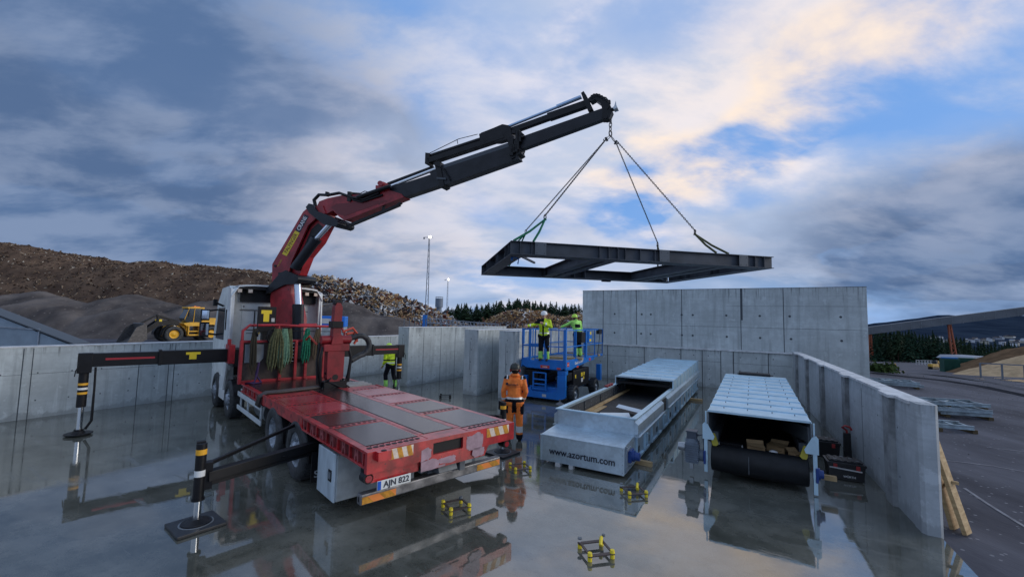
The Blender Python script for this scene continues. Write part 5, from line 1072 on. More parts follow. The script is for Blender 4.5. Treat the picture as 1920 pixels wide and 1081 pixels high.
root = thing('ratchet_hook', tw(7.1, .98, 2.3), TA, 'black hook block with a yellow clip hanging at the left of the headboard', 'hook'); b = MB(); b.cyl((0, -.02, 0), (0, .02, 0), .085, n=16); b.tube([(0, 0, .35), (0, 0, .1)], .012); b.build('block', BLACK, root); b = MB(); b.prism([(-.05, .03), (0, -.02), (.05, .03), (.02, -.07), (-.02, -.07)], 'x', -.03, -.02); b.build('clip', YEL, root)
root = thing('coiled_rope', tw(7.1, .62, 2.22), TA, 'coil of dark rope hanging left of the slings on the headboard', 'rope'); b = MB()
for k in range(7): r_ = .11+.012*k; b.tube([(random.uniform(-.03, .02), math.sin(a*.5236)*r_*.75, math.cos(a*.5236)*r_*1.1+random.uniform(-.01, .01)) for a in range(13)], .012, 6)
b.build('coil', BLACK, root)
root = thing('purple_sling', tw(6.95, .95, 1.07), TA, 'purple sling lying on the deck at the foot of the headboard', 'sling'); b = MB(); b.tube([(.12, -.05, .5), (.08, -.02, .25), (.0, .05, .03), (-.05, .25, .01), (-.1, .1, .01), (.0, -.1, .01), (.12, .0, .2), (.13, -.06, .5)], .025, 6); b.build('webbing', mat('purple_webbing', (.06, .035, .09), .8), root)
# ================================================================ GALVANISED CASING WITH THE WEB ADDRESS
c1 = thing('conveyor_casing', yw(-2.85, 7.72), YR, 'long open galvanised conveyor trough with a web address and a ribbed rear cover', 'conveyor casing')
HWd = .82
b = B(); b.prism([(0, .07), (.80, .07), (.80, .60), (0, .555)], 'x', -HWd, HWd); b.box(-HWd-.015, HWd+.015, -.008, .02, .535, .565); b.box(-HWd-.01, -HWd+.03, -.01, .01, .07, .56); b.box(HWd-.03, HWd+.01, -.01, .01, .07, .56)
fb = b.build('end_box', GALV, c1, bevel=.006)
text('web_address', 'www.azortum.com', .18, TXT, fb, frame((.02, -.012, .27), (1, 0, 0), (0, 0, 1)), .0015, .93)
b = B()
for x in (-HWd+.02, HWd-.02):
    for z in (.12, .26, .42, .52): b.cyl((x, -.01, z), (x, -.016, z), .008, n=6)
for k in range(4): b.cyl((HWd, .12+.18*k, .5), (HWd+.008, .12+.18*k, .5), .01, n=6)
b.build('bolt_heads', ALU, fb)
b = B()
for s in (-1, 1): b.box(min(s*HWd, s*(HWd+.03)), max(s*HWd, s*(HWd+.03)), .10, .14, .1, .55); b.box(min(s*HWd, s*(HWd+.02)), max(s*HWd, s*(HWd+.02)), .14, .5, .12, .15); b.box(min(s*HWd, s*(HWd+.02)), max(s*HWd, s*(HWd+.02)), .14, .5, .44, .47)
b.build('side_bracket', GALVD, fb)
b = B(); b.cyl((HWd+.0, .40, .33), (HWd+.10, .40, .33), .10, n=18); b.cyl((HWd+.10, .40, .33), (HWd+.19, .40, .33), .075, n=18); b.box(HWd, HWd+.06, .29, .51, .22, .44); b.build('shaft_bearing', MOTOR, c1, bevel=.008)
Y0, Y1, YC = .80, 11.9, 5.3
b = B()
b.box(-HWd, HWd, Y0, Y0+.02, .10, .90); 
for s in (-1, 1): b.box(min(s*HWd, s*(HWd-.02)), max(s*HWd, s*(HWd-.02)), Y0, Y1, .08, .90)
b.box(-HWd+.02, HWd-.02, Y0+.02, Y1, .10, .12); b.box(-HWd, HWd, Y1-.02, Y1, .1, .9); b.build('trough', GALV, c1)
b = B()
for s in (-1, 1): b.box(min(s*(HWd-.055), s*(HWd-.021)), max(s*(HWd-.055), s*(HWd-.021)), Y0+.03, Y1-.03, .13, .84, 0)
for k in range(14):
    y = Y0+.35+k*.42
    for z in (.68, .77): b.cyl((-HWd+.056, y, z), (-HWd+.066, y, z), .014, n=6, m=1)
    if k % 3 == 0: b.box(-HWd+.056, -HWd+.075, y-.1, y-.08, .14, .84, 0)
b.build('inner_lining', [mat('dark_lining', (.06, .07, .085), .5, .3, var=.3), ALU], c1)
b = B(); b.box(-HWd+.06, HWd-.06, Y0+.1, Y1-.1, .56, .60); b.build('belt', BELT, c1)
b = B(); b.box(-HWd+.1, -HWd+.2, Y0+1.4, Y0+5.4, .605, .64); b.box(-HWd+.22, -HWd+.36, Y0+1.0, Y0+2.4, .605, .62); b.build('guide_board', WOOD, c1)
b = B()
for s in (-1, 1): b.prism([(s*(HWd-.07), .90), (s*(HWd+.035), .90), (s*(HWd+.035), .925), (s*(HWd-.07), .925)], 'y', Y0-.02, YC)
b.box(-HWd-.035, HWd+.035, Y0-.025, Y0+.06, .90, .928); b.build('top_flange', GALVL, c1, bevel=.004)
b = B(); s = 1
for s in (1, -1):
    for (ya, yb) in ((Y0+.0, 3.55), (4.15, 11.9)):
        b.prism([(s*HWd, .86), (s*(HWd+.07), .80), (s*(HWd+.07), .62), (s*HWd, .60)], 'y', ya, yb); b.prism([(s*HWd, .60), (s*(HWd+.10), .585), (s*(HWd+.10), .565), (s*HWd, .55)], 'y', ya, yb)
b.build('side_skirt', GALV, c1, bevel=.004)
b = B(); k = 0; y = Y0+.1
while y < 11.6:
    for s in (1, -1):
        x0, x1 = min(s*HWd, s*(HWd+.035)), max(s*HWd, s*(HWd+.035)); L_ = .62 if k % 2 == 0 else .42
        b.box(x0, x1, y, y+.05, .10, .56); b.box(x0, x1, y+.05, y+L_, .10, .15); b.box(x0, x1, y+.05, y+L_, .50, .54)
        if k % 3 == 1: b.box(x0, x1, y+.2, y+.32, .2, .42)
    y += .72; k += 1
b.build('side_rib', GALVL, c1, bevel=.004)
b = B()
for (ya, yb) in ((3.6, 4.1), (8.1, 8.4)): b.box(HWd+.001, HWd+.03, ya, yb, .5, .84)
for k in range(12): b.box(HWd+.001, HWd+.006, Y0+.25+k*.95, Y0+.4+k*.95, .2, .32)
b.build('opening', HOLE, c1)
b = B(); vs = []
def zc_(y): return 1.13+(y-YC)*.018
prof = [(-HWd-.02, .90), (-HWd-.02, 1.0), (-HWd-.0, 1.0), (0, 1.0), (HWd, 1.0), (HWd+.02, 1.0), (HWd+.02, .90)]
ny = 30
def cover(b, ya, yb, hw, zb, zt0, zt1, rib, th=.015):
    n = int((yb-ya)/rib)
    for k in range(n):
        y0_ = ya+(yb-ya)*k/n; y1_ = ya+(yb-ya)*(k+1)/n; za = zt0+(zt1-zt0)*k/n; zb_ = zt0+(zt1-zt0)*(k+1)/n; ym = y0_+(y1_-y0_)*.10
        pts = [(y0_, za+.022), (ym, za+.024), (ym+.02, za), (y1_, zb_), (y1_, zb_-th), (y0_, za-th)]
        b.prism(pts, 'x', -hw, hw)
        for s in (-1, 1): b.add([(s*hw, y0_, zb), (s*hw, y1_, zb), (s*hw, y1_, zb_-.001), (s*hw, y0_, za-.001), (s*(hw-.02), y0_, zb), (s*(hw-.02), y1_, zb), (s*(hw-.02), y1_, zb_-.001), (s*(hw-.02), y0_, za-.001)], [(0, 1, 2, 3), (7, 6, 5, 4), (0, 3, 7, 4), (1, 5, 6, 2)]); b.box(min(s*hw, s*(hw+.012)), max(s*hw, s*(hw+.012)), y0_, y0_+.04, zb, za)
b = B(); cover(b, YC, Y1, HWd+.02, .86, 1.13, 1.25, .72); b.box(-HWd-.03, HWd+.03, YC-.02, YC+.03, 1.12, 1.16); cv = b.build('cover', GALVL, c1)
b = B()
for k in range(9):
    for x in (-.4, .05, .45): y = YC+.25+k*.73; b.cyl((x, y, 1.12+(y-YC)*.018), (x, y, 1.143+(y-YC)*.018), .009, n=6)
b.build('rivets', GALVD, cv)
b = B(); b.box(-HWd+.0, HWd-.0, YC+.03, YC+.05, .93, 1.0); b.box(HWd-.06, HWd, YC, YC+.04, .88, 1.12); b.box(-HWd, -HWd+.06, YC, YC+.04, .6, 1.12); b.build('cover_edge', BELT, c1)
b = B(); b.box(-.5, -.4, -.01, .1, .0, .07); b.box(-.22, -.14, -.01, .1, .0, .07)
for y in (2, 5, 8, 11): b.box(-.7, .7, y, y+.1, 0, .08)
b.build('foot', SW, c1)
for k, (x, y, rz, lab) in enumerate(((.30, 2.75, -.35, 'longer pale folded metal strip lying inside the open trough'), (.05, 2.1, .75, 'shorter pale folded metal strip lying inside the open trough, nearer the front'))):
    p = yw(-2.85+x, 7.72+y, .72 if k == 0 else .68); root = thing('folded_strip', p, YR+rz-.15, lab, 'metal strip', 'loose strips in the trough'); b = B(); l_ = .44 if k == 0 else .34
    b.add([(-l_, -.10, -.03), (l_, -.10, -.03), (l_, 0, .03), (-l_, 0, .03), (l_, .10, -.02), (-l_, .10, -.02), (-l_, -.10, -.036), (l_, -.10, -.036), (l_, 0, .022), (-l_, 0, .022), (l_, .10, -.026), (-l_, .10, -.026)], [(0, 1, 2, 3), (3, 2, 4, 5), (6, 9, 8, 7), (9, 11, 10, 8), (0, 6, 7, 1), (5, 4, 10, 11)]); b.build('strip', mat('white_strip', (.82, .87, .9), .4), root)
root = thing('red_clamp', yw(-3.67, 12.0, .93), YR, 'small red clamps sitting on the left rim of the galvanised trough', 'clamp'); b = B()
for k in range(3): b.box(-.05, .05, k*.22, k*.22+.14, 0, .05)
b.build('clamp_body', mat('clamp_red', (.25, .03, .03), .5), root, bevel=.01)
def timber(x, y, rz, l, w, h, label, z=0):
    root = thing('timber_block', yw(x, y, z), YR+rz, label, 'timber'); b = B(); b.box(-l/2, l/2, -w/2, w/2, .002, h); b.build('block', WOOD, root, bevel=.004)
timber(-1.95, 8.75, -.15, .42, .09, .09, 'short yellow timber block sticking out under the right side of the galvanised trough')
timber(-1.86, 16.9, 0, .5, .12, .08, 'dark timber block under the far end of the galvanised trough')
# ================================================================ SECOND CASING WITH ROLLER
c2 = thing('roller_conveyor', yw(.045, 8.83), YR, 'galvanised conveyor head section with a ribbed cover and a black roller at its open front', 'conveyor head')
HW2 = .80
b = B(); cover(b, .05, 6.4, HW2, 1.15, 1.17, 1.24, .62); cv2 = b.build('cover', GALVL, c2)
b = B()
for k in range(9):
    for x in (-.55, -.15, .25, .6): y = .5+k*.63; b.cyl((x, y, 1.17+y*.011), (x, y, 1.196+y*.011), .009, n=6)
b.build('rivets', GALVD, cv2)
b = B()
for s in (-1, 1):
    b.prism([(.02, .62), (.02, 1.16), (6.4, 1.22), (6.4, .12), (1.0, .30), (.35, .55)], 'x', min(s*HW2, s*(HW2-.015)), max(s*HW2, s*(HW2-.015)))
    b.prism([(.9, .30), (6.4, .12), (6.4, .42), (.9, .62)], 'x', min(s*HW2, s*(HW2-.12)), max(s*HW2, s*(HW2-.12)))
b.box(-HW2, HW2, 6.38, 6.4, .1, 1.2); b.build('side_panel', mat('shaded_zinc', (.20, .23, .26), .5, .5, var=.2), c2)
b = B(); b.prism([(.7, .33), (6.3, .28), (6.3, .32), (.7, .40)], 'x', -.7, .7); b.build('belt', BELT, c2)
b = B(); b.box(-.45, .42, 6.35, 6.8, 1.22, 1.30); b.box(-.5, .5, 6.45, 6.9, .6, 1.24); b.build('rear_hood', [BLACK], c2, bevel=.02)
b = B(); b.lathe([(0, -.74), (.22, -.74), (.235, -.72), (.24, 0), (.235, .72), (.22, .74), (0, .74)], (0, .05, .34), (1, 0, 0), 36)
rl = b.build('roller', BELT, c2)
b = B(); b.box(-.14, -.132, -.196, -.19, .2, .5, 0); b.build('belt_joint', GREYP, rl)
for s in (-1, 1):
    b = B(); x = s*(HW2+.03); b.box(x-.03, x+.03, -.06, -.0, .02 if s > 0 else .08, .82); b.prism([(.0, 1.17), (.02, 1.17), (.02, .85), (.0, .85)], 'x', x-.012, x+.012)
    b.prism([(x-s*.04, .95), (x+s*.02, .98), (x+s*.05, .94), (x+s*.05, .68), (x-s*.13, .68), (x-s*.15, .74)], 'y', -.09, -.065); b.box(x-.035, x+.035, -.07, .02, .28, .38)
    for z in (.9, .76): b.cyl((x, -.09, z), (x, -.10, z), .015, n=8)
    b.build('support_post', GALVL, c2, bevel=.003)
    b = B(); b.cyl((x, .05, .34), (x+s*.07, .05, .34), .10, n=20); b.cyl((x+s*.07, .05, .34), (x+s*.12, .05, .34), .07, n=16); b.box(min(x, x+s*.04), max(x, x+s*.04), -.09, .19, .22, .46); b.build('bearing', MOTOR, c2, bevel=.01)
    b = B(); b.prism([(s*.68, .78), (s*.73, .78), (s*.735, .62), (s*.70, .52), (s*.62, .60)], 'y', -.02, .02); b.build('yellow_skirt', mat('yellow_skirt_m', (.42, .36, .04), .6), c2)
b = B(); b.beam((HW2-.02, .2, .93), (HW2-.30, 2.9, .55), .04, .26); b.build('inner_chute', mat('chute_grey', (.14, .16, .18), .5, .3), c2)
b = B(); mx_ = -HW2-.28
b.box(mx_-.10, mx_+.12, -.10, .16, .20, .58); b.cyl((mx_+.12, .05, .34), (mx_+.2, .05, .34), .11, n=18)
for k in range(8): b.box(mx_-.115, mx_+.135, -.115, .175, .24+k*.04, .255+k*.04)
b.cyl((mx_, .02, .58), (mx_, .02, .64), .12, .10, n=18); b.build('gear_motor', MGREY, c2, bevel=.012)
b = B(); b.box(mx_-.08, mx_+.09, -.07, .12, .64, .76); b.box(mx_-.095, mx_+.105, -.085, .135, .755, .78); b.tube([(mx_+.1, .02, .7), (mx_+.2, .02, .72), (mx_+.22, .02, .5), (mx_+.2, .02, .4)], .02, 8); b.build('terminal_box', mat('terminal_grey', (.06, .075, .10), .4), c2, bevel=.008)
b = B(); b.cyl((mx_-.12, .03, .45), (mx_-.24, .03, .45), .085, .07, n=18); b.box(mx_-.04, mx_+.03, -.03, .04, .08, .2); b.build('fan_cover', ALU, c2, bevel=.005)
# contents of the second casing
def carton(x, y, z, sx, sy, sz, rz, label):
    root = thing('cardboard_box', yw(x, y, z), YR+rz, label, 'box', 'cardboard boxes inside the conveyor head'); b = B(); b.box(-sx/2, sx/2, -sy/2, sy/2, 0, sz); b.build('body', CARD, root, bevel=.003)
    b = B(); b.add([(-sx/2, -sy/2, sz), (sx/2, -sy/2, sz), (sx/2+.01, -sy/2-.10, sz+.01), (-sx/2-.01, -sy/2-.10, sz+.03)], [(0, 1, 2, 3)]); b.add([(-sx/2, sy/2, sz), (sx/2, sy/2, sz), (sx/2, sy/2+.09, sz+.05), (-sx/2, sy/2+.09, sz+.04)], [(0, 1, 2, 3)]); b.build('flap', CARD, root)
    b = B(); b.box(-sx*.3, sx*.35, -sy/2-.002, -sy/2, sz*.3, sz*.38); b.build('tape', mat('parcel_tape', (.12, .09, .05), .4), root)
carton(.02, 9.3, .42, .28, .22, .15, .08, 'opened pale cardboard box in the middle, just behind the black roller')
carton(.38, 9.75, .40, .30, .24, .13, -.3, 'darker cardboard box behind and right of the opened pale one'); carton(.66, 9.35, .40, .18, .2, .12, .5, 'small cardboard box at the right end behind the black roller')
root = thing('black_case', yw(-.40, 9.35, .42), YR+.03, 'long black plastic case with two white end clips behind the roller', 'case'); b = B(); b.box(-.19, .19, -.1, .1, 0, .12)
for k in range(6): b.box(-.17+k*.06, -.14+k*.06, -.108, -.1, .01, .11)
b.build('body', BLACK, root, bevel=.01); b = B(); b.box(-.205, -.185, -.11, .02, .03, .1); b.box(.185, .205, -.11, .02, .03, .1); b.build('clip', SW, root)
root = thing('white_bucket', yw(.30, 9.22, .44), YR, 'small white rounded bucket lying beside the opened cardboard box', 'bucket'); b = B(); b.sphere((0, 0, .03), .085, 16, 0, (1, 1, .8)); b.cyl((0, 0, -.04), (0, 0, .03), .08, .085, 16); b.build('body', TXTW, root)
root = thing('plastic_tube', yw(-.1, 10.9, .75), YR, 'pale curved plastic sheet lying deep inside the conveyor head', 'sheet'); b = B(); b.prism([(0, 0), (.25, .03), (.27, .0), (.02, -.02)], 'x', -.22, .22); b.build('sheet', GREYP, root)
timber(1.08, 9.05, 0, .22, .08, .08, 'yellow timber end sticking out right of the black roller', .22)
# ================================================================ TOOL BOXES BY THE RIGHT WALL
def toolbox(x, y, rz, w, d, h, label, bar, txt):
    root = thing('tool_box', yw(x, y), YR+rz, label, 'tool box', 'black tool boxes by the right wall'); b = B(); b.prism([(-w/2+.03, .01), (w/2-.03, .01), (w/2, h*.8), (-w/2, h*.8)], 'y', -d/2, d/2); body = b.build('body', mat('black_plastic', (.014, .014, .016), .38, var=.2), root, bevel=.012)
    b = B(); b.box(-w/2-.015, w/2+.015, -d/2-.015, d/2+.015, h*.8, h*.92); b.box(-w/2+.03, w/2-.03, -d/2+.03, d/2-.03, h*.92, h)
    for k in range(5): b.box(-w/2+.05+k*.1, -w/2+.10+k*.1, -d/2+.03, d/2-.03, h, h+.012)
    b.build('lid', mat('black_plastic', (.014, .014, .016), .38), root, bevel=.01)
    b = B()
    for sx in (-w*.3, w*.3): b.box(sx-.03, sx+.03, -d/2-.025, -d/2-.01, h*.62, h*.85)
    b.build('latch', mat('latch_red', (.35, .03, .03), .5), root, bevel=.004)
    b = B()
    for q in ((-.15, -.08), (.1, .05), (.18, -.1), (-.02, .1)): b.box(q[0]-.025, q[0]+.025, q[1]-.01, q[1]+.01, h+.012, h+.016)
    b.build('scattered_tools', ALU, root)
    if bar:
        b = B(); b.beam((-w/2+.02, -d/2-.03, h*.66), (w/2-.06, -d/2-.03, h*.58), .02, .02); b.build('handle_bar', SW, root)
    if txt: text('name_text', 'WÜRTH', .05, TXTW, body, frame((.04, -d/2-.004, h*.22), (1, 0, 0), (0, 0, 1)), .002)
    return root
toolbox(1.45, 10.15, .05, .56, .38, .34, 'nearer black tool box with white lettering and a pale bar on its front', True, True)
toolbox(1.28, 11.65, .04, .60, .40, .36, 'farther black tool box beside the wall, behind the lettered one', False, False)
root = thing('red_handle_tool', yw(1.72, 11.55), YR, 'dark upright tool with a red handle standing beside the farther tool box', 'tool'); b = B(); b.prism([(-.09, 0), (.12, 0), (.06, .55), (-.02, .55)], 'x', -.06, .06); b.build('body', BLACK, root, bevel=.01)
b = B(); b.tube([(0, 0, .5), (0, .02, .60), (-.08, 0, .66), (-.03, 0, .70), (.05, 0, .68), (.08, 0, .62)], .022, 8); b.build('handle', mat('latch_red', (.35, .03, .03), .5), root)
# ================================================================ SPACER FRAMES ON THE FLOOR
SY = mat('spacer_yellow', (.80, .62, .03), .45); SB_ = mat('spacer_brown_steel', (.085, .062, .055), .45, .3)
def spacer(p, rz, label, kind=0, s=1.0, mm=SY):
    root = thing('spacer_frame', (p.x, p.y, 0), rz, label, 'spacer frame', 'small square bracket frames on the wet floor'); w = .145*s
    b = B()
    for z in (.058,): b.beam((-w*1.15, -w, z*s), (w*1.15, -w, z*s), .05*s, .012*s); b.beam((-w*1.15, w, z*s), (w*1.15, w, z*s), .05*s, .012*s); b.beam((-w, -w, z*s+.01), (-w, w, z*s+.01), .03*s, .012*s); b.beam((w, -w, z*s+.01), (w, w, z*s+.01), .03*s, .012*s)
    b.build('bracket', SB_ if mm is SY else BLACK, root)
    for k, (sx, sy) in enumerate(((-1, -1), (1, -1), (1, 1), (-1, 1))):
        b = B(); b.cyl((sx*w, sy*w, .002), (sx*w, sy*w, .045*s), .027*s, n=10, m=0); b.cyl((sx*w, sy*w, .045*s), (sx*w, sy*w, .075*s), .009*s, n=8, m=1)
        if kind == 1 and k == 2: b.tube([(sx*w+.0, sy*w, .10*s), (sx*w-.04, sy*w-.07, .105*s), (sx*w-.07, sy*w-.12, .07*s)], .022*s, 8, 0); b.cyl((sx*w+.03, sy*w, .11*s), (sx*w+.03, sy*w, .135*s), .022, n=8, m=2)
        else:
            if k == 3 and kind == 1: b.cyl((sx*w, sy*w, .11*s), (sx*w, sy*w, .125*s), .028*s, n=10, m=2)
            else: b.cyl((sx*w, sy*w, .064*s), (sx*w, sy*w, .098*s), .031*s, .025*s, n=10, m=2 if (kind == 0 and k == 2) else 0)
        b.build('corner_post', [mm, ALU, GREYP], root)
def gp(x, y): d = cf+cr*((x-960)/FP)-cu*((y-540.5)/FP); return Vector((0, 0, EYE))+d*(-EYE/d.z)
spacer(gp(855, 953), .55, 'yellow-legged spacer frame left of centre, below the orange end of the truck bumper')
spacer(gp(975, 880), .35, 'yellow-legged spacer frame on the floor just behind the orange worker', .5)
spacer(gp(1188, 925), .2, 'yellow-legged spacer frame beside the front right corner of the lettered casing', 1)
spacer(gp(1117, 1036), .25, 'nearest yellow-legged spacer frame, alone at the bottom of the view', 1)
spacer(gp(835, 745), .1, 'small black spacer frame far back in front of the partition walls', 0, 1.15, BLACK)
# ================================================================ SCISSOR LIFT
LF = thing('scissor_lift', yw(-6.3, 13.4), YR, 'blue scissor lift with black wheels carrying two workers in its railed basket', 'scissor lift')
b = B(); b.prism([(-.80, .12), (.62, .12), (.80, .20), (.80, .95), (.52, .95), (.50, .42), (.30, .34), (-.45, .34), (-.50, .45), (-.80, .42)], 'y', .0, .12); b.box(-.80, -.66, .0, .3, .12, .85); b.box(-.6, .6, .1, 3.1, .32, .5); b.box(.5, .8, .02, .25, .95, 1.1); b.build('chassis', BLUE, LF, bevel=.015)
b = B(); b.box(-.78, -.30, .12, 3.2, .5, 1.05); b.box(.44, .82, .72, 2.35, .42, 1.06); b.box(.4, .78, .25, .7, .72, 1.0); b.build('engine_cover', BLACK, LF, bevel=.03)
b = B(); b.box(.82, .826, .85, .95, .78, .9); b.box(.82, .826, 1.45, 1.62, .78, .92); b.box(.82, .826, 1.7, 1.82, .8, .92); b.box(.82, .826, 1.68, 1.78, .66, .76); b.build('warning_decal', YEL, LF); b = B(); b.box(.82, .827, 1.47, 1.64, .58, .72); b.box(-.05, .1, -.006, 0, .17, .26); b.build('white_decal', SW, LF)
for s in (1, -1):
    for y in (.55, 2.75):
        b = B(); b.lathe([(.16, 0), (.26, -.01), (.29, .03), (.29, .22), (.26, .25), (.16, .24)], (s*.98, y, .29), (-s, 0, 0), 24, close=True)
        for k in range(16): a = k*.3927; T = Matrix.Translation((s*.86, y, .29)) @ Matrix.Rotation(a, 4, 'X'); b.box(-.11, .11, -.022, .022, .28, .305, 0, T)
        w_ = b.build('wheel', RUBBER, LF); b = B(); b.lathe([(.165, .0), (.15, .04), (.08, .05), (.06, .0), (0, -.01)], (s*.98, y, .29), (-s, 0, 0), 20); b.build('rim', RIM, w_)
b = B(); b.cyl((-.75, .55, .29), (.75, .55, .29), .06); b.cyl((-.75, 2.75, .29), (.75, 2.75, .29), .06); b.build('axle', BLACK, LF)
for s in (1, -1):
    b = B(); b.box(s*.98-.09, s*.98+.09, 2.95, 3.12, .50, 1.12); b.build('stabiliser_leg', BLUE, LF, bevel=.01)
b = B(); b.lathe([(0, .06), (.05, .06), (.13, .015), (.15, 0)], (.62, .0, .0), (0, 0, 1), 18); b.cyl((.62, .0, .05), (.62, .0, .15), .03); b.build('stabiliser_foot', SG, LF)
b = B()
for (ya, yb, z0, z1) in ((.3, 3.0, .55, .8), (3.0, .3, .55, .8), (.3, 3.0, .8, 1.08), (3.0, .3, .8, 1.08)):
    for x in (-.28, .34): b.beam((x, ya, z0), (x, yb, z1), .05, .10)
for k in range(6): b.box(.42, .5, .16+.0*k, .24, .4+k*.09, .46+k*.09)
b.build('scissor_arm', mat('scissor_grey', (.02, .05, .12), .5), LF)
b = B(); b.box(-.42, -.37, -.03, .02, .38, 1.0); b.box(.06, .11, -.03, .02, .38, 1.0)
for z in (.40, .57, .73, .96): b.box(-.37, .06, -.03, .01, z, z+.045)
b.build('ladder', BLUE, LF, bevel=.006)
ZF = 1.38
b = B(); b.prism([(-.86, 1.22), (-.66, 1.13), (.64, 1.13), (.80, 1.2), (.80, 1.40), (-.90, 1.40)], 'y', -.02, .05); b.box(-.86, .80, .05, 3.0, 1.28, 1.36); b.prism([(-.02, 1.14), (.5, 1.10), (.8, 1.16), (2.75, 1.30), (2.80, 1.42), (-.02, 1.40)], 'x', .78, .82); b.prism([(-.02, 1.14), (2.75, 1.30), (2.80, 1.42), (-.02, 1.40)], 'x', -.88, -.85); b.box(-.85, .78, 3.0, 4.1, 1.36, 1.41); b.box(.76, .80, 2.8, 4.1, 1.38, 1.46); b.prism([(.3, 1.06), (1.6, 1.1), (1.6, 1.28), (.2, 1.24)], 'x', -.5, .62); pf = b.build('platform', BLUE, LF, bevel=.008)
b = B(); b.box(-.84, .76, .05, 4.08, ZF, ZF+.012); b.build('platform_floor', GREYP, LF)
RD = mat('rental_red', (.55, .05, .03), .5)
b = B(); b.box(-.12, .22, -.026, -.02, 1.15, 1.25); b.box(.82, .824, .1, .28, 1.24, 1.38); b.box(.82, .824, 2.3, 2.5, 1.30, 1.39); b.box(.822, .826, 1.0, 1.18, 1.13, 1.2); b.box(.5, .64, -.026, -.02, 1.14, 1.2); b.build('rental_sign', RD, pf)
text('rental_text', 'renta', .085, TXTW, pf, frame((.05, -.028, 1.20), (1, 0, 0), (0, 0, 1)), .001); text('rental_text', 'renta', .06, TXTW, pf, frame((.826, .19, 1.31), (0, 1, 0), (0, 0, 1)), .001)
text('lift_text', 'Genie GS-3369', .14, TXTW, pf, frame((.826, 1.22, 1.32), (0, 1, .05), (0, 0, 1)), .002, .95)
def rail(pts, name='guard_rail', r=.022, zz=(1.9, 2.47), toe=True, big=()):
    b = B()
    for (x0, y0_), (x1, y1_) in zip(pts, pts[1:]):
        for z in zz: b.beam((x0, y0_, z), (x1, y1_, z), .032, .036)
        n = max(1, int(math.hypot(x1-x0, y1_-y0_)/.75))
        for k in range(n+1): x = x0+(x1-x0)*k/n; y = y0_+(y1_-y0_)*k/n; b.beam((x, y, 1.38), (x, y, zz[-1]), .034, .034)
        if toe: b.beam((x0, y0_, 1.42), (x1, y1_, 1.42), .02, .06)
    b.build(name, BLUE, LF)
rail([(-.36, .02), (.76, .02)]); rail([(-.84, .02), (-.55, .02)]); rail([(.78, .02), (.78, 2.0)]); rail([(.78, 2.08), (.78, 4.08), (-.84, 4.08)]); rail([(-.86, 4.08), (-.86, .02)])
b = B(); b.box(.0, .10, -.02, .06, 1.38, 2.5); b.box(.72, .82, -.02, .06, 1.38, 2.5); b.box(-.88, -.80, -.02, .06, 1.95, 2.5); b.box(-.60, -.52, -.02, .05, 1.38, 2.5); b.box(.74, .82, 1.98, 2.1, 1.38, 2.48); b.box(-.52, 0, .0, .03, 1.86, 1.98); b.box(.30, .38, 2.0, 2.08, 1.4, 2.4); b.build('gate_post', BLUE, LF, bevel=.006)
b = B(); b.box(.70, .84, 3.5, 3.85, 2.28, 2.48); b.beam((.8, 3.4, 1.42), (.78, 3.75, 2.3), .025, .025); b.box(.60, .8, 1.55, 1.95, 2.0, 2.38); b.build('control_box', BLACK, LF, bevel=.01)
b = B(); b.box(.775, .835, 2.2, 2.6, 1.98, 2.42); b.build('manual_holder', BLUE, LF); b = B(); b.box(.835, .84, 2.35, 2.5, 2.28, 2.4); b.box(.835, .84, 2.3, 2.5, 2.02, 2.12); b.build('warning_decal', YEL, LF)
for k, (x, y, l, rz, lab) in enumerate(((-6.0, 14.6, 1.3, .15, 'short thick timber plank lying on the front of the lift platform'), (-6.2, 16.9, 1.5, .0, 'timber plank lying on the far end of the lift platform'))):
    root = thing('timber_plank', yw(x, y, ZF+.014), YR+rz, lab, 'plank', 'planks on the lift platform'); b = B(); b.box(-l/2, l/2, -.1, .1, 0, .07); b.build('plank', WOOD, root, bevel=.004)
# ================================================================ PEOPLE
SKIN = mat('skin', (.50, .30, .22), .55); HVO = mat('hi_vis_orange', (1.0, .215, .03), .7, var=.3, scale=6, bump=1.0, bscale=11); HVY = mat('hi_vis_yellow', (.62, .85, .02), .7, var=.35, scale=6, bump=1.0, bscale=11); HVG = mat('hi_vis_green', (.40, .85, .16), .7, var=.35, scale=6, bump=1.0, bscale=11)
NAVY = mat('black_workwear', (.012, .013, .018), .8, var=.3, scale=9, bump=.4); REFL = mat('reflective_tape', (.70, .74, .74), .35, .2); BOOT = mat('boot_leather', (.015, .014, .014), .6)
def organic(name, shapes, mats, parent, vox, matfn, sm=6):
    b = MB()
    for s_ in shapes:
        if s_[0] == 'S': b.sphere(s_[1], 1, 16, 0, s_[2] if isinstance(s_[2], tuple) else (s_[2],)*3)
        elif s_[0] == 'B': b.box(*s_[1])
        else:
            p0, p1, r0, r1 = s_[1:5]; b.cyl(p0, p1, r0, r1, 14); b.sphere(p0, r0, 12); b.sphere(p1, r1, 12)
    o = b.build(name, mats, parent)
    m = o.modifiers.new('r', 'REMESH'); m.mode = 'VOXEL'; m.voxel_size = vox; m2 = o.modifiers.new('s', 'SMOOTH'); m2.iterations = sm; m2.factor = .5
    dg = bpy.context.evaluated_depsgraph_get(); dg.update(); me = bpy.data.meshes.new_from_object(o.evaluated_get(dg)); o.modifiers.clear(); old = o.data; o.data = me; bpy.data.meshes.remove(old); me.name = name
    me.materials.clear()
    for m_ in mats: me.materials.append(m_)
    for p in me.polygons: p.use_smooth = True; p.material_index = matfn(p.center)
    return o
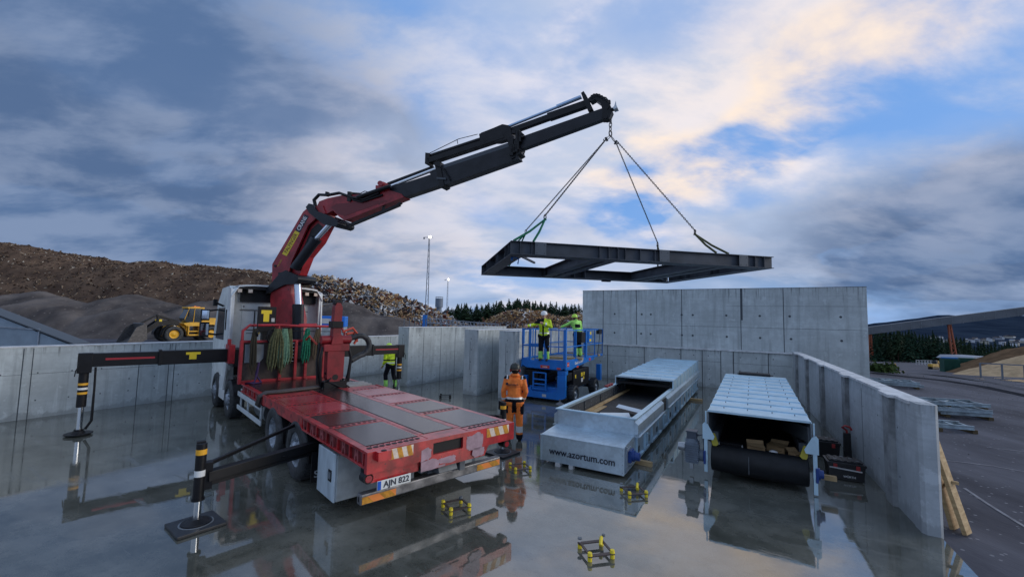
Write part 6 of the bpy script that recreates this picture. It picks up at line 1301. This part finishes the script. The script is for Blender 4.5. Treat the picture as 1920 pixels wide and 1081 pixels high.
def person(loc, rz, label, pose, top, helmet, sc=1.0, kit='yellow'):
    root = thing('person', loc, rz, label, 'person'); root.scale = (sc,)*3
    V = Vector; P = {k: V(v) for k, v in pose.items()}
    pel = P.get('pelvis', V((0, 0, .93))); chest = P.get('chest', V((0, .02, 1.30))); neck = P.get('neck', chest+V((0, 0, .17))); head = P.get('head', neck+V((0, .015, .16)))
    rt_ = P.get('right', V((1, 0, 0))); shL = chest-rt_*.185+V((0, 0, .115)); shR = chest+rt_*.185+V((0, 0, .115)); hipL = pel+V((-.095, 0, -.04)); hipR = pel+V((.095, 0, -.04))
    fwd = V((rt_.y*-1, rt_.x, 0)).normalized(); fwd = P.get('look', fwd).normalized()
    sh = [('C', pel, pel+V((0, 0, .12)), .145, .14), ('C', pel+V((0, 0, .12)), chest, .135, .15), ('C', chest+V((-.08, 0, .03)), chest+V((.08, 0, .03)), .125, .125), ('C', chest+V((0, 0, .1)), head-V((0, 0, .05)), .062, .056), ('C', shL, shR, .065, .065)]
    sh.append(('S', head, (.076, .094, .112))); q = head
    sh += [('S', q+fwd*.10+V((0, 0, -.012)), .017), ('S', q+fwd*.045+V((0, 0, -.07)), .055), ('S', q-fwd*.03+V((0, 0, .02)), .085)]
    lat = V((fwd.y, -fwd.x, 0))
    for s_ in (-1, 1): sh.append(('S', q+lat*s_*.078+V((0, 0, -.01)), (.018, .018, .03)))
    hands = []
    for sd_, sh_ in ((-1, shL), (1, shR)):
        k = 'L' if sd_ < 0 else 'R'; el = P['elbow'+k]; wr = P['wrist'+k]; sh += [('C', sh_, el, .052, .042), ('C', el, wr, .042, .028)]
        d = (wr-el).normalized(); side = d.cross(V((0, 1, .1))).normalized(); nrm = d.cross(side).normalized()
        palm = wr+d*.05; sh += [('C', wr, palm, .027, .034), ('C', palm-side*.018, palm+side*.018, .026, .026)]
        for j, (o_, ln) in enumerate(((-.030, .062), (-.011, .075), (.010, .070), (.029, .055))):
            a = palm+side*o_+d*.02; m_ = a+d*ln*.6+nrm*.008*sd_; e_ = m_+d*ln*.45+nrm*.028*sd_; sh += [('C', a, m_, .0105, .0095), ('C', m_, e_, .0095, .008)]
        t0 = wr+d*.025+side*.025*-1; t1 = t0-side*.028+d*.028; sh += [('C', t0, t1, .012, .011), ('C', t1, t1+d*.025+nrm*.012*sd_, .010, .009)]
    for sd_, hp in ((-1, hipL), (1, hipR)):
        k = 'L' if sd_ < 0 else 'R'; kn = P['knee'+k]; an = P['ankle'+k]; sh += [('C', hp, kn, .082, .055), ('C', kn, an, .053, .038), ('C', an, an+fwd*.1+V((0, 0, -.045)), .038, .032)]
    organic('body', sh, [SKIN, mat('eye_dark', (.02, .015, .012), .3), mat('lips', (.35, .14, .12), .5)], root, .010, lambda c: 1 if any((c-(q+fwd*.085+lat*s_*.031+V((0, 0, .012)))).length < .012 for s_ in (-1, 1)) else (2 if (c-(q+fwd*.098+V((0, 0, -.055)))).length < .020 and abs(c.z-(q.z-.055)) < .007 else 0), 3)
    # jacket
    js = [('C', pel+V((0, 0, .04)), chest, .168, .172), ('C', chest+V((-.08, 0, .03)), chest+V((.08, 0, .03)), .148, .148), ('C', pel+V((-.06, 0, .02)), pel+V((.06, 0, .02)), .145, .145), ('C', shL, shR, .083, .083), ('C', chest+V((0, 0, .13)), chest+V((0, -.0, .185)), .082, .078)]
    arms = []
    for sh_, k in ((shL, 'L'), (shR, 'R')): js += [('C', sh_, P['elbow'+k], .076, .062), ('C', P['elbow'+k], P['wrist'+k]-(P['wrist'+k]-P['elbow'+k]).normalized()*.02, .062, .05)]; arms.append((sh_, P['elbow'+k], P['wrist'+k]))
    def jm(c):
        for sh_, e, w in arms:
            d = (w-e); t = (c-e).dot(d)/d.dot(d)
            if 0.05 < t and (c-(e+d*min(t, 1))).length < .075:
                if kit != 'green' and .62 < t < .80: return 2
                return 0 if kit != 'green' else 0
        z = c.z-pel.z
        if kit == 'orange':
            if c.z > chest.z+.115: return 1 if abs((c-chest).dot(rt_)) > .13 and c.z < chest.z+.19 and not (.155 < abs((c-chest).dot(rt_)) < .195) else (2 if .155 < abs((c-chest).dot(rt_)) < .195 else 0)
            if z < .04: return 1
            if z < .085: return 2
            return 0
        if kit == 'yellow':
            if z < -.05: return 1
            if .03 < z < .07: return 2
            if .13 < z < .18 : return 1
            if c.z > chest.z+.13: return 1
            return 0
        if kit == 'open':
            f = (c-chest).dot(P.get('look', fwd)); u = abs((c-chest).dot(lat))
            if f > .03 and u < .028 and c.z < chest.z+.05: return 1
            if c.z > chest.z+.02 and (c-chest).dot(lat) > -.02: return 1
            if .05 < z < .09: return 2
            return 0
        if z < .10: return 1
        return 1 if (chest.z-.10 < c.z < chest.z+.04 and abs((c-chest).dot(rt_)) < .12) else 0
    organic('jacket', js, [top, NAVY, REFL], root, .014, jm, 3)
    tr = [('C', hipL, hipR, .135, .135), ('C', pel+V((0, 0, .06)), pel+V((0, 0, -.05)), .145, .145)]
    for hp, k in ((hipL, 'L'), (hipR, 'R')): tr += [('C', hp, P['knee'+k], .108, .085), ('C', P['knee'+k], P['ankle'+k]+V((0, 0, -.005)), .085, .080)]
    tm = {'orange': [HVO, NAVY, REFL], 'yellow': [NAVY, HVG, REFL], 'open': [NAVY, HVG, REFL], 'green': [NAVY, HVG, REFL]}[kit]
    def tf(c):
        if kit == 'orange':
            if c.z > pel.z-.03: return 1
            if abs(c.x-pel.x) < .055 and c.z > pel.z-.28: return 1
            if .20 < c.z < .34: return 2
            if c.z < .16: return 1
            if abs(c.x-pel.x) > .14 and pel.z-.30 < c.z < pel.z-.12: return 1
            return 0
        return 1 if c.z < (.34 if kit != 'yellow' else .30) and c.z > .0 else 0
    organic('trousers', tr, tm, root, .014, tf, 3)
    for k in ('L', 'R'): an = P['ankle'+k]; organic('boot', [('C', an+V((0, 0, .03)), an+V((0, 0, -.03)), .062, .06), ('C', an+V((0, 0, -.045)), an+fwd*.15+V((0, 0, -.055)), .052, .046)], [BOOT], root, .014, lambda c: 0, 3)
    hl = B(); c0 = head+V((0, 0, .035))
    hl.lathe([(.118, -.01), (.120, .02), (.108, .07), (.075, .108), (.03, .122), (0, .124)], c0, (0, 0, 1), 22); hl.lathe([(.118, -.012), (.128, -.016), (.120, .004)], c0, (0, 0, 1), 22)
    hl.add([c0+lat*a_+fwd*b_+V((0, 0, z)) for a_, b_, z in ((-.09, .08, -.01), (.09, .08, -.01), (.06, .16, -.02), (-.06, .16, -.02), (-.09, .08, -.018), (.09, .08, -.018), (.06, .16, -.028), (-.06, .16, -.028))], [(0, 1, 2, 3), (7, 6, 5, 4), (0, 3, 7, 4), (1, 5, 6, 2), (2, 6, 7, 3)])
    hl.box(-.012, .012, -.07, .07, .118, .13, 0, Matrix.Translation(c0)); hm = hl.build('helmet', helmet, root)
    if kit == 'orange':
        e = B()
        for s_ in (-1, 1): e.sphere(head+lat*s_*.105+V((0, 0, -.015)), .045, 12, 0, (.6, .8, 1)); 
        e.build('ear_defender', mat('ear_red', (.30, .03, .03), .5), root)
        hr = B(); hr.sphere(head-fwd*.02+V((0, 0, -.01)), .1, 14, 0, (.85, .95, 1.0)); hr.build('hair', mat('dark_hair', (.02, .015, .012), .8), root)
        hb_ = B(); hb_.tube([head+V((0, 0, -.12))+lat*math.cos(a*.6283)*.075+fwd*math.sin(a*.6283)*.075 for a in range(11)], .035, 8); hb_.build('collar', HVO, root)
        text('back_text', 'Jaamtech', .072, TXT, root, frame((-.035, -.178, 1.31), (1, 0, 0), (0, 0, 1)), .003, 1.0)
        lg_ = B(); lg_.box(-.15, .14, -.178, -.174, 1.262, 1.268); lg_.cyl((-.17, -.170, 1.325), (-.17, -.178, 1.325), .03, n=12); lg_.build('back_emblem', TXT, root)
        pk = B(); pk.box(-.26, -.19, -.06, .05, .66, .82); pk.box(.17, .22, -.07, .06, .62, .86); pk.build('holster_pocket', NAVY, root, bevel=.015)
    else:
        hr = B(); hr.sphere(head-fwd*.03+V((0, 0, -.02)), .088, 14, 0, (.95, .95, 1.0)); hr.build('hair', mat('brown_hair', (.05, .03, .02), .8), root)
    return root
def at2(x, y, z): d = cf+cr*((x-960)/FP)-cu*((y-540.5)/FP); return Vector((0, 0, EYE))+d*((z-EYE)/d.z)
p = gp(963, 826)
person((p.x, p.y, 0), R_(-4), 'worker in an orange hi-vis suit and dark helmet seen from behind',
    dict(elbowL=(-.26, -.02, 1.14), wristL=(-.255, .04, .90), elbowR=(.26, -.03, 1.14), wristR=(.20, .10, .93), kneeL=(-.10, .03, .50), ankleL=(-.115, -.02, .10), kneeR=(.12, .02, .50), ankleR=(.13, .02, .10), head=(.0, .0, 1.63)), HVO, mat('dark_helmet', (.03, .035, .03), .4), 1.0, 'orange')
fcam = math.atan2
p = at2(1019, 676, 1.39); 
person((p.x+.0, p.y, 1.39), R_(165), 'worker in a white helmet and yellow-green jacket facing us from the lift basket',
    dict(elbowL=(-.27, .10, 1.22), wristL=(-.02, .22, 1.33), elbowR=(.34, .14, 1.28), wristR=(.52, .34, 1.24), kneeL=(-.12, .02, .50), ankleL=(-.13, -.02, .10), kneeR=(.10, .03, .50), ankleR=(.11, .0, .10)), HVY, mat('white_helmet', (.82, .82, .82), .3), .97, 'open')
p = at2(1083, 668, 1.39)
person((p.x, p.y, 1.39), R_(20), 'worker in a lime helmet and green jacket at the far end of the lift basket',
    dict(chest=(-.03, .12, 1.28), neck=(-.03, .15, 1.44), head=(-.05, .20, 1.58), elbowL=(-.36, .26, 1.30), wristL=(-.58, .38, 1.18), elbowR=(.22, .12, 1.10), wristR=(.16, .34, 1.02), kneeL=(-.09, .04, .50), ankleL=(-.10, -.03, .10), kneeR=(.10, .05, .50), ankleR=(.13, .0, .10)), HVG, mat('lime_helmet', (.55, .85, .08), .35), .97, 'green')
p = gp(731, 726)
person((p.x, p.y, 0), R_(50), 'worker in a yellow hi-vis jacket standing behind the truck, under the far outrigger beam',
    dict(chest=(.0, .10, 1.28), head=(.02, .20, 1.58), neck=(0, .14, 1.45), elbowL=(-.24, .06, 1.05), wristL=(-.24, .20, .84), elbowR=(.24, .10, 1.06), wristR=(.20, .30, .92), kneeL=(-.13, .14, .50), ankleL=(-.16, .04, .10), kneeR=(.13, -.02, .50), ankleR=(.16, -.16, .10)), HVY, mat('lime_helmet', (.55, .85, .08), .35), 1.0, 'yellow')
# ================================================================ WHEEL LOADER
lo = onterr(352, 640); LD = thing('wheel_loader', (lo.x, lo.y, -.02), math.atan2(-.84, -.54), 'yellow wheel loader with a dark cab and lowered bucket in front of the gravel heaps', 'wheel loader')
YL = mat('loader_yellow', (.75, .40, .02), .45, var=.15, scale=2)
for x in (1.55, -1.45):
    for s in (1, -1):
        b = B(); b.lathe([(.38, 0), (.66, -.02), (.75, .06), (.75, .5), (.66, .56), (.38, .52)], (x, s*1.28, .76), (0, -s, 0), 28, close=True); w_ = b.build('wheel', RUBBER, LD); b = B(); b.lathe([(.39, .0), (.36, .06), (.25, .10), (.2, .04), (0, .02)], (x, s*1.28, .76), (0, -s, 0), 20); b.build('rim', YL, w_)
b = B(); b.box(-3.2, -.6, -.75, .75, .75, 1.75); b.prism([(-3.3, .8), (-3.3, 1.9), (-2.9, 2.25), (-.9, 2.3), (-.6, 1.5), (-.6, .8)], 'y', -.7, .7); b.box(.3, 1.9, -.5, .5, .7, 1.5); b.prism([(-.8, 1.5), (.5, 1.5), (.75, 1.75), (.2, 1.85), (-.9, 1.85)], 'y', -.85, .85); b.build('body', YL, LD, bevel=.06)
b = B(); b.box(-.6, .4, .6, .95, .6, .72); b.box(-.5, .3, .65, .9, .95, 1.05); b.box(-.6, -.52, .6, .95, .6, 1.5); b.box(.3, .38, .6, .95, .6, 1.5); b.build('step', YL, LD)
b = B(); b.prism([(-.85, 1.85), (.45, 1.85), (.65, 2.2), (.30, 3.15), (-.80, 3.2)], 'y', -.62, .62); cabL = b.build('cab', GLASS, LD, bevel=.03)
b = B(); b.box(-.95, .45, -.68, .68, 3.16, 3.30)
for s in (1, -1): b.beam((-.82, s*.64, 1.85), (-.82, s*.64, 3.2), .14, .07); b.beam((-.1, s*.64, 1.85), (-.15, s*.64, 3.2), .06, .05); b.beam((.62, s*.64, 2.1), (.30, s*.64, 3.2), .05, .05)
b.build('cab_frame', YL, cabL, bevel=.02)
b = B(); b.cyl((-.3, .2, 3.3), (-.3, .2, 3.42), .07); b.box(-.7, -.2, -.3, .3, 3.3, 3.36); b.build('beacon', ORG, cabL)
b = B()
for x in (1.55, -1.45):
    for s in (1, -1):
        n = 10; vs = []
        for k in range(n+1):
            a = R_(-5+190*k/n)
            for rr, yy in ((.86, .72), (.86, 1.32), (.9, 1.32), (.9, .72)): vs.append((x+math.cos(a)*rr, s*yy, .76+math.sin(a)*rr))
        b.add(vs, [(4*i+j, 4*i+(j+1) % 4, 4*i+4+(j+1) % 4, 4*i+4+j) for i in range(n) for j in range(4)])
b.box(-.6, .35, -.55, .55, .45, 1.0); b.build('mudguard', BLACK, LD)
b = B()
for s in (1, -1): b.prism([(.9, 1.75), (1.1, 2.0), (2.6, 1.95), (3.5, 1.15), (3.6, .75), (3.35, .8), (2.4, 1.6), (1.2, 1.55)], 'y', s*.45-.06, s*.45+.06)
b.beam((1.0, 0, 1.9), (2.6, 0, 2.45), .25, .2); b.beam((2.5, 0, 2.5), (3.7, 0, 1.7), .16, .14); b.beam((2.4, 0, 1.6), (2.45, 0, 2.45), .3, .2); b.build('lift_arm', BLACK, LD, bevel=.02)
b = B(); b.cyl((.9, .3, 1.4), (2.2, .3, 1.75), .07); b.cyl((.9, -.3, 1.4), (2.2, -.3, 1.75), .07); b.build('ram', CHROME, LD); b = B(); b.box(2.3, 2.5, -.52, -.5, 1.9, 2.1); b.box(2.3, 2.5, .5, .52, 1.9, 2.1); b.build('decal', YEL, LD)
b = B(); b.prism([(3.5, .35), (3.6, 1.55), (3.75, 1.75), (3.85, 1.7), (3.75, 1.2), (3.85, .55), (4.5, .12), (4.85, .08), (4.8, .03), (4.0, .05)], 'y', -1.35, 1.35)
for s in (1, -1): b.prism([(3.6, .3), (3.75, 1.7), (4.3, 1.4), (4.85, .08), (4.0, .05)], 'y', s*1.35-.03, s*1.35+.03)
b.build('bucket', mat('bucket_steel', (.09, .085, .085), .5, .3, var=.3), LD)
b = B(); b.tube([(.3, .8, 2.9), (.5, 1.1, 2.95), (.5, 1.15, 2.7)], .03); b.box(.45, .55, 1.05, 1.3, 2.4, 2.8); b.build('mirror', BLACK, LD)
# ================================================================ STACKS OF GALVANISED FRAMES
def hframe(root, z, l, w, rot, dx=0, dy=0):
    T = Matrix.Translation((dx, dy, z)) @ Matrix.Rotation(rot, 4, 'Z'); b = MB(T)
    for y in (-w/2, w/2): b.box(-l/2, l/2, y-.03, y+.03, 0, .008); b.box(-l/2, l/2, y-.03, y+.03, .10, .108); b.box(-l/2, l/2, y-.004, y+.004, .008, .1)
    for x in (-l/2+.05, -l*.15, l*.2, l/2-.05): b.box(x-.03, x+.03, -w/2+.03, w/2-.03, .03, .08)
    b.beam((-l*.4, -w/2, .05), (l*.1, w/2, .05), .05, .03); b.build('galvanised_frame', mat('stacked_frame_zinc', (.34, .41, .45), .5, .5, var=.35, scale=4), root)
def stack(p, rz, n, l, w, label, seed):
    rnd = random.Random(seed); root = thing('frame_stack', (p.x, p.y, terr(p.x, p.y)), rz, label, 'frame stack', 'stacks of galvanised frames on the asphalt'); b = B()
    for x in (-l*.35, l*.35): b.box(x-.06, x+.06, -w*.55, w*.55, .0, .10)
    b.build('timber_bearer', mat('dark_bearer', (.10, .075, .045), .8), root)
    z = .10
    for k in range(n):
        hframe(root, z, l*rnd.uniform(.85, 1.05), w*rnd.uniform(.85, 1.05), rnd.uniform(-.16, .16), rnd.uniform(-.2, .2), rnd.uniform(-.1, .1)); z += .115
        if k % 2 == 1 and k < n-1: b = B(); b.box(-l*.3-.04, -l*.3+.04, -w*.5, w*.5, z, z+.05); b.box(l*.3-.04, l*.3+.04, -w*.5, w*.5, z, z+.05); b.build('spacer_batten', mat('dark_bearer', (.10, .075, .045), .8), root); z += .055
    return root
stack(onterr(1800, 780), -.35, 3, 1.5, .85, 'tallest stack of pale galvanised frames, in the middle of the three on the asphalt', 1)
stack(onterr(1778, 806), -.2, 1, 1.15, .6, 'low stack of galvanised frames nearest the end of the right wall', 2)
stack(onterr(1676, 724), -.55, 2, 2.1, 1.1, 'farthest stack of galvanised frames, half hidden behind the right wall coping', 3)
# planks leaning on the wall end
for k, (fx, fy, tx, ty, tz, lab) in enumerate(((2.53, 8.38, 2.24, 8.62, 1.46, 'long pale timber board leaning on the outer side of the right wall, the outermost one'), (2.44, 8.50, 2.235, 8.70, 1.30, 'timber board leaning on the right wall just inside the outermost one'))):
    root = thing('leaning_board', yw(fx, fy, -.02), YR, lab, 'board', 'timber boards leaning at the wall end'); b = B(); b.beam((0, 0, .02), (tx-fx, ty-fy, tz), .20, .05, up=(1, -.6, .3)); b.build('board', WOOD, root, bevel=.004)
    b = B(); d_ = Vector((tx-fx, ty-fy, tz)); q = d_*.45; b.beam(q+Vector((.03, 0, 0)), q+Vector((.10, 0, 0)), .04, .04); b.build('batten_end', WOOD, root)
# ================================================================ EVERY SEPARATE PIECE OF A PART BECOMES ITS OWN OBJECT
SPLIT = set('''side_rib side_fairing splice_plate window work_lamp tail_lamp mirror mirror_glass ladder_rung deck_rung step_panel axle warning_decal
 white_decal rental_sign gate_post ram timber_bearer spacer_batten reflective_band brace post cladding_joint red_hose hydraulic_hose boom_collar top_flange side_skirt
 scissor_arm clamp_body ear_defender holster_pocket foot opening side_bracket cross_wire decal pin batten_plate stiffener clip latch roof_recess chassis_rail
 extension_cylinder extension_piston lower_linkage knuckle_linkage beam_bracket mudguard step cab_frame wire support_tower lift_arm yellow_skirt control_box flap side_guard engine_cover panel_frame leg bearing fold'''.split())
def split_part(o):
    me = o.data; n = len(me.vertices); par = list(range(n))
    def find(a):
        while par[a] != a: par[a] = par[par[a]]; a = par[a]
        return a
    for e in me.edges:
        a, c = find(e.vertices[0]), find(e.vertices[1])
        if a != c: par[a] = c
    isl = {}
    for i in range(n): isl.setdefault(find(i), []).append(i)
    keys = list(isl); box = []
    for k in keys:
        cs = [me.vertices[i].co for i in isl[k]]; box.append([Vector([min(c[j] for c in cs)-.012 for j in range(3)]), Vector([max(c[j] for c in cs)+.012 for j in range(3)])])
    g = list(range(len(keys)))
    def fg(a):
        while g[a] != a: a = g[a]
        return a
    for i in range(len(keys)):
        for j in range(i):
            if all(box[i][0][q] <= box[j][1][q] and box[j][0][q] <= box[i][1][q] for q in range(3)):
                a, c = fg(i), fg(j)
                if a != c: g[a] = c
    groups = {}
    for i, k in enumerate(keys): groups.setdefault(fg(i), set()).update(isl[k])
    if len(groups) < 2 or len(groups) > 60: return
    gl = list(groups.values()); base = me.copy()
    for q, vs in enumerate(gl):
        m2 = base.copy(); bm = bmesh.new(); bm.from_mesh(m2); bm.verts.ensure_lookup_table(); bmesh.ops.delete(bm, geom=[v for v in bm.verts if v.index not in vs], context='VERTS'); bm.to_mesh(m2); bm.free(); m2.name = me.name
        if q == 0: o.data = m2
        else: c = o.copy(); c.data = m2; col.objects.link(c)
    bpy.data.meshes.remove(base)
for o in list(S.objects):
    if o.type == 'MESH' and o.parent and o.name.split('.')[0] in SPLIT: split_part(o)
